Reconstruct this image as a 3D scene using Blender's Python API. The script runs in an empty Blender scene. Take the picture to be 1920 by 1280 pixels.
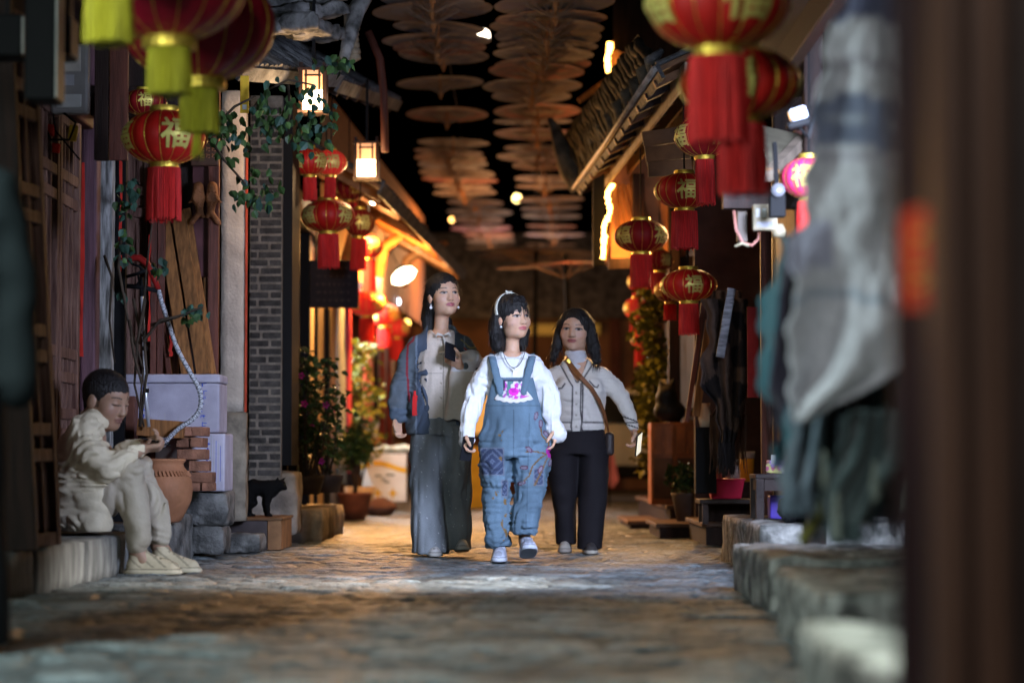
import bpy, bmesh, math, random
import numpy as np
from mathutils import Vector, Matrix, Euler

# ---------------------------------------------------------------- camera
SC = bpy.context.scene
COL = SC.collection
CAM_H, FPX = 0.595, 4533.0
PITCH = math.atan((860 - 640) / FPX)
cam_data = bpy.data.cameras.new('camera')
cam_data.sensor_width = 36.0
cam_data.lens = 36.0 * FPX / 1920.0
cam_data.clip_start = 0.1
cam_data.clip_end = 500.0
cam_data.dof.use_dof = True
cam_data.dof.focus_distance = 14.3
cam_data.dof.aperture_fstop = 1.4
cam = bpy.data.objects.new('camera', cam_data)
cam.location = (0, 0, CAM_H)
cam.rotation_euler = (math.pi / 2 + PITCH, 0, 0)
COL.objects.link(cam)
SC.camera = cam

# ---------------------------------------------------------------- night sky
world = bpy.data.worlds.new('World')
SC.world = world
world.use_nodes = True
wn = world.node_tree
sky = wn.nodes.new('ShaderNodeTexSky')
sky.sky_type = 'NISHITA'
sky.sun_disc = False
sky.sun_elevation = math.radians(-6.0)
sky.sun_rotation = math.radians(200.0)
wn.links.new(sky.outputs[0], wn.nodes['Background'].inputs['Color'])
wn.nodes['Background'].inputs['Strength'].default_value = 0.06

SC.view_settings.view_transform = 'Standard'
SC.view_settings.look = 'None'
SC.view_settings.exposure = 0.0
SC.view_settings.gamma = 1.0
SC.render.engine = 'CYCLES'
SC.cycles.use_denoising = True
SC.cycles.max_bounces = 4
SC.cycles.diffuse_bounces = 2
SC.cycles.glossy_bounces = 2
SC.cycles.transmission_bounces = 4
SC.cycles.transparent_max_bounces = 6
SC.cycles.caustics_reflective = False
SC.cycles.caustics_refractive = False
SC.cycles.sample_clamp_indirect = 4.0

def at(px, py, Y):
    """World point seen at photo pixel (px, py) at distance Y down the street."""
    u, v = (px - 960) / FPX, (640 - py) / FPX
    y = math.cos(PITCH) - v * math.sin(PITCH)
    z = math.sin(PITCH) + v * math.cos(PITCH)
    t = Y / y
    return Vector((u * t, Y, CAM_H + z * t))

# ---------------------------------------------------------------- lamps of the street and added fill lights
def lamp(name, kind, loc, power, color, size=0.2, size_y=None, rot=None, spot=None, spread=None):
    l = bpy.data.lights.new(name, kind)
    l.energy = power
    l.color = color
    if kind == 'AREA':
        l.size = size
        if size_y:
            l.shape = 'RECTANGLE'; l.size_y = size_y
        if spread: l.spread = math.radians(spread)
    else:
        l.shadow_soft_size = size
    if spot:
        l.spot_size = math.radians(spot); l.spot_blend = 0.5
    o = bpy.data.objects.new(name, l)
    o.location = loc
    if rot is not None: o.rotation_euler = rot
    COL.objects.link(o)
    return o
def aim(o, target):
    d = Vector(target) - o.location
    o.rotation_euler = d.to_track_quat('-Z', 'Y').to_euler()

COOL = (0.62, 0.74, 1.0)
GREENISH = (0.80, 0.97, 0.88)
WARM = (1.0, 0.55, 0.20)
AMBER = (1.0, 0.40, 0.08)
# cool shop light on the right, hidden behind the shawls
o = lamp('shop_light_cool', 'AREA', (1.75, 9.4, 2.1), 135, (.60, .71, 1.0), .9, 1.1, spread=86); aim(o, (.0, 14.6, .9))
# doorway light falling across the paving
o = lamp('doorway_light', 'AREA', (2.35, 11.65, 1.5), 18, (1.0, .96, .92), .45, .25, spread=26); aim(o, (-.6, 11.65, 0))
# greenish shop lights near the camera
o = lamp('shop_light_near', 'AREA', (1.2, 4.7, 2.6), 34, (.84, .98, .92), .3, .8, spread=75); aim(o, (1.0, 4.8, 0))
o = lamp('shop_light_behind', 'AREA', (-.6, .2, 2.7), 110, (.92, .97, .96), .3, .8); aim(o, (.3, 7.5, .3))
o = lamp('shop_light_left', 'AREA', (-2.35, 5.4, 2.25), 76, (.78, .97, .96), .3, 1.0, spread=130); aim(o, (-.2, 8.4, 0))
# warm and white shop interiors farther on
o = lamp('shop_light_warm_left', 'AREA', (-1.55, 21.4, 2.35), 230, (1, .52, .17), .3, 1.2, spread=160); aim(o, (.2, 20.4, .3))
o = lamp('shop_light_white_left', 'AREA', (-1.95, 26.2, 2.3), 260, (.95, .95, 1), .3, 1.2); aim(o, (-.2, 24.6, .2))
o = lamp('shop_light_warm_right', 'AREA', (1.45, 17.9, 2.3), 30, (1, .58, .24), .2, .6, spread=120); aim(o, (.4, 15.6, .6))
o = lamp('amber_uplight_left', 'POINT', (-1.10, 24.5, 2.45), 260, AMBER, .08)
o = lamp('amber_uplight_right', 'POINT', (1.0, 20.2, 2.35), 24, AMBER, .06)
o = lamp('umbrella_fill', 'POINT', (-.3, 31.5, 3.2), 170, (1, .46, .17), .15)  # unseen light over the street, put in to light the umbrellas from below
o = lamp('umbrella_fill_far', 'POINT', (.1, 38.5, 3.0), 220, (1, .64, .48), .15)  # second unseen light, added to brighten the farther umbrellas
o = lamp('umbrella_fill_mid', 'POINT', (.8, 26.0, 3.2), 22, (1, .50, .20), .12)  # unseen amber light added under the middle umbrellas
o = lamp('street_end_fill', 'POINT', (-.9, 44.0, 2.4), 100, (1, .42, .10), .2)  # unseen, added so that the house at the street end looks warmly lit


# ---------------------------------------------------------------- helpers
random.seed(7)
RNG = np.random.default_rng(7)
def hash3(i, j, k, seed):
    n = (i.astype(np.int64) * 374761393 + j.astype(np.int64) * 668265263 + k.astype(np.int64) * 2147483647 + seed * 1274126177) & 0x7fffffff
    n = ((n ^ (n >> 13)) * 1274126177) & 0x7fffffff
    return ((n ^ (n >> 16)) & 0xffff).astype(np.float32) / 65535.0
def vnoise(x, y, z, seed=0):
    """value noise in -1..1"""
    x, y, z = np.broadcast_arrays(np.asarray(x, np.float32), np.asarray(y, np.float32), np.asarray(z, np.float32))
    i, j, k = np.floor(x), np.floor(y), np.floor(z)
    fx, fy, fz = x - i, y - j, z - k
    fx = fx * fx * (3 - 2 * fx); fy = fy * fy * (3 - 2 * fy); fz = fz * fz * (3 - 2 * fz)
    r = 0
    for a in (0, 1):
        wx = fx if a else 1 - fx
        for b in (0, 1):
            wy = fy if b else 1 - fy
            for c in (0, 1):
                wz = fz if c else 1 - fz
                r = r + wx * wy * wz * hash3(i + a, j + b, k + c, seed)
    return r * 2 - 1

def sn(a, b, c=0., seed=0):
    """scalar value noise in -1..1"""
    i, j = math.floor(a), math.floor(b); fx, fy = a - i, b - j
    fx = fx * fx * (3 - 2 * fx); fy = fy * fy * (3 - 2 * fy)
    def h(p, q):
        v = math.sin(p * 127.1 + q * 311.7 + c * 74.7 + seed * 19.19) * 43758.5453
        return v - math.floor(v)
    return 2 * ((h(i, j) * (1 - fx) + h(i + 1, j) * fx) * (1 - fy) + (h(i, j + 1) * (1 - fx) + h(i + 1, j + 1) * fx) * fy) - 1
_m = {}
def M(name, col=(.5, .5, .5), rough=.6, metal=0., var=.25, scale=6., stretch=(1, 1, 1), col2=None, bump=0., bscale=40.,
      attr=False, emit=None, es=0., trans=0., spec=.18, sheen=0., coat=0., rnd=.12, alpha=1., detail=5., contrast=(.35, .65)):
    if name in _m: return _m[name]
    m = bpy.data.materials.new(name); m.use_nodes = True; _m[name] = m
    nt = m.node_tree; N = nt.nodes; L = nt.links
    b = N['Principled BSDF']
    b.inputs['Roughness'].default_value = rough
    b.inputs['Metallic'].default_value = metal
    b.inputs['Specular IOR Level'].default_value = spec
    b.inputs['Sheen Weight'].default_value = sheen
    b.inputs['Coat Weight'].default_value = coat
    b.inputs['Transmission Weight'].default_value = trans
    b.inputs['Alpha'].default_value = alpha
    tc = N.new('ShaderNodeTexCoord'); mp = N.new('ShaderNodeMapping')
    L.new(tc.outputs['Object'], mp.inputs['Vector'])
    mp.inputs['Scale'].default_value = stretch
    oi = N.new('ShaderNodeObjectInfo')
    va = N.new('ShaderNodeVectorMath'); va.operation = 'MULTIPLY_ADD'
    L.new(oi.outputs['Random'], va.inputs[0]); va.inputs[1].default_value = (17., 31., 11.)
    L.new(mp.outputs[0], va.inputs[2])
    nz = N.new('ShaderNodeTexNoise'); nz.inputs['Scale'].default_value = scale; nz.inputs['Detail'].default_value = detail
    L.new(va.outputs[0], nz.inputs['Vector'])
    rp = N.new('ShaderNodeMapRange')
    rp.inputs['From Min'].default_value = contrast[0]; rp.inputs['From Max'].default_value = contrast[1]
    L.new(nz.outputs['Fac'], rp.inputs['Value'])
    mx = N.new('ShaderNodeMix'); mx.data_type = 'RGBA'
    c1 = tuple(max(0, c * (1 - var)) for c in col) + (1,)
    c2 = (tuple(col2) if col2 else tuple(min(1, c * (1 + var)) for c in col)) + (1,)
    mx.inputs['A'].default_value = c1; mx.inputs['B'].default_value = c2
    L.new(rp.outputs[0], mx.inputs['Factor'])
    out = mx.outputs['Result']
    # per-object brightness variation
    rr = N.new('ShaderNodeMapRange'); rr.inputs['To Min'].default_value = 1 - rnd; rr.inputs['To Max'].default_value = 1 + rnd
    L.new(oi.outputs['Random'], rr.inputs['Value'])
    mu = N.new('ShaderNodeMix'); mu.data_type = 'RGBA'; mu.blend_type = 'MULTIPLY'; mu.inputs['Factor'].default_value = 1
    L.new(out, mu.inputs['A']); L.new(rr.outputs[0], mu.inputs['B']); out = mu.outputs['Result']
    if attr:
        at_ = N.new('ShaderNodeVertexColor'); at_.layer_name = 'Col'
        mu2 = N.new('ShaderNodeMix'); mu2.data_type = 'RGBA'; mu2.blend_type = 'MULTIPLY'; mu2.inputs['Factor'].default_value = 1
        L.new(out, mu2.inputs['A']); L.new(at_.outputs['Color'], mu2.inputs['B']); out = mu2.outputs['Result']
    L.new(out, b.inputs['Base Color'])
    rv = N.new('ShaderNodeMapRange'); rv.inputs['To Min'].default_value = max(.02, rough - .08); rv.inputs['To Max'].default_value = min(1, rough + .08)
    L.new(nz.outputs['Fac'], rv.inputs['Value']); L.new(rv.outputs[0], b.inputs['Roughness'])
    if bump:
        n2 = N.new('ShaderNodeTexNoise'); n2.inputs['Scale'].default_value = bscale; n2.inputs['Detail'].default_value = 4
        L.new(va.outputs[0], n2.inputs['Vector'])
        bp = N.new('ShaderNodeBump'); bp.inputs['Strength'].default_value = bump; bp.inputs['Distance'].default_value = .02
        L.new(n2.outputs['Fac'], bp.inputs['Height']); L.new(bp.outputs[0], b.inputs['Normal'])
    if emit:
        b.inputs['Emission Color'].default_value = tuple(emit) + (1,)
        b.inputs['Emission Strength'].default_value = es
    return m

def tag(o, label=None, cat=None, group=None, kind=None):
    if label: o['label'] = label
    if cat: o['category'] = cat
    if group: o['group'] = group
    if kind: o['kind'] = kind
    return o
def thing(name, label, cat, loc=(0, 0, 0), rotz=0., group=None, rot=None):
    o = bpy.data.objects.new(name, None); COL.objects.link(o)
    o.empty_display_size = .1
    o.location = loc
    o.rotation_euler = rot if rot else (0, 0, rotz)
    return tag(o, label, cat, group)
def copy_tree(o, parent=None):
    c = o.copy(); COL.objects.link(c); c.parent = parent
    for ch in o.children: copy_tree(ch, c)
    return c
def link(name, me, mat, parent=None, loc=None, rot=None, scale=None):
    o = bpy.data.objects.new(name, me); COL.objects.link(o)
    if mat and not me.materials: me.materials.append(mat)
    if parent: o.parent = parent
    if loc is not None: o.location = loc
    if rot is not None: o.rotation_euler = rot
    if scale is not None: o.scale = scale
    return o
def np_mesh(name, V, Q, smooth=True, cols=None):
    me = bpy.data.meshes.new(name)
    V = np.asarray(V, np.float32); Q = np.asarray(Q, np.int32)
    n = Q.shape[1]
    me.vertices.add(len(V)); me.vertices.foreach_set('co', V.ravel())
    me.loops.add(Q.size); me.loops.foreach_set('vertex_index', Q.ravel())
    me.polygons.add(len(Q)); me.polygons.foreach_set('loop_start', np.arange(0, Q.size, n, dtype=np.int32))
    me.update(calc_edges=True); me.validate()
    if smooth: me.polygons.foreach_set('use_smooth', np.ones(len(me.polygons), bool))
    if cols is not None:
        ca = me.color_attributes.new('Col', 'FLOAT_COLOR', 'POINT')
        c4 = np.ones((len(V), 4), np.float32); c4[:, :3] = cols
        ca.data.foreach_set('color', c4.ravel())
    return me

class MB:
    def __init__(s): s.v = []; s.f = []
    def add(s, V, Fc):
        n = len(s.v); s.v += [tuple(p) for p in V]; s.f += [tuple(i + n for i in f) for f in Fc]; return s
    def box(s, c, size, R=None, taper=1.):
        hx, hy, hz = [a / 2 for a in size]
        P = [Vector((sx * hx * (taper if sz > 0 else 1), sy * hy * (taper if sz > 0 else 1), sz * hz)) for sz in (-1, 1) for sy in (-1, 1) for sx in (-1, 1)]
        c = Vector(c)
        if R is not None: P = [R @ p for p in P]
        return s.add([p + c for p in P], [(0, 2, 3, 1), (4, 5, 7, 6), (0, 1, 5, 4), (2, 6, 7, 3), (0, 4, 6, 2), (1, 3, 7, 5)])
    def lohi(s, lo, hi):
        lo, hi = Vector(lo), Vector(hi); return s.box((lo + hi) / 2, [abs(a) for a in (hi - lo)])
    def bar(s, a, b, w, d, up=(0, 0, 1)):
        a, b = Vector(a), Vector(b); z = (b - a); ln = z.length; z.normalize()
        x = z.cross(Vector(up))
        if x.length < 1e-4: x = z.cross(Vector((0, 1, 0)))
        x.normalize(); y = z.cross(x)
        R = Matrix((x, y, z)).transposed()
        return s.box((a + b) / 2, (w, d, ln), R)
    def ring(s, c, x, y, rx, ry, n):
        return [c + x * (math.cos(2 * math.pi * i / n) * rx) + y * (math.sin(2 * math.pi * i / n) * ry) for i in range(n)]
    def tube(s, pts, r, n=8, caps=True):
        pts = [Vector(p) for p in pts]
        rs = r if isinstance(r, (list, tuple)) else [r] * len(pts)
        V = []; x = None
        for i, p in enumerate(pts):
            t = (pts[min(i + 1, len(pts) - 1)] - pts[max(i - 1, 0)])
            if t.length < 1e-7: t = Vector((0, 0, 1))
            t.normalize()
            if x is None:
                x = t.cross(Vector((0, 0, 1)))
                if x.length < 1e-3: x = t.cross(Vector((0, 1, 0)))
            x = (x - t * x.dot(t)); x.normalize(); y = t.cross(x)
            V += s.ring(p, x, y, rs[i], rs[i], n)
        m = len(pts)
        Fc = [(i * n + j, i * n + (j + 1) % n, (i + 1) * n + (j + 1) % n, (i + 1) * n + j) for i in range(m - 1) for j in range(n)]
        if caps: Fc += [tuple(range(n - 1, -1, -1)), tuple((m - 1) * n + j for j in range(n))]
        return s.add(V, Fc)
    def lathe(s, prof, n=24, c=(0, 0, 0), caps=True, ripple=None):
        c = Vector(c); V = []
        for (r, z) in prof:
            for j in range(n):
                a = 2 * math.pi * j / n; rr = r * (ripple(j, z) if ripple else 1)
                V.append(c + Vector((math.cos(a) * rr, math.sin(a) * rr, z)))
        m = len(prof)
        Fc = [(i * n + j, i * n + (j + 1) % n, (i + 1) * n + (j + 1) % n, (i + 1) * n + j) for i in range(m - 1) for j in range(n)]
        if caps: Fc += [tuple(range(n - 1, -1, -1)), tuple((m - 1) * n + j for j in range(n))]
        return s.add(V, Fc)
    def prism(s, poly, fn0, fn1):
        """poly of 2-D points; fn0 / fn1 map (u, v) to the two faces"""
        n = len(poly); V = [Vector(fn0(*p)) for p in poly] + [Vector(fn1(*p)) for p in poly]
        Fc = [tuple(range(n - 1, -1, -1)), tuple(range(n, 2 * n))] + [(i, (i + 1) % n, n + (i + 1) % n, n + i) for i in range(n)]
        return s.add(V, Fc)
    def mesh(s, name):
        me = bpy.data.meshes.new(name); me.from_pydata(s.v, [], s.f); me.update()
        bm = bmesh.new(); bm.from_mesh(me); bmesh.ops.recalc_face_normals(bm, faces=bm.faces); bm.to_mesh(me); bm.free()
        return me
    def build(s, name, mat, parent=None, smooth=False, bevel=0., label=None, cat=None, group=None, kind=None, loc=None, rot=None):
        me = s.mesh(name)
        if smooth: me.polygons.foreach_set('use_smooth', [True] * len(me.polygons))
        o = link(name, me, mat, parent, loc, rot)
        if bevel:
            b = o.modifiers.new('edge', 'BEVEL'); b.width = bevel; b.segments = 2; b.limit_method = 'ANGLE'
        return tag(o, label, cat, group, kind)

def stone_mesh(name, size, seed=0, rough=.012, sub=.035, rnd=.02):
    """a hewn block: subdivided box with worn corners and an uneven face"""
    sx, sy, sz = size
    h = np.array(size) / 2
    n = [max(2, int(round(a / sub))) for a in size]
    n = [min(a, 26) for a in n]
    idx = {}; V = []; Q = []
    def vid(i, j, k):
        key = (i, j, k)
        if key not in idx:
            idx[key] = len(V); V.append((i / n[0] * 2 - 1, j / n[1] * 2 - 1, k / n[2] * 2 - 1))
        return idx[key]
    for ax in range(3):
        a, b = [(1, 2), (2, 0), (0, 1)][ax]
        for s in (0, n[ax]):
            for i in range(n[a]):
                for j in range(n[b]):
                    def P(u, v):
                        t = [0, 0, 0]; t[ax] = s; t[a] = u; t[b] = v; return vid(*t)
                    q = (P(i, j), P(i + 1, j), P(i + 1, j + 1), P(i, j + 1))
                    Q.append(q if s else q[::-1])
    V = np.array(V) * h
    inner = np.maximum(h - rnd, 1e-3)
    q = np.clip(V, -inner, inner); d = V - q; ln = np.linalg.norm(d, axis=1, keepdims=True)
    V = np.where(ln > 1e-9, q + d / np.maximum(ln, 1e-9) * np.minimum(ln, rnd), V)
    nr = V / h; nr = nr / np.linalg.norm(nr, axis=1, keepdims=True)
    dn = rough * (vnoise(V[:, 0] * 9, V[:, 1] * 9, V[:, 2] * 9, seed) + .6 * vnoise(V[:, 0] * 25, V[:, 1] * 25, V[:, 2] * 25, seed + 1) + .9 * vnoise(V[:, 0] * 3.5, V[:, 1] * 3.5, V[:, 2] * 3.5, seed + 2))
    V = V + nr * dn[:, None]
    return np_mesh(name, V, np.array(Q), smooth=True)
def stone(name, lo, hi, mat, parent=None, seed=0, rough=.012, rnd=.025, sub=.035, rotz=0., label=None, cat=None, group=None):
    lo, hi = np.array(lo, float), np.array(hi, float)
    me = stone_mesh(name, hi - lo, seed, rough, sub, rnd)
    o = link(name, me, mat, parent, tuple((lo + hi) / 2), (0, 0, rotz))
    return tag(o, label, cat, group)

# ---------------------------------------------------------------- implicit surfaces for bodies and cloth
class SDF:
    def __init__(s, lo, hi, h, fine=()):
        s.ax = []
        for a in range(3):
            pts = [lo[a]]
            fi = [(f[1], f[2], f[3]) for f in fine if f[0] == a]
            while pts[-1] < hi[a]:
                st = h
                for (f0, f1, fh) in fi:
                    if f0 - h <= pts[-1] <= f1: st = min(st, fh)
                pts.append(pts[-1] + st)
            s.ax.append(np.array(pts, np.float32))
        s.v = np.full([len(a) for a in s.ax], 5., np.float32)
    def sub(s, lo, hi):
        sl = tuple(slice(max(0, int(np.searchsorted(a, l)) - 1), int(np.searchsorted(a, u)) + 1) for a, l, u in zip(s.ax, lo, hi))
        X = s.ax[0][sl[0]][:, None, None]; Y = s.ax[1][sl[1]][None, :, None]; Z = s.ax[2][sl[2]][None, None, :]
        return sl, X, Y, Z
    def op(s, d, sl, k, op='u'):
        v = s.v[sl]
        if v.size == 0: return
        if op == 'u':
            h = np.clip(.5 + .5 * (v - d) / k, 0, 1); s.v[sl] = v * (1 - h) + d * h - k * h * (1 - h)
        elif op == 's':
            d = -d; h = np.clip(.5 - .5 * (v - d) / k, 0, 1); s.v[sl] = v * (1 - h) + d * h + k * h * (1 - h)
    def cone(s, a, b, ra, rb, k=.02, op='u', sq=None):
        a, b = np.array(a, np.float32), np.array(b, np.float32)
        m = max(ra, rb) + k + .02
        if sq is not None: m *= max(1, max(sq))
        lo, hi = np.minimum(a, b) - m, np.maximum(a, b) + m
        sl, X, Y, Z = s.sub(lo, hi)
        q = sq or (1, 1, 1)
        ba = (b - a) / np.array(q, np.float32); l2 = float((ba * ba).sum()) + 1e-9
        px, py, pz = (X - a[0]) / q[0], (Y - a[1]) / q[1], (Z - a[2]) / q[2]
        t = np.clip((px * ba[0] + py * ba[1] + pz * ba[2]) / l2, 0, 1)
        d = np.sqrt((px - t * ba[0]) ** 2 + (py - t * ba[1]) ** 2 + (pz - t * ba[2]) ** 2) - (ra + (rb - ra) * t)
        s.op(d * min(q), sl, k, op)
    def chain(s, pts, rs, k=.02, op='u'):
        P = np.array(pts, np.float32); m = max(rs) + k + .02
        sl, X, Y, Z = s.sub(P.min(0) - m, P.max(0) + m)
        D = None
        for i in range(len(P) - 1):
            a, b = P[i], P[i + 1]; ba = b - a; l2 = float((ba * ba).sum()) + 1e-9
            px, py, pz = X - a[0], Y - a[1], Z - a[2]
            t = np.clip((px * ba[0] + py * ba[1] + pz * ba[2]) / l2, 0, 1)
            d = np.sqrt((px - t * ba[0]) ** 2 + (py - t * ba[1]) ** 2 + (pz - t * ba[2]) ** 2) - (rs[i] + (rs[i + 1] - rs[i]) * t)
            if D is None: D = d
            else:
                h = np.clip(.5 + .5 * (D - d) / .008, 0, 1); D = D * (1 - h) + d * h - .008 * h * (1 - h)
        if D.size: s.op(D, sl, k, op)
    def ell(s, c, r, R=None, k=.02, op='u'):
        c = np.array(c, np.float32); m = max(r) + k + .015
        sl, X, Y, Z = s.sub(c - m, c + m)
        x, y, z = X - c[0], Y - c[1], Z - c[2]
        if R is not None:
            r_ = R  # rows: local axes in world
            x, y, z = (r_[0][0] * x + r_[1][0] * y + r_[2][0] * z, r_[0][1] * x + r_[1][1] * y + r_[2][1] * z, r_[0][2] * x + r_[1][2] * y + r_[2][2] * z)
        k0 = np.sqrt((x / r[0]) ** 2 + (y / r[1]) ** 2 + (z / r[2]) ** 2)
        k1 = np.sqrt((x / r[0] ** 2) ** 2 + (y / r[1] ** 2) ** 2 + (z / r[2] ** 2) ** 2)
        s.op(k0 * (k0 - 1) / np.maximum(k1, 1e-6), sl, k, op)
    def rbox(s, c, hsz, rad=.01, R=None, k=.01, op='u'):
        c = np.array(c, np.float32); m = float(np.linalg.norm(hsz)) + k + .02
        sl, X, Y, Z = s.sub(c - m, c + m)
        x, y, z = X - c[0], Y - c[1], Z - c[2]
        if R is not None:
            x, y, z = (R[0][0] * x + R[1][0] * y + R[2][0] * z, R[0][1] * x + R[1][1] * y + R[2][1] * z, R[0][2] * x + R[1][2] * y + R[2][2] * z)
        qx, qy, qz = np.abs(x) - hsz[0] + rad, np.abs(y) - hsz[1] + rad, np.abs(z) - hsz[2] + rad
        d = np.sqrt(np.maximum(qx, 0) ** 2 + np.maximum(qy, 0) ** 2 + np.maximum(qz, 0) ** 2) + np.minimum(np.maximum(qx, np.maximum(qy, qz)), 0) - rad
        s.op(d, sl, k, op)
    def vloft(s, keys, k=.02, op='u', p=2., cap=.01, clip=None):
        """upright loft through elliptical sections: keys (z, cx, cy, rx, ry)"""
        K = np.array(sorted(keys), np.float32)
        mx = float(K[:, 3].max()) + k + .02; my = float(K[:, 4].max()) + k + .02
        lo = (float(K[:, 1].min()) - mx, float(K[:, 2].min()) - my, float(K[0, 0]) - k - .02)
        hi = (float(K[:, 1].max()) + mx, float(K[:, 2].max()) + my, float(K[-1, 0]) + k + .02)
        sl, X, Y, Z = s.sub(lo, hi)
        z = Z.ravel()
        zz = np.clip(z, K[0, 0], K[-1, 0])
        # smooth interpolation
        f = [np.interp(zz, K[:, 0], K[:, i]).astype(np.float32)[None, None, :] for i in (1, 2, 3, 4)]
        u, w = np.abs(X - f[0]) / f[2], np.abs(Y - f[1]) / f[3]
        rr = np.minimum(f[2], f[3])
        d = ((u ** p + w ** p) ** (1 / p) - 1) * rr
        dz = np.maximum(K[0, 0] - Z, Z - K[-1, 0])
        a, b = d + cap, dz + cap
        d = np.minimum(np.maximum(a, b), 0) + np.sqrt(np.maximum(a, 0) ** 2 + np.maximum(b, 0) ** 2) - cap
        if clip is not None: d = np.maximum(d, clip(X, Y, Z))
        s.op(d, sl, k, op)
    def carve(s, fn, lo, hi):
        """intersect the region lo..hi with the half space fn < 0"""
        sl, X, Y, Z = s.sub(lo, hi)
        s.v[sl] = np.maximum(s.v[sl], fn(X, Y, Z))
    def fold(s, amp, fx, fy, fz, seed=0, lo=None, hi=None, ridge=False, warp=0.):
        I = np.argwhere(np.abs(s.v) < .04)
        P = [s.ax[a][I[:, a]] for a in range(3)]
        if warp:
            w1 = warp * vnoise(P[0] * 5, P[1] * 5, P[2] * 5, seed + 50); w2 = warp * vnoise(P[0] * 5, P[1] * 5, P[2] * 5, seed + 51)
            n = vnoise(P[0] * fx + w1, P[1] * fy + w2, P[2] * fz + w1 - w2, seed)
        else: n = vnoise(P[0] * fx, P[1] * fy, P[2] * fz, seed)
        if ridge: n = 1 - 2 * np.abs(n)
        w = amp
        if lo is not None: w = w * np.clip((P[2] - lo) / .05, 0, 1)
        if hi is not None: w = w * np.clip((hi - P[2]) / .05, 0, 1)
        s.v[I[:, 0], I[:, 1], I[:, 2]] += w * n
    def mesh(s):
        v = s.v
        v[0] = 5; v[-1] = 5; v[:, 0] = 5; v[:, -1] = 5; v[:, :, 0] = 5; v[:, :, -1] = 5
        ins = v < 0
        c = np.zeros([n - 1 for n in v.shape], np.uint8)
        n0, n1, n2 = v.shape
        off = [(a, b, d) for a in (0, 1) for b in (0, 1) for d in (0, 1)]
        for (a, b, d) in off: c += ins[a:n0 - 1 + a, b:n1 - 1 + b, d:n2 - 1 + d]
        I = np.argwhere((c > 0) & (c < 8))
        idm = np.full(c.shape, -1, np.int32); idm[I[:, 0], I[:, 1], I[:, 2]] = np.arange(len(I))
        acc = np.zeros((len(I), 3), np.float64); cnt = np.zeros(len(I))
        for ax in range(3):
            for (a, b, d) in off:
                o0 = [a, b, d]
                if o0[ax]: continue
                o1 = list(o0); o1[ax] = 1
                v0 = v[I[:, 0] + o0[0], I[:, 1] + o0[1], I[:, 2] + o0[2]]; v1 = v[I[:, 0] + o1[0], I[:, 1] + o1[1], I[:, 2] + o1[2]]
                mk = (v0 < 0) != (v1 < 0)
                t = np.where(mk, v0 / np.where(mk, v0 - v1, 1), 0)
                for q in range(3):
                    acc[:, q] += np.where(mk, o0[q] + (t if q == ax else 0), 0)
                cnt += mk
        idxp = I + acc / np.maximum(cnt, 1)[:, None]
        V = np.stack([np.interp(idxp[:, a], np.arange(len(s.ax[a])), s.ax[a]) for a in range(3)], 1)
        Qs = []
        for ax in range(3):
            sa = [slice(None)] * 3; sb = [slice(None)] * 3
            sa[ax] = slice(0, -1); sb[ax] = slice(1, None)
            E = np.argwhere(ins[tuple(sa)] != ins[tuple(sb)])
            b, d = [(1, 2), (2, 0), (0, 1)][ax]
            g = []
            for (ob, od) in ((1, 1), (0, 1), (0, 0), (1, 0)):
                J = E.copy(); J[:, b] -= ob; J[:, d] -= od
                g.append(idm[J[:, 0], J[:, 1], J[:, 2]])
            q = np.stack(g, 1)
            fl = ins[tuple(sa)][E[:, 0], E[:, 1], E[:, 2]]
            q = np.where(fl[:, None], q, q[:, ::-1])
            Qs.append(q)
        return V, np.concatenate(Qs)
def rot_rows(yaw=0., pitch=0., roll=0.):
    """3x3 with columns = local axes; local face direction is -y. yaw > 0 turns the face to +x, pitch > 0 lifts it."""
    m = Matrix.Rotation(yaw, 3, 'Z') @ Matrix.Rotation(-pitch, 3, 'X') @ Matrix.Rotation(roll, 3, 'Y')
    return np.array(m)
def to_local(V, c, R): return (V - np.array(c)) @ R
# ================================================================ materials of the place
PAVE = M('street_stone', (.105, .105, .098), rough=.40, var=.45, scale=5, bump=.5, bscale=55, rnd=0, col2=(.20, .195, .175))
KERB = M('kerb_stone', (.13, .128, .118), rough=.62, var=.6, scale=9, bump=1., bscale=24, col2=(.34, .33, .30), detail=9)
STONE_DK = M('dark_stone', (.10, .098, .092), rough=.7, var=.5, scale=9, bump=.8, bscale=40, col2=(.19, .185, .17))
SLAB = M('step_slab_stone', (.15, .15, .14), rough=.7, var=.3, scale=5, stretch=(3, 3, .7), bump=.4, bscale=60, col2=(.24, .24, .225))
PLASTER = M('old_plaster', (.34, .29, .235), rough=.9, var=.16, scale=6, bump=.4, bscale=50)
PLASTER_DIRTY = M('stained_plaster', (.17, .145, .11), rough=.9, var=.45, scale=8, bump=.4, bscale=40)
MORTAR = M('mortar', (.135, .115, .092), rough=.95, var=.25, scale=20, bump=.5, bscale=70)
BRICK = M('grey_brick', (.042, .038, .034), rough=.85, var=.4, scale=18, bump=.5, bscale=70, rnd=.3)
REDBRICK = M('red_brick', (.22, .10, .062), rough=.9, var=.3, scale=14, bump=.5, bscale=80, rnd=.22)
WOOD_DK = M('dark_timber', (.022, .011, .008), rough=.6, var=.4, scale=5, stretch=(6, 6, .5), bump=.3, bscale=30)
WOOD_RED = M('red_brown_timber', (.095, .030, .019), rough=.55, var=.4, scale=5, stretch=(8, 8, .5), bump=.35, bscale=30)
WOOD_LATTICE = M('worn_door_timber', (.11, .040, .028), rough=.6, var=.45, scale=6, stretch=(9, 9, .6), bump=.35, bscale=30, col2=(.21, .115, .085))
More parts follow.
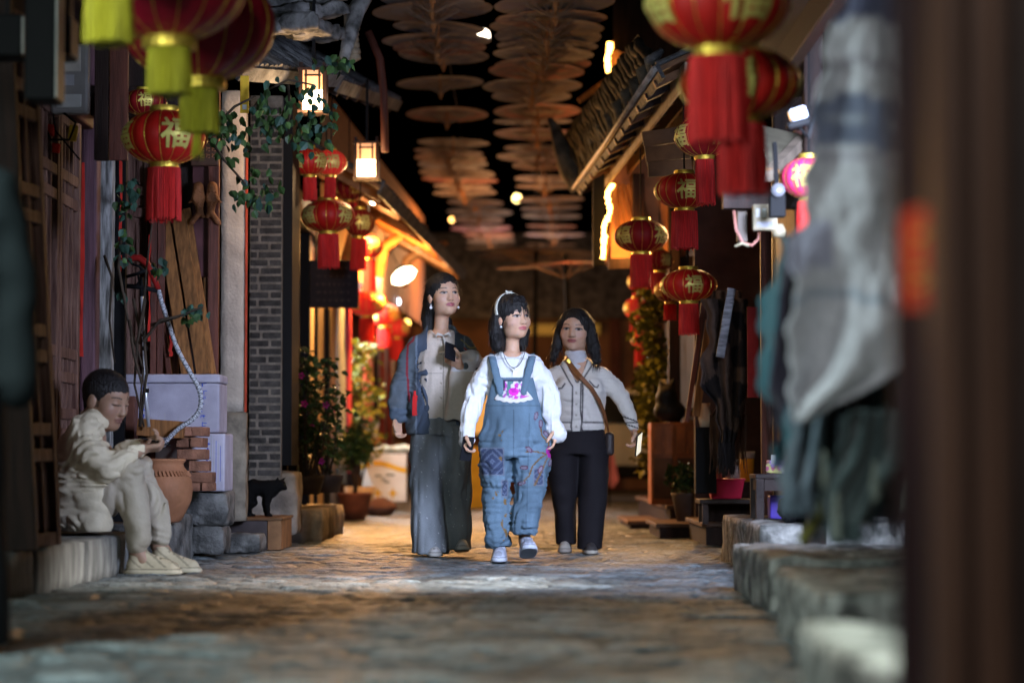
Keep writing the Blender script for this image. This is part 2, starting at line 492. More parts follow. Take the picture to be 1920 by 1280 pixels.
WOOD_PURPLE = M('purple_brown_post', (.105, .050, .062), rough=.55, var=.3, scale=6, stretch=(9, 9, .5), bump=.3, bscale=30)
WOOD_TAN = M('tan_plank', (.22, .092, .029), rough=.65, var=.35, scale=6, stretch=(9, 9, .5), bump=.35, bscale=30)
WOOD_GREY = M('weathered_grey_post', (.20, .195, .18), rough=.85, var=.5, scale=7, stretch=(7, 7, .8), bump=.6, bscale=40, col2=(.45, .44, .42))
BLACK = M('black_paint', (.0045, .0045, .005), rough=.7, var=.2, spec=.12)
RED_PAPER = M('red_paper', (.50, .028, .018), rough=.75, var=.25, scale=6)
TILE = M('grey_roof_tile', (.070, .070, .074), rough=.75, var=.45, scale=8, bump=.5, bscale=50, col2=(.13, .13, .13))
LIME = M('lime_render', (.07, .068, .064), rough=.9, var=.45, scale=10, bump=.7, bscale=40, col2=(.22, .21, .20))
FOAM = M('styrofoam', (.40, .37, .44), rough=.8, var=.14, scale=7, bump=.25, bscale=220)
BLUE_INK = M('blue_ink', (.04, .08, .42), rough=.8, var=.2)
TERRACOTTA = M('terracotta', (.29, .125, .062), rough=.62, var=.2, scale=7, bump=.2, bscale=40)
WHITE_PL = M('white_plastic', (.62, .62, .60), rough=.45, var=.06)
GREY_PL = M('grey_plastic', (.30, .30, .28), rough=.5, var=.1)
YELLOW = M('yellow_paint', (.62, .38, .03), rough=.6, var=.15)
LEAF = M('leaf_green', (.030, .070, .022), rough=.45, var=.5, scale=9, rnd=.45, col2=(.07, .13, .035))
LEAF_BLUE = M('leaf_bluegreen', (.030, .070, .048), rough=.45, var=.4, scale=9, rnd=.4)
LEAF_YEL = M('leaf_olive', (.22, .19, .02), rough=.55, var=.5, scale=9, rnd=.45)
STEM = M('vine_stem', (.045, .032, .022), rough=.8, var=.4, scale=12, bump=.4, bscale=60)
GOLD = M('gold_foil', (.75, .52, .08), rough=.38, metal=.75, var=.2, scale=30, bump=.2, bscale=90)
STEEL = M('steel', (.45, .45, .46), rough=.35, metal=.85, var=.15)

# ================================================================ ground
def ground():
    m = MB(); m.lohi((-60, -20, -.30), (60, 120, -.035))
    base = m.build('street', M('street_bed', (.06, .06, .055), .7, var=.4, scale=3, rnd=0), kind='structure')
    xs = np.arange(-2.75, 2.2, .022)
    ys = np.concatenate([np.arange(2.6, 17.5, .022), np.arange(17.5, 34, .045)])
    X, Y = np.meshgrid(xs, ys)
    cw, ch = .30, .20
    gi, gj = np.floor(X / cw), np.floor(Y / ch)
    f1 = np.full(X.shape, 9.); f2 = np.full(X.shape, 9.); hid = np.zeros(X.shape); cx = np.zeros(X.shape); cy = np.zeros(X.shape)
    z0 = np.zeros(X.shape)
    for a in (-1, 0, 1):
        for b in (-1, 0, 1):
            i, j = gi + a, gj + b
            px = (i + .12 + .76 * hash3(i, j, z0, 1) + .5 * (j % 2)) * cw; py = (j + .1 + .8 * hash3(i, j, z0, 2)) * ch
            d = np.sqrt(((X - px) / cw) ** 2 + ((Y - py) / ch) ** 2) * .3
            d = d + .02 * vnoise(X * 14, Y * 14, z0, 9)
            m1 = d < f1
            f2 = np.where(m1, f1, np.minimum(f2, d)); f1 = np.where(m1, d, f1)
            hid = np.where(m1, hash3(i, j, z0, 3), hid); cx = np.where(m1, px, cx); cy = np.where(m1, py, cy)
    edge = np.clip((f2 - f1) / .06, 0, 1); edge = edge * edge * (3 - 2 * edge)
    z = -.014 + .014 * edge + (hid - .5) * .012 * edge + ((X - cx) * (hash3(cx * 1000, cy * 1000, z0, 5) - .5) + (Y - cy) * (hash3(cx * 1000, cy * 1000, z0, 6) - .5)) * .035 * edge
    z = z + .0035 * vnoise(X * 14, Y * 14, z0, 7) + .0035 * vnoise(X * 38, Y * 38, z0, 8) + .010 * vnoise(X * 1.3, Y * 1.3, z0, 4)
    z = np.minimum(z, .012)
    ny, nx = X.shape
    V = np.stack([X.ravel(), Y.ravel(), z.ravel()], 1)
    I = np.arange(nx * ny).reshape(ny, nx)
    Q = np.stack([I[:-1, :-1].ravel(), I[:-1, 1:].ravel(), I[1:, 1:].ravel(), I[1:, :-1].ravel()], 1)
    tone = (.55 + .9 * hid) * (1 + .35 * vnoise(X * 5, Y * 5, z0, 15)) * (.42 + .58 * edge)
    warm = .04 * (hash3(cx * 1000, cy * 1000, z0, 12) - .5)
    C = np.stack([(tone * (1 + warm)).ravel(), tone.ravel(), (tone * (1 - warm)).ravel()], 1)
    pm = M('paving', (.128, .146, .150), spec=.35, rough=.48, var=.45, scale=30, bump=.55, bscale=110, rnd=0, attr=True)
    o = link('paving_stones', np_mesh('paving_stones', V, Q, True, C), pm, base)
    o['kind'] = 'stuff'
    return base
ground()

# ================================================================ left side
def leaf_door(parent, w, h, name='door', cols=4, mat=WOOD_LATTICE, loc=(0, 0, 0), rot=(0, 0, 0), zones=None):
    """carved timber door leaf: local x across, z up, front face -y"""
    m = MB(); m.lohi((0, .012, 0), (w, .03, h))
    d = m.build(name, mat, parent, loc=loc, rot=rot)
    sw = .055
    for x in (0, w - sw): MB().lohi((x, -.03, 0), (x + sw, .012, h)).build('stile', mat, d, bevel=.005)
    zones = zones or (.0, .22, .27, .36, .42, .80, .86, 1.)
    for t in zones:
        z = t * (h - .06)
        MB().lohi((sw, -.026, z), (w - sw, .012, z + .06)).build('rail', mat, d, bevel=.005)
    for i in range(1, cols):
        x = sw + (w - 2 * sw) * i / cols
        MB().lohi((x - .012, -.018, .06), (x + .012, .012, h - .06)).build('batten', mat, d, bevel=.003)
    for a, b in zip(zones[:-1], zones[1:]):
        z0, z1 = a * (h - .06) + .06, b * (h - .06)
        if z1 - z0 < .05: continue
        for i in range(cols):
            x0, x1 = sw + (w - 2 * sw) * i / cols + .018, sw + (w - 2 * sw) * (i + 1) / cols - .018
            if x1 - x0 < .02: continue
            c = .012
            poly = [(x0 + c, z0 + .012), (x1 - c, z0 + .012), (x1, z0 + .03), (x1, z1 - .03), (x1 - c, z1 - .012), (x0 + c, z1 - .012), (x0, z1 - .03), (x0, z0 + .03)]
            mm = MB(); mm.prism(poly, lambda u, v: (u, -.002, v), lambda u, v: (u, .012, v)); mm.build('panel', mat, d)
    return d

def left_house():
    H = thing('timber_house', 'old timber house with carved folding doors behind the seated man', 'house', (-2.45, 12, 0))
    def B(lo, hi, name, mat, bevel=.004):
        lo, hi = Vector(lo) - Vector((-2.45, 12, 0)), Vector(hi) - Vector((-2.45, 12, 0))
        return MB().lohi(lo, hi).build(name, mat, H, bevel=bevel)
    B((-4.5, 5.5, .2), (-2.50, 15.6, 4.2), 'wall', WOOD_DK)
    for i, y in enumerate((11.35, 11.98, 12.61, 13.24)):
        leaf_door(H, .60, 2.25, 'door', loc=(0.0, y - 12 - .62 + .3, .22), rot=(0, 0, math.pi / 2))
    p = at(169, 500, 13.9)
    B((p.x - .046, 13.84, .2), (p.x + .046, 13.98, 3.2), 'post', WOOD_PURPLE, .015)
    p = at(198, 500, 14.1)
    B((p.x - .046, 14.05, .2), (p.x + .046, 14.15, 2.35), 'post', WOOD_GREY, .008)
    p = at(225, 500, 14.2)
    B((p.x - .037, 14.17, .2), (p.x + .037, 14.23, 2.6), 'board', BLACK)
    # lintel beam above the doors
    B((-2.52, 10.5, 2.48), (-2.40, 13.8, 2.66), 'lintel', WOOD_RED, .01)
    B((-2.60, 13.7, 2.55), (-1.9, 13.86, 2.72), 'lintel', WOOD_DK, .01)
    # hanging board in front
    a, b = at(176, 300, 13.0), at(240, 60, 13.0)
    B((a.x, 13.0, a.z), (a.x + .075, 13.05, 3.3), 'board', WOOD_DK); B((a.x + .08, 13.005, a.z + .0), (b.x, 13.045, 3.3), 'board', WOOD_RED)
    # return wall facing down the street
    B((-2.60, 15.02, .2), (-1.92, 15.12, 3.2), 'wall', WOOD_DK)
    leaf_door(H, .34, 2.3, 'door', cols=3, loc=(at(233, 500, 14.97).x + 2.45, 2.97, .3))
    a, b = at(360, 520, 14.98), at(412, 280, 14.98)
    B((a.x, 14.96, a.z), (b.x, 15.0, b.z + .1), 'board', M('maroon_board', (.085, .030, .032), .6, var=.3, scale=5), .006)
    a, b = at(388, 700, 14.9), at(411, 300, 14.9)
    B((a.x, 14.90, .3), (b.x, 14.95, 2.9), 'post', WOOD_RED, .006)
    # plank posts behind the broom
    for px, w in ((283, 12), (296, 14)):
        a = at(px, 500, 14.85); B((a.x, 14.83, .4), (a.x + w / FPX * 14.85, 14.87, 2.4), 'plank', WOOD_RED)
    return H
left_house()

# red paper strips
for (x0, y0, x1, y1, Y, lab) in ((147, 305, 161, 668, 13.78, 'torn red paper strip pasted beside the folding doors'),
                                  (222, 300, 231, 520, 14.12, 'narrow red paper strip on the black board by grey post'),
                                  (276, 440, 284, 640, 14.80, 'orange red paper strip behind the spray wand'),
                                  (316, 620, 326, 668, 14.78, 'short red paper strip low behind leaning planks')):
    a, b = at(x0, y1, Y), at(x1, y0, Y)
    m = MB(); n = 8; rr = random.Random(int(x0))
    pl = [(a.x + rr.uniform(0, .012), a.z + (b.z - a.z) * i / n) for i in range(n + 1)]; pr = [(b.x - rr.uniform(0, .012), a.z + (b.z - a.z) * i / n) for i in range(n + 1)]
    m.prism(pl + pr[::-1], lambda u, v: (u, Y - .004, v), lambda u, v: (u, Y - .001, v))
    m.build('paper_strip', RED_PAPER, label=lab, cat='paper strip', group='red paper strips')

# leaf leaning against the wall at the picture edge
r = thing('leaning_door', 'loose carved door leaf leaning against the house near the picture edge', 'door')
a = at(112, 1000, 11.05)
leaf_door(r, .38, 2.40, 'leaf', cols=2, zones=(0, .16, .21, .35, .40, .62, .67, .82, .87, 1.))
r.matrix_world = Matrix.Translation((a.x - .055, 10.62, .205)) @ Matrix.Rotation(-math.radians(3.3), 4, 'Y') @ Matrix.Rotation(math.pi / 2 - .12, 4, 'Z')
o = thing('door_plank', 'dark wide boards leaning left of the loose door leaf', 'plank', at(40, 1000, 10.4)); o.location.z = .2; o.rotation_euler = (0, -math.radians(3.2), 0)
MB().lohi((-.06, -.03, 0), (.07, .03, 2.45)).build('board', WOOD_DK, o, bevel=.006)
MB().lohi((-.42, .02, 0), (-.07, .06, 2.42)).build('board', WOOD_DK, o, bevel=.006)

# stone step under the man and the platform stones
stp = thing('stone_step', 'long pale stone doorstep the man sits on', 'step', (-2.2, 11, 0))
ys = [8.2, 9.6, 10.75, 11.75, 12.47]
for i in range(4):
    x1 = -2.16 + .05 * (ys[i] - 9) * .9 - 2.2 * 0
    me = stone_mesh('slab', (.75, ys[i + 1] - ys[i] - .012, .215), 20 + i, .005, .05, .018)
    link('slab', me, SLAB, stp, (x1 - .375 + 2.2, (ys[i] + ys[i + 1]) / 2 - 11, .095), (0, 0, -.045))
stone('platform_stone', (-2.75, 12.5, -.02), (-2.02, 13.05, .205), SLAB, seed=31, rough=.006, label='grey stone end of the doorstep behind the man\'s shoes', cat='stone')
stone('platform_stone', (-2.7, 13.05, -.02), (-1.86, 13.75, .243), STONE_DK, seed=32, rough=.01, label='grey stone ledge beneath the clay pot', cat='stone')
for (x0, y0, x1, y1, Y, d, sd, lab) in ((338, 922, 425, 985, 14.55, .45, 41, 'dark rough stone block under the foam boxes'),
                                        (352, 985, 418, 1040, 14.5, .45, 42, 'mortared lower stone block beneath the dark rough one'),
                                        (416, 1000, 488, 1038, 15.1, .35, 43, 'low dark stone beside the wooden step'),
                                        (440, 884, 556, 1000, 16.72, .5, 45, 'worn stone plinth at the foot of brick wall')):
    a, b = at(x0, y1, Y), at(x1, y0, Y)
    stone('stone_block', (a.x, Y, max(-.02, a.z)), (b.x, Y + d, b.z), STONE_DK if sd != 45 else M('plinth_stone', (.24, .20, .16), .8, var=.4, scale=7, bump=.6, bscale=40), seed=sd, rough=.014, label=lab, cat='stone')
stone('stone_block', (at(338, 0, 14.1).x, 13.76, -.02), (at(352, 0, 14.1).x, 14.5, .27), STONE_DK, seed=46, rough=.012, label='small stone wedged between ledge and lower block', cat='stone')
stone('stone_block', (-1.66, 17.35, -.03), (-1.36, 19.6, .235), M('step_sandstone', (.26, .21, .16), .8, var=.4, scale=6, bump=.6, bscale=40), seed=47, rough=.016, sub=.09, label='large stone step past the cat beside the street', cat='stone')
stone('stone_block', (-2.3, 17.2, -.03), (-1.66, 19.2, .33), STONE_DK, seed=48, rough=.014, sub=.09, label='dark stone terrace carrying the flowering bushes', cat='stone')
stone('stone_block', (-2.5, 14.98, -.03), (-1.88, 17.1, .20), M('plinth_stone'), seed=49, rough=.012, sub=.08, label='dark stone footing behind cat and wooden step', cat='stone')

# wooden step with the cat
ws = thing('wooden_step', 'low wooden step the black cat stands on', 'step')
a, b = at(424, 1030, 15.85), at(527, 970, 15.85)
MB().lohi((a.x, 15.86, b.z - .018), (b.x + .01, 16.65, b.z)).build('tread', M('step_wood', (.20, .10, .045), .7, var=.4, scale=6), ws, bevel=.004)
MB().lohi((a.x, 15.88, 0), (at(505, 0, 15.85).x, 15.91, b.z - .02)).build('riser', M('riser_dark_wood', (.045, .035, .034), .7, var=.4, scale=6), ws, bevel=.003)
MB().lohi((at(505, 0, 15.85).x + .003, 15.87, 0), (b.x, 16.62, b.z - .02)).build('side_board', M('step_wood'), ws, bevel=.004)

def cat():
    a = at(453, 970, 16.15); zf = at(0, 970, 15.85).z
    root = thing('cat', 'black cat standing on the wooden step looking down the street', 'cat', (at(470, 0, 16.15).x, 16.15, zf))
    k = 16.15 / FPX
    def q(px, py, dy=0.): return np.array([(px - 470) * k, dy, (970 - py) * k])
    S = SDF((-.10, -.10, -.01), (.30, .10, .30), .005)
    S.chain([q(469, 922), q(480, 916), q(500, 917), q(514, 918)], [.058, .055, .050, .046], .03)
    S.ell(q(469, 925), (.058, .050, .062), None, .03); S.ell(q(510, 922), (.050, .046, .055), None, .03)
    S.chain([q(514, 914), q(526, 912)], [.040, .034], .03)
    S.ell(q(531, 911), (.034, .035, .032), None, .02); S.ell(q(539, 917), (.017, .018, .014), None, .015)
    for dy in (-.017, .017):
        S.cone(q(524 + (6 if dy > 0 else 0), 905, dy), q(526.5 + (14 if dy > 0 else 0), 896.5, dy * 1.2), .013, .0025, .008)
    for (hx, dy) in ((465, -.030), (470, .030)):
        S.chain([q(hx + 4, 930, dy), q(hx + 9, 944, dy), q(hx + 1, 954, dy), q(hx + 4, 966, dy), q(hx + 9, 968, dy)], [.042, .028, .018, .014, .013], .015)
    for (hx, dy) in ((508, -.024), (503, .024)):
        S.chain([q(hx + 1, 930, dy), q(hx - 2, 946, dy), q(hx, 958, dy), q(hx + 1, 966, dy), q(hx + 5, 968, dy)], [.034, .021, .016, .014, .013], .015)
    S.chain([q(457, 920), q(453, 936), q(456, 955), q(462, 966)], [.016, .014, .012, .009], .02)
    S.fold(.003, 60, 60, 60, 3)
    V, Q = S.mesh()
    link('body', np_mesh('body', V, Q), M('black_fur', (.0035, .0033, .0033), .9, var=.3, bump=.3, bscale=200, spec=.1, rnd=0), root)
    m = MB()
    for dy in (-.016, .016): m.lathe([(.001, -.004), (.004, 0), (.001, .004)], 8, Vector(q(538.5, 909.5, dy)))
    m.build('eyes', M('cat_eye', (.10, .09, .02), .2, rnd=0), root)
cat()

# clay pot
pt = thing('clay_pot', 'round terracotta pot on the ledge beside the man\'s knees', 'pot', (at(311, 0, 13.4).x, 13.4, .245))
pt.scale = (1.06, 1.06, 1.0)
prof = [(.085, 0), (.10, .012), (.125, .06), (.150, .12), (.158, .18), (.150, .235), (.128, .285), (.112, .305), (.108, .325), (.118, .338), (.122, .346), (.112, .352), (.100, .345), (.098, .30), (.12, .25), (.14, .18), (.12, .08), (.06, .03)]
m = MB(); m.lathe(prof, 40); m.build('body', TERRACOTTA, pt, True)
m = MB()
for i in range(44):
    a = 2 * math.pi * i / 44; rr_ = .1415
    m.bar((math.cos(a) * (rr_ - .010), math.sin(a) * (rr_ - .010), .283), (math.cos(a + .05) * (rr_ + .006), math.sin(a + .05) * (rr_ + .006), .256), .007, .007)
m.build('rim_ornament', TERRACOTTA, pt)
m = MB(); m.lathe([(.09, .30), (.09, .335)], 24, (0, 0, 0)); m.build('dark_contents', BLACK, pt)
p0_ = at(291, 858, 13.3)

# red bricks stacked beside the pot
rows = [(385, 421, 797, 817), (383, 416, 820, 840), (372, 428, 842, 862), (372, 434, 864, 883), (376, 448, 885, 903), (402, 451, 902, 920)]
rr = random.Random(3)
for i, (x0, x1, y0, y1) in enumerate(((340, 383, 799, 818), (332, 382, 819, 839), (330, 385, 841, 862), (352, 391, 863, 884), (350, 398, 884, 905), (352, 400, 904, 921))):
    a, b = at(x0, y1, 14.15), at(x1, y0, 14.15)
    n = 2 if i in (0, 5, 1) else 1
    for k in range(n):
        xa = a.x + (b.x - a.x) * k / n; xb = a.x + (b.x - a.x) * (k + 1) / n - .004
        o = MB().box((0, 0, 0), (xb - xa, .24, b.z - a.z - .004)).build('brick', REDBRICK, bevel=.006)
        o.location = ((xa + xb) / 2, 14.27 + rr.uniform(-.02, .02), (a.z + b.z) / 2); o.rotation_euler = (0, rr.uniform(-.02, .02), rr.uniform(-.08, .08))
        tag(o, ('%s red brick in the course %s of the stack beside the clay pot' % (('left', 'right')[k], ('on top', 'second from top', '', '', '', 'at the bottom')[i])) if n > 1 else
            '%s single red brick in the stack beside the clay pot' % ('uppermost', '', 'uppermost', 'second', 'lowest')[i], 'brick', 'red bricks stacked by the pot')

# foam boxes
def scribble(parent, x0, x1, z0, z1, y, seed, vertical=True, mat=BLUE_INK, th=.004):
    """rows of small ink strokes, hand stamped"""
    rr = random.Random(seed); m = MB()
    z = z1
    while z > z0:
        h = rr.uniform(.014, .026); w = (x1 - x0)
        k = rr.randint(2, 4)
        for _ in range(k):
            ax = rr.uniform(x0, x0 + w * .5); bx = rr.uniform(ax + w * .2, x1); az = z - rr.uniform(0, h)
            if rr.random() < .5: m.bar((ax, y, az), (bx, y, az + rr.uniform(-.004, .004)), th, .0015, (0, 1, 0))
            else: m.bar((ax, y, z), (ax + rr.uniform(-.006, .006), y, z - h), th, .0015, (0, 1, 0))
        z -= h + rr.uniform(.004, .03)
    return m.build('printed_marks', mat, parent)
fb = thing('foam_box', 'large upper pale foam box with blue stamped marks', 'foam box')
a, b = at(234, 811, 14.6), at(412, 701, 14.6)
MB().lohi((a.x, 14.6, a.z), (b.x, 15.0, b.z - .055)).build('base', FOAM, fb, bevel=.012)
MB().lohi((a.x - .003, 14.597, b.z - .053), (b.x + .003, 15.003, b.z)).build('lid', FOAM, fb, bevel=.012)
for k in range(5):
    x = a.x + .16 + .08 * k; MB().lohi((x, 14.598, a.z + .02), (x + .0025, 14.6005, a.z + .10 + .02 * (k % 2))).build('mould_line', GREY_PL, fb)
scribble(fb, a.x + .09, a.x + .14, a.z + .03, b.z - .01, 14.5985, 5); scribble(fb, b.x - .115, b.x - .075, a.z + .02, b.z - .01, 14.5985, 6)
fb = thing('foam_box', 'lower pale foam box with warm lit end below the large one', 'foam box')
a, b = at(352, 921, 14.5), at(421, 812, 14.5); ex = at(400, 0, 14.5).x
MB().lohi((a.x - .2, 14.52, a.z), (b.x, 14.95, b.z)).build('base', FOAM, fb, bevel=.012)
MB().lohi((ex - .001, 14.516, a.z + .01), (ex + .003, 14.521, b.z - .01)).build('corner_line', GREY_PL, fb)
scribble(fb, a.x + .10, ex - .01, b.z - .06, b.z - .015, 14.5185, 7); scribble(fb, a.x + .10, a.x + .135, a.z + .1, b.z - .06, 14.5185, 8)
for k in range(4):
    x = ex + .016 + .013 * k; MB().lohi((x, 14.5180, a.z + .04 + .02 * (k % 2)), (x + .003, 14.5197, b.z - .03 - .015 * k)).build('mould_line', BLUE_INK if k % 2 else GREY_PL, fb)
o = MB().lohi((at(236, 0, 14.3).x, 14.3, .24), (at(258, 0, 14.3).x, 14.45, at(0, 742, 14.3).z)).build('wooden_box', M('brown_box_wood', (.10, .035, .022), .6, var=.3, scale=6), bevel=.006, label='reddish brown wooden box behind the seated man\'s head', cat='box')
o = MB().bar(at(345, 806, 14.1), at(258, 800, 14.1), .06, .10).build('wood_offcut', WOOD_TAN, bevel=.004, label='wooden board lying across top of the brick stack', cat='board')
o.location.z -= .0

# leaning planks
for i, (x0, y0, x1, y1, w, Y, lab) in enumerate(((306, 405, 352, 702, 24, 14.72, 'broad tan plank nearest the red paper, leaning on wall'), (334, 398, 382, 702, 26, 14.70, 'middle tan plank leaning behind the foam box'),
                                            (350, 392, 398, 702, 15, 14.74, 'narrow tan plank leaning beside the maroon board'), (290, 470, 318, 702, 10, 14.80, 'thin dark plank leaning behind the tan ones'))):
    MB().bar(at(x0, y0, Y + .2), at(x1, y1, Y), w / FPX * Y, .035, (0, 1, 0)).build('leaning_plank', WOOD_TAN if i < 3 else WOOD_RED, bevel=.004, label=lab, cat='plank', group='planks leaning on the wall')

# carved plaques
def fish_plaque():
    Y = 14.88; root = thing('fish_carving', 'carved wooden twin fish plaque hanging on maroon board', 'carving', at(385, 380, Y))
    k = Y / FPX
    S = SDF((-.13, -.04, -.16), (.13, .03, .16), .0045)
    for s_ in (-1, 1):
        S.chain([(s_ * 13 * k, 0, 30 * k), (s_ * 13 * k, -.004, 8 * k), (s_ * 11 * k, 0, -8 * k)], [.032, .040, .024], .01)
        S.chain([(s_ * 11 * k, 0, -8 * k), (s_ * 12 * k, 0, -20 * k), (s_ * 24 * k, 0, -36 * k), (s_ * 28 * k, 0, -40 * k)], [.022, .018, .016, .008], .012)
        S.chain([(s_ * 9 * k, 0, -16 * k), (s_ * 4 * k, 0, -26 * k)], [.016, .012], .01)
        S.cone((s_ * 22 * k, 0, 6 * k), (s_ * 30 * k, 0, 0), .012, .006, .01)
        S.ell((s_ * 14 * k, -.034, 28 * k), (.007, .007, .007), None, .002)
        S.cone((s_ * 3 * k, -.03, 18 * k), (s_ * 23 * k, -.03, 17 * k), .004, .004, .003, 's')
    sl, X, Y_, Z = S.sub((-.13, -.05, -.04), (.13, 0, .06)); S.v[sl] += .0035 * (np.sin(X * 330) * np.sin(Z * 330)) * (Y_ < -.005)
    V, Q = S.mesh()
    link('body', np_mesh('body', V, Q), M('carved_wood', (.26, .10, .04), .5, var=.35, scale=12, bump=.3, bscale=60), root)
fish_plaque()
a, b = at(358, 312, 14.9), at(412, 205, 14.9)
pq = thing('carved_plaque', 'dark rectangular carved plaque above the twin fish', 'plaque', (0, 0, 0))
MB().lohi((a.x, 14.87, a.z), (b.x, 14.92, b.z)).build('board', M('plaque_wood', (.075, .035, .022), .55, var=.3, scale=9), pq, bevel=.012)
m = MB()
for i in range(7):
    for j in range(4):
        x = a.x + .025 + j * .036; z = b.z - .04 - i * .042
        m.lohi((x, 14.862, z), (x + .024, 14.871, z + .007)); m.lohi((x, 14.862, z - .012), (x + .007, 14.871, z + .012)); m.lohi((x + .012, 14.862, z - .016), (x + .024, 14.871, z - .010))
m.build('relief', M('carved_wood'), pq)

# plaster pillar, brick wall
pil = thing('plaster_pillar', 'pale plastered pillar at the house corner', 'pillar')
a, b = at(411, 885, 15.7), at(461, 225, 15.7)
zc = at(0, 770, 15.7).z
stone('shaft', (a.x, 15.7, zc - .01), (b.x, 15.86, 3.0), PLASTER, pil, seed=51, rough=.004, rnd=.012, sub=.05)
stone('stained_foot', (a.x + .002, 15.703, .19), (b.x + .012, 15.86, zc - .005), PLASTER_DIRTY, pil, seed=52, rough=.007, rnd=.012, sub=.05)
MB().lohi((b.x + .002, 15.69, .9), (b.x + .014, 15.72, 2.6)).build('red_edge', M('red_stain', (.35, .05, .025), .8), pil)
bw = thing('brick_wall', 'dark grey brick wall end with pale mortar joints', 'wall')
a, b = at(465, 880, 16.6), at(530, 350, 16.6)
MB().lohi((a.x + .004, 16.612, a.z - .1), (b.x - .004, 16.68, 3.1)).build('mortar_core', MORTAR, bw)
MB().lohi((a.x - .12, 16.69, .55), (b.x + .06, 17.24, 3.1)).build('inner_wall', BLACK, bw)
ch = .0555; z = a.z - .05; i = 0; meshes = {}
rr = random.Random(9)
while z < 3.0:
    xs = [a.x, a.x + (.075 if i % 2 else .135) + rr.uniform(-.012, .012), b.x]
    if i % 3 == 0: xs = [a.x, a.x + .06, b.x]
    for x0, x1 in zip(xs[:-1], xs[1:]):
        o = MB().box((0, 0, 0), (x1 - x0 - .016, .06, ch - .017)).build('brick', BRICK, bw, bevel=.005)
        o.location = ((x0 + x1) / 2 + rr.uniform(-.003, .003), 16.635 + rr.uniform(-.004, .003), z + ch / 2); o.rotation_euler = (0, rr.uniform(-.012, .012), 0)
    z += ch; i += 1

# spray wand with hose, leaning by the boxes
sw = thing('spray_wand', 'red handled telescopic wand with braided hose hooked by the boxes', 'spray wand')
Y = 14.0
def wp(x, y, dy=0): return at(x, y, Y + dy)
m = MB(); m.tube([wp(266, 552), wp(270, 650), wp(273, 740), wp(279, 800)], [.010, .010, .012, .010], 10); m.build('pole', M('aluminium', (.62, .62, .66), .3, metal=.6, var=.08), sw, True)
m = MB()
for (x, y) in ((272, 653), (274.5, 732)): m.tube([wp(x, y - 4), wp(x, y + 4)], .016, 10)
m.tube([wp(265, 520), wp(266, 556)], .012, 10); m.build('clamp', BLACK, sw, True)
m = MB(); m.tube([wp(238, 492), wp(248, 483), wp(262, 484), wp(276, 495), wp(286, 515), wp(297, 542)], [.010, .020, .022, .020, .019, .016], 12); m.build('handle', M('red_plastic', (.24, .014, .012), .35, var=.1), sw, True)
m = MB(); m.tube([wp(237, 519), wp(258, 513), wp(274, 506)], .010, 8); m.tube([wp(238, 536), wp(262, 538), wp(296, 545)], .014, 8); m.tube([wp(258, 512), wp(262, 528), wp(254, 536)], .008, 8); m.tube([wp(246, 494), wp(262, 500), wp(274, 512)], .008, 8); m.build('trigger', BLACK, sw, True)
hp = [(297, 543), (303, 566), (314, 600), (331, 650), (352, 690), (370, 722), (377, 745), (373, 770), (358, 788), (335, 803), (316, 822), (306, 836)]
pts = []
P_ = [Vector(wp(x, y)) for x, y in hp]
for i in range(len(P_) - 1):
    p0, p1, p2, p3 = P_[max(0, i - 1)], P_[i], P_[i + 1], P_[min(len(P_) - 1, i + 2)]
    for t in (0, .25, .5, .75): pts.append(.5 * ((2 * p1) + (p2 - p0) * t + (2 * p0 - 5 * p1 + 4 * p2 - p3) * t * t + (3 * p1 - p0 - 3 * p2 + p3) * t ** 3))
pts.append(P_[-1])
m = MB(); m.tube(pts, .0135, 10); hose = m.build('hose', M('grey_hose', (.42, .42, .46), .4, var=.2, scale=80), sw, True)
m = MB()
L = 0; prev = pts[0]
dense = []
for p0, p1 in zip(pts[:-1], pts[1:]):
    for t in range(8): dense.append(p0.lerp(p1, t / 8))
for sgn in (1, -1):
    cur = []
    for i, p in enumerate(dense):
        t = (dense[min(i + 1, len(dense) - 1)] - dense[max(0, i - 1)]).normalized(); x = t.cross(Vector((0, 1, 0))).normalized(); y = t.cross(x)
        an = sgn * i * .55; cur.append(p + (x * math.cos(an) + y * math.sin(an)) * .0135)
    m.tube(cur, .0018, 4)
m.build('braid', BLACK, hose)

# electricity box and things under the lintel
mb = thing('meter_box', 'clear fronted electricity meter box above the folding doors', 'meter box', at(130, 147, 12.6))
MB().box((0, .04, 0), (.195, .08, .37)).build('case', M('meter_case', (.16, .15, .14), .35, var=.15), mb, bevel=.015)
MB().box((.0, -.004, .10), (.12, .012, .13)).build('meter', M('meter_face', (.26, .24, .21), .5), mb, bevel=.004)
MB().box((-.02, -.006, -.01), (.09, .010, .055)).build('label_plate', M('meter_plate', (.36, .36, .38), .5), mb)
MB().box((.0, -.004, -.12), (.13, .012, .07)).build('breaker', GREY_PL, mb, bevel=.004)
MB().box((-.008, -.013, .115), (.008, .004, .008)).build('indicator', M('green_led', (0, .5, 0), emit=(.05, 1, .05), es=4, rnd=0), mb)
for (x, y, w, h, Y, mt, nm, lab) in ((85, 243, .10, .06, 12.7, RED_PAPER, 'red_tag', 'small red label tag hanging under the meter box'), (137, 250, .045, .085, 12.7, YELLOW, 'brass_bracket', 'yellow bracket fixed under the meter box'), (90, 276, .13, .05, 12.75, RED_PAPER, 'red_tag', 'crumpled red paper scrap above the folding doors')):
    p = at(x, y, Y); o = MB().box((0, 0, 0), (w, .03, h), Matrix.Rotation(.12, 3, 'Y')).build(nm, mt, bevel=.006, label=lab, cat=nm.split('_')[1]); o.location = p
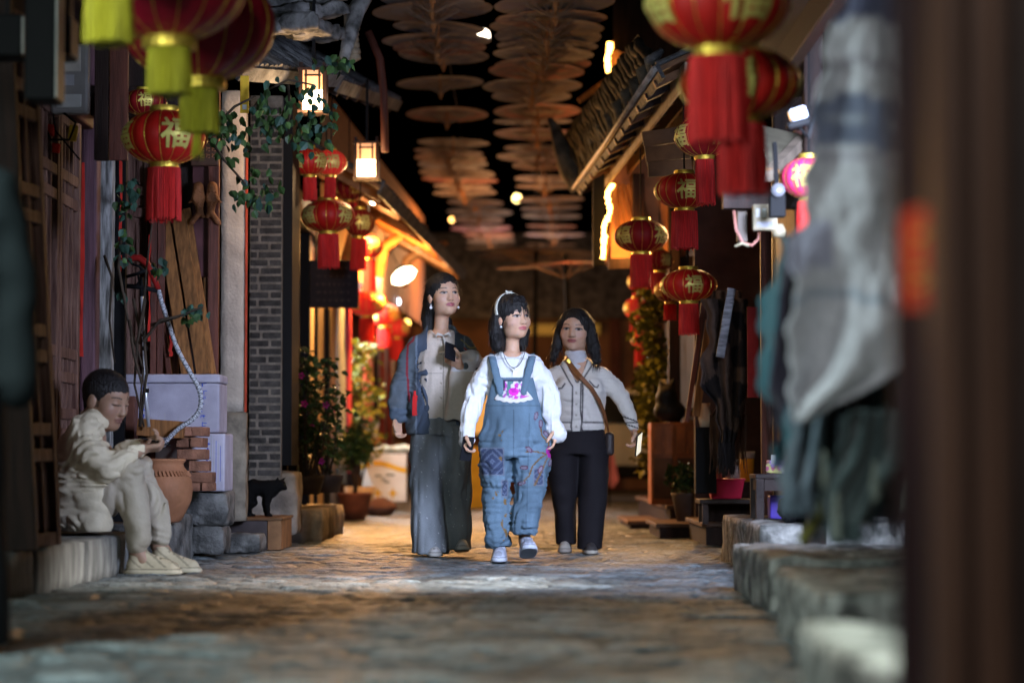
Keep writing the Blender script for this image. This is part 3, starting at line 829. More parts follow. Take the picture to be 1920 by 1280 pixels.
m = MB(); m.tube([at(75, 215, 12.7), at(95, 262, 12.65), at(130, 262, 12.6), at(142, 230, 12.6), at(120, 212, 12.6)], .007, 6); m.tube([at(100, 214, 12.7), at(104, 245, 12.65), at(150, 300, 12.7)], .005, 6)
m.build('cable', BLACK, smooth=True, label='loose black cable looping below the meter box', cat='cable')

# black housings hanging at the upper edge
for (x0, y0, x1, y1, Y, lab) in ((44, -60, 104, 186, 9.2, 'tall black loudspeaker box at the upper picture edge'), (105, 26, 130, 104, 9.4, 'small black box fixed beside the tall loudspeaker'), (-30, 26, 40, 104, 9.3, 'black box cut by the picture edge beside loudspeaker')):
    a, b = at(x0, y1, Y), at(x1, y0, Y)
    t = thing('loudspeaker', lab, 'loudspeaker')
    MB().lohi((a.x, Y, a.z), (b.x, Y + .18, b.z)).build('case', BLACK, t, bevel=.008)
    MB().lohi((b.x + .001, Y + .01, a.z + .01), (b.x + .007, Y + .17, b.z - .01)).build('side_trim', GREY_PL, t)
    m = MB(); m.lohi(((a.x + b.x) / 2 - .01, Y + .08, b.z), ((a.x + b.x) / 2 + .01, Y + .1, 3.2)); m.build('bracket', BLACK, t)
MB().lohi((-2.9, 5.0, 3.2), (-1.1, 12.2, 3.3)).build('eave_beam_panel', WOOD_DK, label='dark timber eave boards overhead at the upper edge', cat='eave')

# ================================================================ left street front farther on
def facade_left():
    X0 = -1.75
    H = thing('shop_house', 'timber shop house with warm lit tan front past the brick wall', 'house', (X0, 20, 0))
    def B(y0, y1, z0, z1, mat, name, x0=-.06, x1=0., bevel=.006):
        return MB().lohi((x0, y0 - 20, z0), (x1, y1 - 20, z1)).build(name, mat, H, bevel=bevel)
    TANP = M('tan_panel', (.42, .29, .14), .7, var=.2, scale=5, stretch=(5, 5, 1))
    B(17.25, 19.2, .33, 3.1, WOOD_DK, 'wall', -.5, -.15)
    for y in (17.5, 18.4, 19.3, 20.4): B(y, y + .12, .1, 2.9, BLACK, 'post', -.1, .04)
    B(20.55, 21.35, .1, 2.5, TANP, 'panel'); B(21.36, 21.46, .1, 2.5, BLACK, 'post', -.06, .03); B(21.48, 22.5, .1, 2.35, TANP, 'panel'); B(22.52, 22.72, .1, 2.0, BLACK, 'post', -.06, .05)
    B(22.75, 23.35, .1, 2.4, M('yellow_panel', (.55, .33, .06), .6, var=.15), 'panel')
    B(19.0, 28.6, 2.5, 2.75, WOOD_DK, 'lintel', -.15, .06)
    B(23.4, 30, 0, 2.5, M('white_shop_wall', (.55, .53, .50), .8, var=.1), 'wall', -.5, -.3)
    B(28.6, 36, 0, 2.8, WOOD_RED, 'wall', -.3, 0); 
    for y in (29.2, 30.6, 32.2, 34): B(y, y + .14, 0, 2.7, WOOD_DK if y < 31 else M('dark_red_post', (.22, .03, .02), .6), 'post', 0, .05)
    return H
facade_left()
def curtain(x, y0, y1, z0, z1, mat, lab, cat='cloth', name='hanging_cloth', amp=.02, n=40, axis='y', folds=5):
    V = []; F = []
    for i in range(n + 1):
        t = i / n
        for z in np.linspace(z0, z1, 9):
            w = amp * math.sin(t * folds * 2 * math.pi + 1.2 * math.sin(z * 3)) * (1.2 - .5 * (z - z0) / (z1 - z0))
            V.append((x + w, y0 + (y1 - y0) * t, z) if axis == 'y' else (y0 + (y1 - y0) * t, x + w, z))
    for i in range(n):
        for j in range(8): F.append((i * 9 + j, i * 9 + j + 1, i * 9 + 10 + j, i * 9 + 9 + j))
    o = MB().add(V, F).build(name, mat, None, True, label=lab, cat=cat)
    s = o.modifiers.new('cloth', 'SOLIDIFY'); s.thickness = .006
    return o
curtain(-1.70, 23.5, 24.5, .35, 2.45, M('pale_blue_cloth', (.45, .55, .62), .85, var=.1), 'pale blue cloth hanging in the left shop front')
curtain(-1.68, 24.6, 25.0, .45, 2.35, M('pink_cloth', (.62, .10, .16), .8, var=.15), 'narrow pink red cloth beside the pale blue one')
curtain(-1.62, 26.6, 27.9, .55, 2.4, M('coral_banner', (.72, .16, .12), .8, var=.1), 'coral red banner hanging before the white shop')

def foliage(root, pts, mat, n, r, seed, size=.035, name='foliage', spread=1., mesh=None):
    """leaf faces scattered round a set of points, one mesh"""
    rr = random.Random(seed); m = MB()
    for _ in range(n):
        c = Vector(rr.choice(pts)); d = Vector((rr.gauss(0, 1), rr.gauss(0, 1), rr.gauss(0, 1))).normalized() * (r * rr.random() ** .4)
        p = c + d * spread; R = Euler((rr.uniform(-1, 1), rr.uniform(-1, 1), rr.uniform(0, 6.3))).to_matrix(); s = size * rr.uniform(.6, 1.3)
        V = [R @ Vector(v) * s + p for v in ((0, 0, 0), (.35, .25, .10), (.38, .65, .12), (0, 1.1, -.05), (-.38, .65, .12), (-.35, .25, .10))]
        m.add(V, [(0, 1, 2, 3), (0, 3, 4, 5)])
    o = m.build(name, mat, root); o['kind'] = 'stuff'
    return o
# bushes with magenta flowers on the terrace
MAG = M('magenta_petal', (.50, .02, .26), .6, var=.2)
for k, (px, py, Y, hh, n, lab) in enumerate(((575, 770, 18.2, .75, 420, 'dark leafy bush with magenta flowers behind the cat'), (612, 760, 19.0, .8, 420, 'second dark bush with magenta flowers nearer the small tree'))):
    b = at(px, py, Y)
    t = thing('flowering_bush', lab, 'bush', (b.x, Y, .33), group='flowering bushes on the terrace')
    m = MB(); rr = random.Random(k)
    tips = []
    for i in range(9):
        e = Vector((rr.uniform(-.20, .20), rr.uniform(-.2, .2), rr.uniform(.35, 1.05))); tips.append(e); tips.append(e * .6)
        m.tube([(0, 0, 0), e * .5 + Vector((rr.uniform(-.04, .04), 0, 0)), e], [.012, .008, .004], 5)
    m.build('stem', STEM, t)
    foliage(t, tips, LEAF, n, .15, k + 5, .05)
    for i in range(4):
        p = rr.choice(tips) + Vector((rr.uniform(-.05, .05), -.15, rr.uniform(-.1, .05)))
        m = MB()
        for a in range(5):
            an = a * 1.257; m.add([p + Vector((math.cos(an + q) * r_, -.01 * r_ * 40, math.sin(an + q) * r_)) for q, r_ in ((0, .004), (-.5, .02), (0, .032), (.5, .02))], [(0, 1, 2, 3)])
        m.build('flower', MAG, t)
    m = MB(); m.lathe([(.10, 0), (.13, .10), (.14, .14), (.12, .14), (.10, .05)], 18, (0, 0, 0)); m.build('pot', M('dark_pot', (.05, .035, .03), .6), t, True)
# small tree in a pot
b = at(664, 975, 23.4)
t = thing('potted_tree', 'small round crowned tree in reddish pot at street side', 'potted tree', (b.x, 23.4, 0))
m = MB(); m.lathe([(.10, 0), (.14, .12), (.165, .24), (.175, .27), (.155, .27), (.13, .2)], 22); m.build('pot', M('reddish_pot', (.20, .07, .04), .6, var=.25), t, True)
m = MB(); m.tube([(0, 0, .2), (.015, 0, .35), (-.02, 0, .48), (-.01, 0, .62)], [.025, .02, .016, .014], 8)
for e in ((.12, 0, .70), (-.12, .03, .68), (.03, .1, .8), (-.05, -.08, .78), (.08, -.05, .62)): m.tube([(-.01, 0, .52), e], [.012, .005], 6)
m.build('trunk', STEM, t, True)
foliage(t, [(.10, 0, .70), (-.10, .03, .68), (0, .05, .80), (-.03, -.06, .76), (.08, -.05, .62), (-.08, 0, .60), (.05, 0, .85)], LEAF, 620, .13, 12, .055, 'crown')
# bright plant against the lit shop
t = thing('potted_plant', 'yellow green plant glowing in front of the white shop light', 'plant', (-1.62, 25.8, 0))
m = MB(); m.lathe([(.13, 0), (.17, .30), (.15, .30)], 18); m.build('pot', M('pale_pot', (.45, .40, .32), .6), t, True)
m = MB()
for e in ((.0, 0, 1.0), (.12, 0, .9), (-.1, .1, .85)): m.tube([(0, 0, .25), e], [.015, .006], 6)
m.build('stem', STEM, t)
foliage(t, [(0, 0, .9), (.12, 0, .75), (-.1, 0, .7), (.05, 0, 1.05), (.1, 0, 1.3), (-.05, 0, 1.5), (.05, 0, 1.75)], M('leaf_bright', (.20, .24, .04), .5, var=.4, rnd=.2), 520, .19, 14, .07)
# white box with gold band, bag, sack, figurine
t = thing('carton', 'white carton with gold wave band by the left shop', 'carton', (at(722, 0, 27).x, 27.0, .0))
zb = at(0, 940, 27).z; zt = at(0, 850, 27).z
MB().lohi((-.25, 0, zb), (.25, .35, zt)).build('body', M('carton_white', (.62, .64, .62), .6, var=.08), t, bevel=.006)
m = MB(); n = 20
for i in range(n):
    x0, x1 = -.25 + .5 * i / n, -.25 + .5 * (i + 1) / n; f = lambda x: zt - .14 + .04 * math.sin((x + .25) * 9)
    m.add([(x0, -.003, f(x0) - .035), (x1, -.003, f(x1) - .035), (x1, -.003, f(x1) + .02), (x0, -.003, f(x0) + .02)], [(0, 1, 2, 3)])
m.build('gold_band', YELLOW, t)
for cx in (-.07, .1):
    m = MB(); m.prism([(cx, zb + .02), (cx + .02, zb + .08), (cx + .06, zb + .09), (cx + .02, zb + .11), (cx, zb + .16), (cx - .02, zb + .11), (cx - .06, zb + .09), (cx - .02, zb + .08)], lambda u, v: (u, -.004, v), lambda u, v: (u, -.001, v)); m.build('gold_star', YELLOW, t)
m = MB()
for (x, z, w) in ((-.1, .28, .08), (.02, .29, .1), (-.03, .24, .05), (.0, .21, .06)): m.lohi((x, -.004, zb + z), (x + w, -.001, zb + z + .016))
m.build('printed_marks', M('green_ink', (.03, .12, .08), .7), t)
S = SDF((-.25, -.16, -.02), (.27, .2, .14), .012); S.ell((-.05, 0, .03), (.17, .12, .04), None, .03); S.ell((.12, .02, .04), (.12, .1, .035), None, .03); S.fold(.02, 14, 14, 20, 5)
V, Q = S.mesh(); o = link('plastic_bag', np_mesh('plastic_bag', V, Q), M('pale_bag', (.55, .68, .70), .3, var=.1)); o.location = (at(735, 0, 27.1).x, 27.15, zt + .02); tag(o, 'pale blue plastic bag lying on the white carton', 'bag')
S = SDF((-.25, -.2, -.02), (.28, .2, .26), .012); S.ell((0, 0, .09), (.18, .14, .10), None, .03); S.fold(.02, 9, 9, 12, 6)
V, Q = S.mesh(); o = link('sack', np_mesh('sack', V, Q), M('mauve_sack', (.16, .10, .10), .8, var=.2)); o.location = (at(716, 0, 25.5).x, 25.5, 0); tag(o, 'mauve sack slumped before the white carton', 'sack')
t = thing('figurine', 'small white figurine on an orange pot by the left shop', 'figurine', (at(705, 0, 28).x, 28.0, at(0, 838, 28).z))
m = MB(); m.lathe([(.06, 0), (.075, .06), (.08, .10), (.05, .1)], 14); m.build('base', M('orange_pot', (.55, .18, .06), .6), t, True)
m = MB(); m.lathe([(.03, .1), (.045, .15), (.03, .2), (.05, .24), (.045, .29), (.015, .33)], 12); m.build('body', WHITE_PL, t, True)
MB().lohi((-.3, -.2, -.6), (.3, .3, -.001)).build('stand', WOOD_DK, t)
t['label'] = 'small white figurine on an orange pot and dark stand by left shop'

# sign board
t = thing('sign_board', 'dark hanging sign board with faint rows of lettering', 'sign')
a, b = at(581, 577, 20.4), at(672, 488, 20.4)
MB().lohi((a.x, 20.4, a.z), (b.x, 20.44, b.z)).build('board', M('sign_dark', (.018, .010, .009), .6, var=.3), t, bevel=.005)
rr = random.Random(8)
for j in range(5):
    m = MB()
    x = a.x + .05
    while x < b.x - .08:
        w = rr.uniform(.02, .05); z = b.z - .07 - j * .068
        m.lohi((x, 20.395, z), (x + w, 20.401, z + .008)); m.lohi((x + w * .4, 20.395, z - .014), (x + w * .4 + .007, 20.401, z + .018)); x += w + .016
    o = m.build('lettering', M('sign_letters', (.06, .035, .025), .6), t); o['kind'] = 'stuff'
m = MB()
for x in (a.x + .05, b.x - .05): m.bar((x, 20.42, b.z), (x, 20.42, b.z + .6), .01, .01)
m.build('hanger', BLACK, t)

# ---------------------------------------------------------------- roofs on the left
def tile_rows(parent, A, B, up, n, L, r=.038, mat=TILE, seed=0, seg=7):
    """rows of half-round tiles: eave line A..B, each row runs 'up' for L"""
    A, B, up = Vector(A), Vector(B), Vector(up).normalized()
    rr = random.Random(seed)
    al = (B - A); side = al.normalized(); nrm = side.cross(up)
    if nrm.z < 0: nrm = -nrm
    me = None
    for i in range(n):
        p = A + al * ((i + .5) / n)
        V = []; F = []
        k = 7
        for s in range(seg):
            for e in (0, 1):
                q = up * (L * (s + e * .98) / seg); rad = r * (1.0 - .12 * e)
                for j in range(k):
                    a = math.pi * j / (k - 1)
                    V.append(q + side * (math.cos(a) * rad) + nrm * (math.sin(a) * rad))
        for s in range(seg * 2 - 1):
            for j in range(k - 1): F.append((s * k + j, s * k + j + 1, (s + 1) * k + j + 1, (s + 1) * k + j))
        F.append(tuple(range(k)))
        if me is None:
            mm = MB(); mm.add(V, F); me = mm.mesh('tile_row'); me.materials.append(mat)
        o = link('tile_row', me, None, parent, p + Vector((rr.uniform(-.006, .006), 0, rr.uniform(-.008, .008))))
def roof(label, A, B, up, L, n, soff=WOOD_DK, drop=.05, seed=0, rafters=0, name='tiled_eave', soffit_boards=0):
    """an eave: tile rows above a boarded soffit with rafters"""
    A, B, up = Vector(A), Vector(B), Vector(up).normalized()
    t = thing(name, label, 'roof')
    nrm = (B - A).cross(up).normalized()
    if nrm.z < 0: nrm = -nrm
    q = [A, B, B + up * L, A + up * L]
    m = MB(); V = [p - nrm * .012 for p in q] + [p - nrm * .045 for p in q]
    m.add(V, [(0, 1, 2, 3), (7, 6, 5, 4), (0, 4, 5, 1), (1, 5, 6, 2), (2, 6, 7, 3), (3, 7, 4, 0)]); m.build('soffit', soff, t)
    tile_rows(t, A, B, up, n, L, seed=seed)
    m = MB(); m.bar(A - nrm * .04 - up * .012, B - nrm * .04 - up * .012, .025, .10, nrm); m.build('fascia', TILE, t)
    for i in range(rafters):
        p = A.lerp(B, (i + .5) / rafters) - nrm * .085
        MB().bar(p, p + up * (L - .02), .055, .075, nrm).build('rafter', soff, t)
    return t
# nearest left eave with lime rendered ridge
a = at(455, 125, 14.6); b = at(640, 140, 16.4)
rf = roof('grey tiled eave with lime rendered ridge above the vines', (a.x, 14.6, a.z), (b.x, 16.4, b.z), (-1.0, -.25, .62), .9, 22, seed=2)
for i, (x0, y0, x1, y1, w, Y) in enumerate(((490, 30, 640, 18, .10, 15.2), (500, 52, 620, 66, .07, 15.0), (560, 40, 605, 66, .09, 14.9), (480, -5, 640, -12, .12, 15.3))):
    P0, P1 = at(x0, y0, Y), at(x1, y1, Y + .5)
    stone_ = stone_mesh('lime_ridge', ((P1 - P0).length, .22, w), 60 + i, .030, .022, .012)
    o = link('lime_ridge', stone_, LIME, rf, (P0 + P1) / 2); d = P1 - P0; o.rotation_euler = (0, -math.atan2(d.z, math.hypot(d.x, d.y)), math.atan2(d.y, d.x))
m = MB(); m.tube([at(645, 110, 15.6), at(655, 70, 15.7), at(668, 20, 15.8), at(690, -20, 15.9)], [.035, .05, .06, .06], 8); o = m.build('lime_ridge', LIME, rf, True)
# carved bracket and pipe
m = MB()
for i in range(9): m.lathe([(.02, -.03), (.055, -.01), (.05, .02), (.02, .04)], 10, at(660 + 2 * math.sin(i), 20 + i * 11, 16.6))
m.tube([at(650, 10, 16.6), at(650, 118, 16.6)], .02, 8); m.build('carved_bracket', M('pale_carving', (.26, .20, .13), .6, var=.4, scale=15), smooth=True, label='pale carved timber bracket below the tiled eave', cat='bracket')
m = MB(); m.tube([at(690, 60, 18.2), at(712, 110, 18.2), at(720, 180, 18.2), at(722, 285, 18.2)], .030, 10); m.build('roof_beam_end', WOOD_RED, smooth=True, label='curved reddish beam descending from the left roof', cat='beam')
a, b = at(640, 150, 17.6), at(735, 150, 19.6)
roof('dark middle eave on the left above the box lanterns', (a.x, 17.4, at(0, 150, 17.4).z), (b.x, 21.0, at(0, 190, 21.0).z), (-1, 0, .55), 1.4, 22, rafters=7, seed=4)
# lower left eave lit amber from beneath
A, B = at(716, 345, 19.8), at(872, 512, 29.0)
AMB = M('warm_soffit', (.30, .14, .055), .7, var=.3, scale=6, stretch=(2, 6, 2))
roof('long left eave glowing amber underneath', A, B, (-1, 0, .55), 1.3, 40, soff=AMB, rafters=12, seed=6)
# wall beneath it
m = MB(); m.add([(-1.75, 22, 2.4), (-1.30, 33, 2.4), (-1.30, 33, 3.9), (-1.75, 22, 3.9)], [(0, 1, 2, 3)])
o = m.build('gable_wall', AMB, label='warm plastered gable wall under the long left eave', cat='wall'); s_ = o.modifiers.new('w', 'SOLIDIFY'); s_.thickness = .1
# curved brackets under the long eave
for i, (px, py, Y) in enumerate(((722, 420, 22.5), (770, 455, 25.0), (810, 480, 27.5))):
    p = at(px, py, Y); m = MB(); m.tube([p + Vector((-.35, 0, -.35)), p + Vector((-.28, 0, -.05)), p + Vector((-.05, 0, .12)), p + Vector((.18, 0, .15))], [.07, .06, .05, .03], 8)
    m.build('eave_bracket', AMB, smooth=True, label=('first', 'second', 'third')[i] + ' curved bracket below the long amber left eave', cat='bracket', group='brackets under the long eave')

# ---------------------------------------------------------------- vines
_leafmesh = {}
def leaf_mesh(mat, key):
    if key not in _leafmesh:
        V = [(0, 0, 0), (.02, .012, .004), (.024, .034, .004), (0, .062, -.006), (-.024, .034, .004), (-.02, .012, .004), (0, .03, -.003)]
        me = bpy.data.meshes.new('leaf'); me.from_pydata(V, [], [(0, 1, 6), (1, 2, 6), (2, 3, 6), (3, 4, 6), (4, 5, 6), (5, 0, 6)]); me.materials.append(mat); _leafmesh[key] = me
    return _leafmesh[key]
def vine(label, stems, clusters, Y, seed, mats=(LEAF,), scale=1., jit=.35):
    rr = random.Random(seed); root = thing('vine', label, 'vine', at(*stems[0][0], Y))
    o0 = root.location
    for st in stems:
        m = MB(); pts = [at(x, y, Y + rr.uniform(-.05, .05)) - o0 for x, y in st]
        m.tube(pts, [.010 * (1 - .6 * i / len(pts)) for i in range(len(pts))], 6); m.build('stem', STEM, root, True)
    for (cx, cy, rx, ry, n) in clusters:
        for _ in range(n):
            a = rr.uniform(0, 6.28); q = math.sqrt(rr.random())
            p = at(cx + rx * q * math.cos(a), cy + ry * q * math.sin(a), Y + rr.uniform(-jit, jit)) - o0
            l = link('leaf', leaf_mesh(mats[0], mats[0].name) if rr.random() < .7 else leaf_mesh(mats[-1], mats[-1].name), None, root, p)
            l.rotation_euler = (rr.uniform(-1.9, -.6), rr.uniform(-.7, .7), rr.uniform(-1.2, 1.2)); s = rr.uniform(.75, 1.35) * scale; l.scale = (s, s, s)
    return root
vine('leafy vine trailing from the tiled eave before the box lantern', [[(470, 210), (500, 170), (540, 150), (590, 160)], [(400, 240), (440, 200), (480, 180)], [(392, 258), (420, 300), (460, 345)], [(540, 160), (545, 210), (530, 260)]],
     [(540, 200, 65, 62, 80), (600, 225, 38, 48, 34), (622, 112, 42, 26, 26), (430, 250, 42, 50, 40), (478, 345, 50, 36, 34), (470, 378, 40, 18, 16), (572, 275, 28, 20, 10), (415, 235, 34, 34, 16), (500, 230, 25, 45, 24)], 14.2, 3, (LEAF, LEAF_BLUE), .85, .25)
vine('climbing vine with grey green leaves on the weathered post', [[(262, 800), (275, 700), (268, 600), (275, 500), (285, 420)], [(228, 430), (222, 500), (240, 600), (268, 690), (262, 790)], [(196, 480), (210, 520), (205, 600), (215, 680)], [(282, 610), (330, 595), (380, 575)], [(250, 560), (262, 620), (275, 640)]],
     [(235, 370, 18, 34, 20), (232, 460, 16, 38, 24), (372, 578, 28, 15, 16), (300, 498, 16, 22, 12), (228, 550, 14, 8, 4), (248, 350, 12, 18, 8)], 13.75, 5, (LEAF_BLUE, LEAF), .78, .05)
vine('bare creeper stems crossing in front of the wand', [[(268, 640), (300, 600), (345, 590)], [(243, 600), (250, 660), (266, 720), (262, 780)], [(272, 560), (258, 640), (252, 720), (270, 800)]], [(352, 600, 10, 8, 3)], 13.7, 8, (LEAF,))

# ---------------------------------------------------------------- box lanterns
GLOW = M('lamp_paper_glow', (.9, .75, .5), .5, emit=(1., .80, .52), es=9., rnd=0)
GLOW_TOP = M('lamp_paper_dim', (.7, .38, .2), .6, emit=(1., .45, .18), es=.9, rnd=0)
def box_lantern(label, px, py, Y, w, h, power=20):
    c = at(px, py, Y); t = thing('box_lantern', label, 'lantern', c, group='lit box lanterns')
    MB().lohi((-w / 2, -w / 2, -h / 2), (w / 2, w / 2, 0)).build('glowing_panel', GLOW, t)
    MB().lohi((-w / 2, -w / 2, .001), (w / 2, w / 2, h / 2)).build('upper_panel', GLOW_TOP, t)
    f = WOOD_DK
    for sx in (-1, 1):
        for sy in (-1, 1): MB().lohi((sx * w / 2 - .012, sy * w / 2 - .012, -h / 2 - .02), (sx * w / 2 + .012, sy * w / 2 + .012, h / 2 + .05)).build('corner_post', f, t)
        MB().lohi((sx * w * .28 - .006, -w / 2 - .008, 0.), (sx * w * .28 + .006, -w / 2 - .002, h / 2)).build('bar', f, t)
    for z in (-h / 2 - .02, h / 2): MB().lohi((-w / 2 - .02, -w / 2 - .02, z), (w / 2 + .02, w / 2 + .02, z + .015)).build('frame', f, t)
    MB().lohi((-w * .35, -w / 2 - .009, h * .35), (w * .35, -w / 2 - .003, h * .35 + .012)).build('bar', f, t)
    MB().lohi((-.01, -.01, h / 2), (.01, .01, h / 2 + .5)).build('hanger', BLACK, t)
    l = lamp('lantern_light', 'POINT', c + Vector((0, -w, -h / 2 - .06)), power, (1, .62, .30), .06); 
    return t
box_lantern('lit paper box lantern half hidden by vine leaves', 588, 172, 15.3, .15, .25, 30)
box_lantern('lit paper box lantern with dark grille hanging farther left', 688, 302, 18.4, .165, .25)

# yellow tag, lamps in the far left
o = MB().lohi((0, 0, 0), (.052, .01, .225)).build('yellow_sign', YELLOW, bevel=.003, label='narrow yellow sign strip hanging near the vine', cat='sign'); o.location = at(450, 212, 14.4)
MB().lohi((.014, -.003, .02), (.040, -.001, .05)).build('label_plate', WHITE_PL, o)
def globe_lamp(px, py, Y, r, col, es, power, label, sq=1.):
    c = at(px, py, Y); t = thing('street_lamp', label, 'lamp', c)
    if sq < 1: t.rotation_euler = (0, -.5, 0)
    m = MB(); m.lathe([(.01, -r * sq), (r * .6, -r * .8 * sq), (r, -.1 * r), (r * .8, r * .6 * sq), (r * .3, r * sq)], 16); m.build('globe', M('lamp_glow_%d_%d' % (px, py), (1, 1, 1), emit=col, es=es, rnd=0), t, True)
    m = MB(); m.lathe([(r * .35, r * .95 * sq), (r * .35, r * 1.4 * sq), (.01, r * 1.5 * sq)], 12); m.build('cap', BLACK, t, True)
    m = MB(); m.bar((0, 0, r), (0, .3, r + .25), .012, .012); m.build('arm', BLACK, t)
    if power: lamp('globe_light', 'POINT', c + Vector((0, -r * 1.5 - .05, 0)), power, col, r)
globe_lamp(757, 517, 27, .15, (1, .86, .55), 14, 60, 'large warm white lamp glowing above the far left lanterns', .55)
globe_lamp(741, 566, 29, .06, (.75, .85, 1), 16, 25, 'small cool white lamp below the large warm one')
globe_lamp(758, 432, 26, .04, (1, .55, .15), 14, 0, 'tiny amber bulb on the long left eave')
globe_lamp(700, 378, 21.5, .03, (1, .7, .4), 16, 30, 'small bright bulb at the start of the long left eave')
globe_lamp(907, 67, 40, .09, (1, .86, .66), 12, 0, 'lone white lamp high between the umbrella rows')
globe_lamp(969, 372, 52, .08, (1, .70, .25), 12, 0, 'distant amber lamp between the umbrella rows')
globe_lamp(1035, 634, 50, .12, (1, .30, .04), 4, 0, 'dim orange lamp far behind the walking women')
globe_lamp(762, 606, 30, .05, (1, .6, .12), 8, 0, 'small amber bulb beside the tall woman\'s shoulder')
globe_lamp(847, 412, 38, .04, (1, .5, .12), 8, 0, 'dim amber bulb under the left umbrella row')

# ================================================================ red lanterns
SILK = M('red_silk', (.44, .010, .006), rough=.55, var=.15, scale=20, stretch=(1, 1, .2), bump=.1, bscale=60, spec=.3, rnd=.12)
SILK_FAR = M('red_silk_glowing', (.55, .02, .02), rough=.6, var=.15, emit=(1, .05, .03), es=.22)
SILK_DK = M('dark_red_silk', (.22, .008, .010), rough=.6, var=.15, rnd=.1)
SILK_PINK = M('pink_silk', (.62, .03, .12), rough=.5, var=.1)
TASSEL_RED = M('red_fringe', (.55, .022, .020), rough=.65, var=.35, scale=30, stretch=(8, 8, .3), rnd=.08)
CRIMSON = M('crimson_silk', (.34, .008, .026), rough=.5, var=.15, scale=20, stretch=(1, 1, .2), spec=.3, rnd=.08)  # crimson silk, darkened in the colour where the near left lanterns get less light
TASSEL_YEL = M('yellow_fringe', (.36, .32, .02), rough=.7, var=.3, scale=30, stretch=(8, 8, .3), rnd=.05)
FU = M('gold_character', (.72, .60, .16), rough=.45, metal=.35, var=.15, rnd=0)
_lm = {}
def fu_mesh(R, H):
    key = ('fu', round(R, 3), round(H, 3))
    if key in _lm: return _lm[key]
    cu = bpy.data.curves.new('fu', 'FONT'); cu.body = '\u798f'; cu.size = 1.; cu.align_x = 'CENTER'; cu.align_y = 'CENTER'; cu.resolution_u = 2; cu.offset = .022
    ob = bpy.data.objects.new('fu', cu); COL.objects.link(ob)
    dg = bpy.context.evaluated_depsgraph_get(); me = bpy.data.meshes.new_from_object(ob.evaluated_get(dg)); bpy.data.objects.remove(ob)
    bm = bmesh.new(); bm.from_mesh(me); bmesh.ops.triangulate(bm, faces=bm.faces[:])
    for _ in range(3):
        ed = [e for e in bm.edges if e.calc_length() > .10]
        if not ed: break
        bmesh.ops.subdivide_edges(bm, edges=ed, cuts=1); bmesh.ops.triangulate(bm, faces=bm.faces[:])
    xs = [v.co.x for v in bm.verts]; zs = [v.co.y for v in bm.verts]
    cx, cz = (min(xs) + max(xs)) / 2, (min(zs) + max(zs)) / 2; s = 1.15 * H / (max(zs) - min(zs))
    for v in bm.verts:
        x, z = (v.co.x - cx) * s, (v.co.y - cz) * s
        q = max(.05, 1 - (z / H) ** 2); rr = R * math.sqrt(q); an = x / R
        v.co = (math.sin(an) * rr * 1.03, -math.cos(an) * rr * 1.03 - .002, z)
    bm.to_mesh(me); bm.free(); me.materials.clear(); me.materials.append(FU); _lm[key] = me
    return me
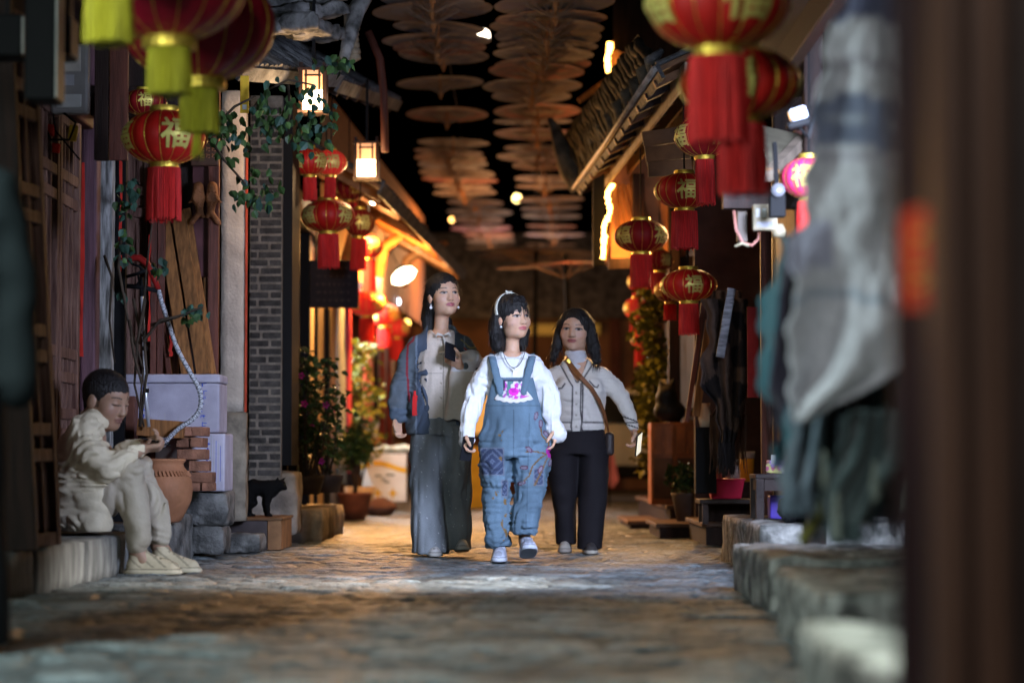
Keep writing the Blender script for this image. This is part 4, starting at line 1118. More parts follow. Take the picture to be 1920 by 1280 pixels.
def lantern_meshes(R, H, silk, tassel, tw, tl, n=16):
    key = (round(R, 3), round(H, 3), silk.name, tassel.name, round(tw, 3), round(tl, 3))
    if key in _lm: return _lm[key]
    ns = 8; V = []; F = []; N = n * ns; m_ = 17
    for i in range(m_):
        ph = -math.pi / 2 * .90 + math.pi * .90 * i / (m_ - 1)
        for j in range(N):
            a = 2 * math.pi * j / N; f = (j % ns) / ns; bulge = 1 - .035 * (abs(f - .5) * 2) ** 2
            r = R * math.cos(ph) ** .85 * bulge; V.append((math.cos(a) * r, math.sin(a) * r, H * math.sin(ph) / math.sin(math.pi / 2 * .9)))
    for i in range(m_ - 1):
        for j in range(N): F.append((i * N + j, i * N + (j + 1) % N, (i + 1) * N + (j + 1) % N, (i + 1) * N + j))
    g = np_mesh('globe', V, np.array(F)); g.materials.append(silk)
    m = MB()
    for j in range(n):
        a = 2 * math.pi * j / n; pts = []
        for i in range(13):
            ph = -math.pi / 2 * .88 + math.pi * .88 * i / 12; r = R * math.cos(ph) ** .85 * .975
            pts.append((math.cos(a) * r, math.sin(a) * r, H * math.sin(ph) / math.sin(math.pi / 2 * .9)))
        m.tube(pts, R * .009, 5, False)
    ribs = m.mesh('rib_wires'); ribs.materials.append(GOLD)
    m = MB(); r0 = R * .34; h0 = H * .20
    m.lathe([(r0 * .9, 0), (r0, 0), (r0 * 1.03, h0 * .5), (r0, h0), (r0 * .9, h0)], 24); ring = m.mesh('ring'); ring.materials.append(GOLD)
    # fringe: a sleeve of threads
    rr = random.Random(5); m = MB(); k = 54
    for j in range(k):
        a = 2 * math.pi * j / k; r1 = tw / 2 * .93; r2 = tw / 2 * rr.uniform(.9, 1.04); e = -tl * rr.uniform(.955, 1.01); b = a + rr.uniform(-.05, .05)
        w = math.pi * tw / k * .62
        for (rad0, rad1) in ((r1, r2),):
            c0 = Vector((math.cos(a) * rad0, math.sin(a) * rad0, 0)); c1 = Vector((math.cos(b) * rad1, math.sin(b) * rad1, e)); mid = c0.lerp(c1, .5) + Vector((math.cos(a), math.sin(a), 0)) * tw * .01
            t_ = Vector((-math.sin(a), math.cos(a), 0)) * w * .62; o_ = Vector((math.cos(a), math.sin(a), 0)) * w * .5
            VV = []
            for c in (c0, mid, c1): VV += [c - t_, c + o_, c + t_]
            m.add(VV, [(0, 1, 4, 3), (1, 2, 5, 4), (3, 4, 7, 6), (4, 5, 8, 7)])
    fr = m.mesh('fringe'); fr.materials.append(tassel)
    m = MB(); m.lathe([(tw / 2 * .88, -tl * .94), (tw / 2 * .90, -tl * .4), (tw / 2 * .9, 0)], 20, (0, 0, 0)); core = m.mesh('fringe_core'); core.materials.append(tassel)
    _lm[key] = (g, ribs, ring, fr, core)
    return _lm[key]
LANT = 'red silk lanterns along the street'
def lantern(label, px, py, Y, Rpx, Hpx, silk=SILK, tassel=TASSEL_RED, twpx=None, tlpx=None, yaw=0., fu=True, cord=.5, top=True, group=LANT):
    k = Y / FPX; R, H = Rpx * k, Hpx * k; tw = (twpx or Rpx * .9) * k; tl = (tlpx or Hpx * 1.8) * k
    R, H, tw, tl = [round(v, 3) for v in (R, H, tw, tl)]
    t = thing('red_lantern', label, 'lantern', at(px, py, Y), yaw, group)
    t.rotation_euler = (math.radians(random.uniform(-1.5, 1.5)), math.radians(random.uniform(-1.5, 1.5)), yaw)
    g, ribs, ring, fr, core = lantern_meshes(R, H, silk, tassel, tw, tl)
    gl = link('globe', g, None, t); link('rib_wires', ribs, None, gl)
    h0 = H * .20
    if top: link('ring', ring, None, t, (0, 0, H * .97))
    link('ring', ring, None, t, (0, 0, -H * .97 - h0))
    f = link('fringe', fr, None, t, (0, 0, -H * .97 - h0)); link('fringe_core', core, None, f)
    if fu:
        me = fu_mesh(R, H)
        for q in range(4): link('gold_character', me, None, gl, (0, 0, 0), (0, 0, q * math.pi / 2))
    m = MB(); m.tube([(0, 0, H), (0, 0, H * 1.2 + cord)], .005, 6); m.build('cord', BLACK, t)
    return t
# upper left cluster
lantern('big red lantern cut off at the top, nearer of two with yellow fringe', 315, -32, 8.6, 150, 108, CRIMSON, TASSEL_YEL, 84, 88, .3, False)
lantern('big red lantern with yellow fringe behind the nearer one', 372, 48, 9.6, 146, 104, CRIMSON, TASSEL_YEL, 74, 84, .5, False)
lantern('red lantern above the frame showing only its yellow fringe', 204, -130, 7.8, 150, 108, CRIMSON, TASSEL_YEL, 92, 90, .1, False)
lantern('red lantern with gold character and red fringe below the big pair', 308, 258, 12.3, 78, 50, SILK, TASSEL_RED, 64, 100, .42)
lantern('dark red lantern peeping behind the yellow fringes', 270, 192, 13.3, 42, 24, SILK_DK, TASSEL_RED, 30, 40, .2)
m = MB(); rr = random.Random(2)
for i in range(26):
    a = rr.uniform(0, 6.28); m.tube([at(370, 240, 9.6) + Vector((math.cos(a) * .012, math.sin(a) * .012, 0)), at(370, 300 - rr.uniform(0, 10), 9.6) + Vector((math.cos(a) * .022, math.sin(a) * .022, 0))], .0025, 4)
m.lathe([(.004, -.02), (.015, 0), (.004, .02)], 10, at(370, 236, 9.6)); m.build('tassel', TASSEL_YEL, label='thin yellow tassel dangling below the big left lantern', cat='tassel')
# left middle
lantern('red lantern with lit fringe beside the first box lantern', 580, 303, 17.3, 34, 26, SILK, TASSEL_RED, 26, 44, .8)
lantern('red lantern half behind its neighbour under the tiled eave', 620, 305, 17.8, 30, 24, SILK_FAR, TASSEL_RED, 22, 40, .2)
lantern('red lantern with two gold emblems above the dark sign', 615, 405, 17.9, 51, 30, SILK, TASSEL_RED, 40, 64, .79)
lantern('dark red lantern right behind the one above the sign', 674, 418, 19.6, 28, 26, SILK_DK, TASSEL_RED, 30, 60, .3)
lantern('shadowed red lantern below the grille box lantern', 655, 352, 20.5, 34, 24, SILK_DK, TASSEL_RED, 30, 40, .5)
lantern('red lantern hanging right of the dark sign top', 692, 462, 21.5, 26, 22, SILK_FAR, TASSEL_RED, 24, 60, .5)
lantern('glowing red lantern just right of the dark sign foot', 688, 568, 24.5, 36, 24, SILK_FAR, TASSEL_RED, 28, 46, .8)
lantern('second glowing red lantern behind the tall woman\'s back', 720, 590, 26.5, 29, 21, SILK_FAR, TASSEL_RED, 25, 38, .8)
lantern('third glowing red lantern nearest the tall woman', 744, 615, 28.5, 25, 18, SILK_FAR, TASSEL_RED, 24, 40, .8)
lantern('red lantern above the glowing three, tassel against the eave light', 683, 508, 25.5, 16, 14, SILK_FAR, TASSEL_RED, 20, 44, .8, fu=False)
# right side
lantern('large blurred red lantern cut off at the top right', 1346, 4, 7.8, 135, 90, SILK, TASSEL_RED, 112, 165, .35)
lantern('blurred red lantern just behind the large one on the right', 1388, 158, 8.4, 112, 66, SILK, TASSEL_RED, 90, 135, -.2)
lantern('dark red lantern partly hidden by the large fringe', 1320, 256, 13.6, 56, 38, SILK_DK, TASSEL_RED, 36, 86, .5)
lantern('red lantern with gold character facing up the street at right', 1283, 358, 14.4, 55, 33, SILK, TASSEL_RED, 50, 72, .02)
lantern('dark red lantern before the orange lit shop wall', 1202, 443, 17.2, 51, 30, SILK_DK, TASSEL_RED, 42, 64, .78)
lantern('low red lantern with gold character near the hanging hides', 1291, 535, 16.3, 52, 30, SILK, TASSEL_RED, 38, 58, .12)
lantern('dark red lantern behind the low one', 1257, 545, 17.5, 30, 22, SILK_DK, TASSEL_RED, 24, 30, .5)
lantern('pink red lantern half behind the hanging blanket', 1516, 334, 11.4, 53, 38, SILK_PINK, TASSEL_RED, 44, 60, -.35)
lantern('far glowing red lantern above the olive creeper', 1192, 578, 24.0, 23, 19, SILK_FAR, TASSEL_RED, 20, 30, .5)
lantern('far glowing red lantern below its twin by the creeper', 1200, 636, 23.4, 18, 15, SILK_FAR, TASSEL_RED, 20, 36, .5)
lantern('far glowing red lantern at the top of the creeper row', 1196, 528, 25.0, 20, 17, SILK_FAR, TASSEL_RED, 20, 24, .5)
lantern('dim red lantern between dark one and orange wall', 1236, 488, 19.5, 26, 20, SILK_DK, TASSEL_RED, 24, 40, .5)

# ================================================================ paper umbrellas overhead
def umbrella_mesh(R, mats):
    n = 36; V = [(0, 0, .09 * R)]; F = []
    for i, rad in enumerate((.34, .68, 1.)):
        for j in range(n):
            a = 2 * math.pi * j / n; f = 1 - .006 * (j % 2); V.append((math.cos(a) * rad * R * f, math.sin(a) * rad * R * f, .09 * R * (1 - rad)))
    for j in range(n): F.append((0, 1 + j, 1 + (j + 1) % n))
    for i in range(2):
        for j in range(n): F.append((1 + i * n + j, 1 + (i + 1) * n + j, 1 + (i + 1) * n + (j + 1) % n, 1 + i * n + (j + 1) % n))
    me = bpy.data.meshes.new('canopy'); me.from_pydata(V, [], F)
    for mt in mats: me.materials.append(mt)
    if len(mats) > 1:
        for f in me.polygons: f.material_index = 1 if math.hypot(f.center.x, f.center.y) > .72 * R else 0
    return me
UCOL = [((.55, .46, .36), (.42, .20, .14)), ((.50, .46, .42), (.40, .36, .36)), ((.50, .13, .11), (.34, .08, .08)), ((.30, .33, .40), (.24, .24, .30)), ((.58, .52, .46), (.46, .12, .12)), ((.34, .32, .48), (.50, .46, .44)), ((.40, .30, .24), (.26, .19, .16))]
UC2 = [(.46, .16, .11), (.18, .15, .22), (.46, .30, .22), (.36, .32, .30), (.30, .16, .24), (.46, .42, .38), (.12, .12, .17)]
UC2 = [tuple(v * .8 for v in c) for c in UC2]
UCOL = [tuple(tuple(v * .58 for v in c) for c in p) for p in UCOL]
UM = []
for i, (c, d) in enumerate(UCOL):
    mm = []
    for j, cc in enumerate((c, d)):
        q = M('oil_paper_%d_%d' % (i, j), cc, .7, var=.25, scale=6, col2=UC2[i], contrast=(.45, .62))
        mm.append(q)
    UM.append(umbrella_mesh(.44, mm))
m = MB()
for j in range(28):
    a = 2 * math.pi * j / 28; m.bar((.03 * math.cos(a), .03 * math.sin(a), .028), (.43 * math.cos(a), .43 * math.sin(a), -.004), .003, .004)
for j in range(14):
    a = 2 * math.pi * j / 14; m.bar((.02 * math.cos(a), .02 * math.sin(a), -.10), (.22 * math.cos(a), .22 * math.sin(a), .008), .005, .006)
URIB = m.mesh('ribs'); URIB.materials.append(M('bamboo_rib', (.22, .15, .10), .6, var=.2))
m = MB(); m.tube([(0, 0, .08), (0, 0, -.16)], .010, 8); m.lathe([(.022, -.13), (.024, -.09), (.012, -.07)], 10); UST = m.mesh('stick'); UST.materials.append(M('bamboo_stick', (.34, .15, .05), .55, var=.2))
rr = random.Random(11)
ORD = ['first', 'second', 'third', 'fourth', 'fifth', 'sixth', 'seventh', 'eighth', 'ninth', 'tenth', '11th', '12th', '13th', '14th', '15th', '16th', '17th', '18th', '19th', '20th', '21st', '22nd', '23rd', '24th', '25th', '26th']
def umbrellas(side, rowpts, x_at):
    for i, (py, ci) in enumerate(rowpts):
        Y = 16319. * .995 / (860 - py)
        p = at(x_at(py) + rr.uniform(-7, 7), py, Y)
        t = thing('paper_umbrella', '%s oil paper umbrella from the near end of the %s overhead row' % (ORD[i], side), 'umbrella', p, rr.uniform(0, 6), 'oil paper umbrellas hung over the street')
        t.rotation_euler = (rr.uniform(-.03, .05), rr.uniform(-.05, .05), rr.uniform(0, 6))
        s = rr.uniform(.86, 1.12); t.scale = (s, s, s)
        link('canopy', UM[ci], None, t); link('ribs', URIB, None, t); link('stick', UST, None, t)
LEFT = [(-25, 1), (2, 3), (20, 6), (53, 3), (77, 1), (90, 2), (104, 3), (156, 6), (215, 0), (268, 1), (285, 4), (297, 0), (308, 1), (325, 6), (337, 2), (350, 3), (362, 5), (380, 1), (398, 6), (412, 0), (428, 4), (441, 2), (452, 5), (464, 3)]
RIGHT = [(-20, 3), (8, 1), (36, 2), (52, 6), (69, 3), (87, 1), (102, 5), (122, 0), (134, 0), (162, 6), (181, 1), (209, 0), (228, 3), (252, 4), (279, 0), (295, 4), (310, 2), (336, 1), (350, 3), (374, 5), (390, 1), (405, 5), (424, 0), (440, 1), (459, 6), (474, 4)]
umbrellas('left', LEFT, lambda y: np.interp(y, [-30, 100, 215, 300, 380, 464], [812, 825, 832, 850, 885, 925]))
umbrellas('right', RIGHT, lambda y: np.interp(y, [-30, 100, 160, 300, 380, 474], [1045, 1018, 998, 1010, 1030, 1036]))
for (side, x) in (('left', -.60), ('right', .30)):
    m = MB(); m.tube([(x, 16, 4.36), (x + .02, 30, 4.30), (x + .05, 46, 4.36)], .006, 5); m.build('wire', BLACK, label='thin wire carrying the %s row of umbrellas' % side, cat='wire')
t = thing('paper_umbrella', 'wide pale parasol low at the far end of umbrella rows', 'umbrella', at(1060, 498, 26.5)); t.scale = (1.75, 1.75, 1.3); t.rotation_euler = (.03, -.06, .4)
link('canopy', UM[0], None, t); link('ribs', URIB, None, t)
m = MB(); m.tube([(0, 0, .1), (0, 0, -1.9)], .018, 8); m.build('pole', BLACK, t)
t = thing('paper_umbrella', 'second wide grey parasol beside the pale one', 'umbrella', at(1005, 478, 29)); t.scale = (1.7, 1.7, 1.2); t.rotation_euler = (-.02, .05, .9)
link('canopy', UM[3], None, t); link('ribs', URIB, None, t)
m = MB(); m.tube([(0, 0, .1), (0, 0, -2.2)], .016, 8); m.build('pole', BLACK, t)

# ================================================================ right side
def kerbs():
    defs = [((.64, 4.45), (1.5, 5.45), .225, 61, 'pale stone slab nearest the camera on the right edge'),
            ((.90, 6.9), (1.75, 8.3), .21, 62, 'second stone slab on the right, under the shawls'),
            ((1.04, 8.4), (1.8, 9.5), .17, 64, 'low stone slab behind the second one on the right'),
            ((1.02, 9.6), (1.9, 11.25), .205, 63, 'rough kerb stone with broken pale corner on the right'),
            ((1.25, 12.2), (2.1, 14.4), .265, 65, 'cracked dark kerb stone beneath the black bag'),
            ((1.12, 11.25), (1.9, 12.2), .12, 66, 'low sunken kerb stone between two taller ones'),
            ((.80, 5.5), (1.6, 6.8), .09, 67, 'shadowed kerb stone between the two nearest slabs')]
    for (a, b, z, sd, lab) in defs:
        stone('kerb_stone', (a[0], a[1], -.06), (b[0], b[1], z), KERB, seed=sd, rough=.016, rnd=.016, sub=.04, label=lab, cat='kerb stone', group='kerb stones on the right')
    # steps farther on
    W = M('step_brown', (.12, .07, .045), .55, var=.35, scale=6)
    for i, (x0, x1, y0, y1, z, lab) in enumerate(((.98, 1.9, 20.6, 22.6, .07, 'low plank step far on the right'), (1.08, 2.0, 18.2, 19.6, .11, 'plank step before the red basket shop'), (1.30, 2.2, 16.6, 18.2, .16, 'darker plank step nearer the kerb stones'), (1.25, 2.3, 19.6, 24.5, .22, 'wide plank terrace under the cabinet'))):
        t = thing('plank_step', lab, 'step', group='plank steps on the right')
        n = 4
        for k in range(n):
            MB().lohi((x0, y0 + (y1 - y0) * k / n, z - .03), (x1, y0 + (y1 - y0) * (k + 1) / n - .01, z)).build('plank', W, t, bevel=.005)
        MB().lohi((x0 + .03, y0 + .02, 0), (x1, y1 - .02, z - .031)).build('base', WOOD_DK, t)
kerbs()

# ---------------------------------------------------------------- shop with the hidden cool light (right, nearest)
def shop_right():
    H = thing('timber_shop', 'dark timber shop front along the right side of street', 'shop')
    def B(lo, hi, name, mat, bevel=.005): return MB().lohi(lo, hi).build(name, mat, H, bevel=bevel)
    B((2.6, 2.0, 0), (2.75, 15.2, 3.2), 'back_wall', WOOD_DK)
    B((1.0, 1.0, 2.85), (2.75, 8.9, 2.95), 'ceiling', WOOD_DK); B((1.35, 8.9, 2.85), (2.75, 15.2, 2.95), 'ceiling', WOOD_DK)
    B((1.7, 15.0, .1), (2.75, 15.15, 2.9), 'side_wall', WOOD_DK)
    for (x, y) in ((1.52, 12.15), (1.62, 14.5)): B((x - .05, y - .05, .12), (x + .05, y + .05, 2.85), 'post', WOOD_DK, .012)
    B((1.30, 9.6, 2.45), (1.36, 14.6, 2.6), 'lintel', WOOD_DK)
    B((1.55, 13.2, .2), (1.60, 14.4, 2.4), 'panel', WOOD_RED)
    return H
shop_right()
# tall panels and the out-of-focus post at the right edge
t = thing('door_post', 'blurred brown timber door post at the right picture edge', 'post')
a, b = at(1757, 640, 3.0), at(1882, 640, 3.0)
MB().lohi((a.x, 3.0, -.02), (a.x + .030, 3.10, 2.6)).build('moulding', M('post_brown', (.085, .042, .027), .5, var=.25, scale=5, stretch=(8, 8, .4)), t, bevel=.008)
MB().lohi((a.x + .031, 3.03, -.02), (a.x + .056, 3.12, 2.6)).build('groove', WOOD_DK, t, bevel=.004)
MB().lohi((a.x + .057, 2.99, -.02), (b.x, 3.10, 2.6)).build('moulding', M('post_brown'), t, bevel=.010)
MB().lohi((b.x + .002, 3.05, -.02), (b.x + .5, 3.12, 2.6)).build('door_panel', WOOD_DK, t)
t = thing('door_panel', 'dark maroon door panel just inside the right edge', 'door panel')
a, b = at(1682, 640, 3.7), at(1775, 640, 3.7)
MB().lohi((a.x, 3.7, .02), (b.x, 3.74, 2.6)).build('board', M('maroon_door', (.020, .008, .009), .5, var=.2, scale=5, stretch=(6, 6, .6)), t, bevel=.004)
a, b = at(1694, 578, 3.69), at(1758, 388, 3.69)
t = thing('red_notice', 'rounded red paper notice with gold marks on maroon panel', 'notice')
n = 8; poly = [(a.x, a.z), (b.x, a.z), (b.x, b.z - .02)] + [((a.x + b.x) / 2 + (b.x - a.x) / 2 * math.cos(math.pi * i / n), b.z - .02 + .02 * math.sin(math.pi * i / n)) for i in range(1, n)] + [(a.x, b.z - .02)]
MB().prism(poly, lambda u, v: (u, 3.692, v), lambda u, v: (u, 3.697, v)).build('paper', M('red_notice_paper', (.70, .06, .02), .7, var=.15), t)
m = MB(); rr = random.Random(3)
for i in range(10):
    x, z = rr.uniform(a.x + .008, b.x - .014), rr.uniform(a.z + .03, b.z - .03); m.lohi((x, 3.688, z), (x + rr.uniform(.004, .014), 3.6915, z + rr.uniform(.003, .010)))
m.build('gold_marks', GOLD, t)

# ---------------------------------------------------------------- shawls
def shawl(label, outline, Y, colfn, seed, depth=.05, folds=5, nu=46, nv=60, fringe=None, mat=None, lean=0.):
    """hanging cloth: outline rows (py, xl, xr); colfn(u, v, px, py) -> colour"""
    O = np.array(outline, float); root = thing('shawl', label, 'shawl')
    V = []; C = []; Q = []
    for j in range(nv + 1):
        py = O[0, 0] + (O[-1, 0] - O[0, 0]) * j / nv
        xl, xr = np.interp(py, O[:, 0], O[:, 1]), np.interp(py, O[:, 0], O[:, 2])
        for i in range(nu + 1):
            u = i / nu; px = xl + (xr - xl) * u + (7 * math.sin(py * .045 + seed) + 4 * math.sin(py * .11)) * (1 if u < .5 else 0) * (1 - 2 * u if u < .5 else 0)
            f = math.sin(u * folds * 2 * math.pi + 1.3 * math.sin(py * .006 + seed)) * depth + .5 * depth * math.sin(u * folds * 4.7 + py * .012 + seed * 2) + .9 * depth * sn(u * 4.1 + py * .004, py * .007, seed, 5) + .35 * depth * sn(u * 13, py * .03, seed, 6)
            p = at(px, py, Y + f + lean * j / nv)
            V.append(p); C.append(colfn(u, j / nv, px, py))
    for j in range(nv):
        for i in range(nu): a = j * (nu + 1) + i; Q.append((a, a + 1, a + nu + 2, a + nu + 1))
    o = link('cloth', np_mesh('cloth', V, Q, True, np.array(C)), mat or WOOL, root); s = o.modifiers.new('c', 'SOLIDIFY'); s.thickness = .008
    if fringe:
        rr = random.Random(seed); m = MB()
        for i in range(0, nu + 1):
            p = Vector(V[nv * (nu + 1) + i])
            for q in range(2): m.tube([p + Vector((rr.uniform(-.006, .006), rr.uniform(-.01, .01), .01)), p + Vector((rr.uniform(-.012, .012), rr.uniform(-.015, .015), -fringe * rr.uniform(.4, .6))), p + Vector((rr.uniform(-.02, .02), rr.uniform(-.02, .02), -fringe * rr.uniform(.8, 1.1)))], [.004, .003, .002], 4)
        m.build('fringe', M('fringe_%d' % seed, tuple(np.clip(np.array(C[-1]) * 1.0, 0, 1)), .9, var=.3, rnd=0), root)
    return root
WOOL = M('wool_cloth', (1, 1, 1), rough=.95, var=.14, scale=25, attr=True, bump=.4, bscale=90, rnd=0, spec=.1, sheen=.2)
def c_main(u, v, px, py):
    e = py + 60 * math.sin(u * 3) * .3 + (px - 1560) * -.12
    n_ = sn(px * .12, py * .12, 0, 7); base = np.array([.56, .555, .60]) * (1 + .16 * n_)
    if 430 < e < 520 and px < 1560: return base * np.array([.72, .72, .86])
    if e < 45: return np.array([.09, .095, .16])
    if 120 < e < 135: return np.array([.30, .28, .32])
    if 190 < e < 285: return np.array([.16, .18, .26]) * (1 + .25 * math.sin(px * .07)) if not 232 < e < 238 else np.array([.30, .32, .38])
    if 300 < e < 312: return np.array([.36, .34, .40])
    if px > 1640 and 440 > py: return base * .72
    if 560 < e < 575: return np.array([.34, .38, .46])
    return base * (1.0 + .06 * math.sin(px * .05))
shawl('pale grey wool shawl with navy bands hanging at the right', [(-60, 1590, 1694), (20, 1580, 1694), (80, 1550, 1694), (200, 1528, 1694), (330, 1512, 1694), (420, 1500, 1694), (450, 1482, 1694), (520, 1486, 1694), (600, 1484, 1694), (690, 1474, 1690), (720, 1478, 1650), (750, 1484, 1580), (790, 1494, 1506)], 6.3, c_main, 2, .024, 1.3)
shawl('teal and dark shawl hanging beside the pale one', [(440, 1474, 1500), (500, 1452, 1510), (560, 1432, 1515), (620, 1422, 1520), (700, 1424, 1520), (760, 1436, 1520), (840, 1460, 1520)], 7.0, lambda u, v, px, py: np.array([.05, .13, .16]) if (px - 1424 + (py - 440) * .12) % 90 < 55 else np.array([.03, .025, .04]), 4, .03, 1.2, fringe=.06)
shawl('dark teal shawl under the pale one with long fringe', [(600, 1490, 1700), (760, 1492, 1702), (860, 1500, 1704), (930, 1520, 1700)], 6.75, lambda u, v, px, py: (np.array([.016, .026, .032]), np.array([.05, .028, .038]), np.array([.018, .02, .036]), np.array([.03, .048, .052]))[int(u * 9 + v * 2) % 4], 6, .05, 4.2, fringe=.13)
shawl('grey green shawl end trailing down at the right', [(770, 1600, 1690), (860, 1560, 1690), (930, 1540, 1640), (985, 1548, 1610)], 6.45, lambda u, v, px, py: np.array([.05, .07, .072]) * (1 + .3 * math.sin(px * .08)), 7, .03, 3, fringe=.05)
shawl('slate blue shawl corner with pale tassels by the stool', [(700, 1500, 1560), (800, 1480, 1540), (880, 1466, 1530), (915, 1476, 1520)], 6.6, lambda u, v, px, py: np.array([.14, .18, .22]) * (1 + .3 * math.sin(px * .1 + py * .03)), 8, .025, 2, fringe=.07)
for i, (x, y, y2, lab) in enumerate(((1545, 850, 905, 'pale knotted tassel by the slate blue shawl corner'), (1640, 870, 930, 'pale knotted tassel in the middle of dark shawls'), (1690, 905, 955, 'pale knotted tassel nearest the maroon panel'), (1568, 930, 1000, 'lowest pale tassel above the second slab'))):
    rr = random.Random(i); m = MB()
    for k in range(12):
        a = at(x + rr.uniform(-3, 3), y, 6.35); b = at(x + rr.uniform(-8, 8), y2 + rr.uniform(-14, 14), 6.35 + rr.uniform(-.02, .02)); m.tube([a, a.lerp(b, .5) + Vector((rr.uniform(-.006, .006), 0, 0)), b], .0018, 4)
    m.lathe([(.003, -.008), (.008, 0), (.003, .008)], 8, at(x, y, 6.35))
    m.build('shawl_tassel', M('pale_tassel', (.20, .22, .19), .9), label=lab, cat='tassel', group='tassels of the dark shawls')
m = MB(); m.tube([(at(1560, 0, 6.3).x, 6.4, 1.86), (1.6, 6.4, 1.86)], .012, 8); m.build('clothes_rail', STEEL, label='metal rail carrying the shawls', cat='rail')
# green cloth ribbon and yellow object at the shawls' foot
m = MB(); m.tube([at(1545, 930, 6.7), at(1530, 975, 6.7), at(1505, 1012, 6.6), at(1500, 1018, 6.6)], [.012, .016, .014, .006], 6); m.build('olive_ribbon', M('olive_cloth', (.16, .15, .03), .8), smooth=True, label='olive cloth ribbon trailing onto the right slab', cat='ribbon')
o = MB().box((0, 0, 0), (.02, .02, .075)).build('yellow_packet', YELLOW, bevel=.004, label='small yellow packet between the shawl fringes', cat='packet'); o.location = at(1567, 968, 7.0)

# ---------------------------------------------------------------- stool, box, bag, basket
ST = M('stool_wood', (.045, .032, .030), .55, var=.35, scale=7, bump=.2)
t = thing('wooden_stool', 'dark wooden stool on the right kerb holding a lilac box', 'stool', (at(1455, 0, 13.3).x, 13.3, .262))
zt = at(0, 888, 13.3).z - .262
MB().lohi((-.14, -.14, zt - .025), (.22, .22, zt)).build('seat', ST, t, bevel=.004)
for (x, y) in ((-.115, -.115), (.19, -.115), (-.115, .19), (.19, .19)): MB().lohi((x - .022, y - .022, 0), (x + .022, y + .022, zt - .025)).build('leg', ST, t, bevel=.003)
for (lo, hi) in (((-.09, -.125, zt - .09), (.17, -.105, zt - .026)), ((-.125, -.09, zt - .09), (-.105, .17, zt - .026))): MB().lohi(lo, hi).build('apron', ST, t)
o = MB().lohi((-.10, 0, 0), (.12, .14, .13)).build('storage_box', M('violet_plastic', (.10, .06, .42), .4, var=.15), bevel=.01, label='violet plastic box under the stool', cat='box'); o.location = (at(1470, 0, 13.45).x, 13.38, .264)
t = thing('lilac_box', 'lilac tray of flat packets standing on the stool', 'box', (at(1462, 0, 13.35).x, 13.36, zt + .262))
MB().lohi((-.07, 0, 0), (.12, .15, .075)).build('tray', M('lilac_plastic', (.48, .30, .62), .4, var=.08), t, bevel=.004)
for i in range(4):
    o = MB().box((0, 0, .05), (.004, .12, .13)).build('packet', (M('pink_packet', (.55, .18, .48), .35), M('blue_packet', (.12, .22, .60), .3), WHITE_PL)[i % 3], t); o.location = (-.02 + .025 * i, .075, .03); o.rotation_euler = (0, .75 - .08 * i, 0)
o = MB().box((0, 0, 0), (.025, .012, .05)).build('tag_card', WHITE_PL, bevel=.002, label='small white card standing at the stool corner', cat='card'); o.location = at(1450, 861, 13.2)
def blob_toy(label, px, py, parts, col):
    S = SDF((-.08, -.06, -.01), (.1, .06, .12), .005); 
    for (x, y, z, r) in parts: S.ell((x, y, z), (r, r, r), None, .012)
    S.fold(.004, 60, 60, 60, 3); V, Q = S.mesh()
    C = np.array([col(v) for v in V]); o = link('plush_toy', np_mesh('plush_toy', V, Q, True, C), CLOTH_TOY); o.location = (at(px, 0, 13.22).x, 13.22, zt + .264); tag(o, label, 'toy')
CLOTH_TOY = M('toy_plush', (1, 1, 1), .9, var=.08, attr=True, rnd=0)
blob_toy('white plush toy with round head on the stool', 1474, 890, [(0, 0, .028, .026), (.0, -.01, .068, .022), (-.03, 0, .02, .018), (.02, 0, .02, .02)], lambda v: (.70, .68, .60))
blob_toy('small yellow and pink toy lying on the stool edge', 1447, 890, [(0, 0, .018, .018), (-.028, 0, .02, .02), (.03, 0, .014, .014), (-.035, -.01, .042, .012), (.012, -.01, .036, .012)], lambda v: (.62, .58, .22) if (math.sin(v[0] * 190) + math.sin(v[2] * 170)) > -.4 else (.55, .12, .25))
# rubbish bag
S = SDF((-.17, -.15, -.02), (.17, .15, .24), .0075)
S.vloft([(.0, 0, 0, .095, .09), (.06, 0, 0, .115, .105), (.12, 0, 0, .09, .085), (.165, .005, 0, .04, .04), (.185, .01, 0, .03, .03), (.215, .02, 0, .055, .045)], .02, cap=.03); S.fold(.014, 22, 22, 10, 3); S.fold(.008, 40, 40, 16, 4, ridge=True)
V, Q = S.mesh(); o = link('rubbish_bag', np_mesh('rubbish_bag', V, Q), M('black_polythene', (.006, .006, .008), .16, var=.2, bump=.5, bscale=50, rnd=0)); o.location = (at(1492, 0, 12.5).x, 12.5, .262); tag(o, 'knotted black rubbish bag on the right kerb', 'bag')
# red basket with bottles on a low bench
t = thing('low_bench', 'low dark bench carrying the red basket', 'bench', (at(1365, 0, 16.6).x, 16.6, .155))
zt2 = at(0, 935, 16.6).z - .155
MB().lohi((-.22, -.15, zt2 - .03), (.3, .25, zt2)).build('seat', ST, t, bevel=.004)
for (x, y) in ((-.18, -.11), (.26, -.11), (-.18, .21), (.26, .21)): MB().lohi((x - .02, y - .02, 0), (x + .02, y + .02, zt2 - .03)).build('leg', ST, t)
MB().lohi((-.2, .2, .0), (.28, .215, zt2 - .032)).build('panel', WOOD_DK, t)
t = thing('plastic_basket', 'bright red plastic basket on the low bench', 'basket', (at(1357, 0, 16.55).x, 16.57, zt2 + .157))
MB().box((0, 0, .065), (.20, .16, .13), taper=1.22).build('tub', M('red_tub', (.62, .02, .07), .4, var=.08), t, bevel=.008)
MB().box((0, 0, .133), (.262, .215, .012)).build('rim', M('red_tub'), t, bevel=.005)
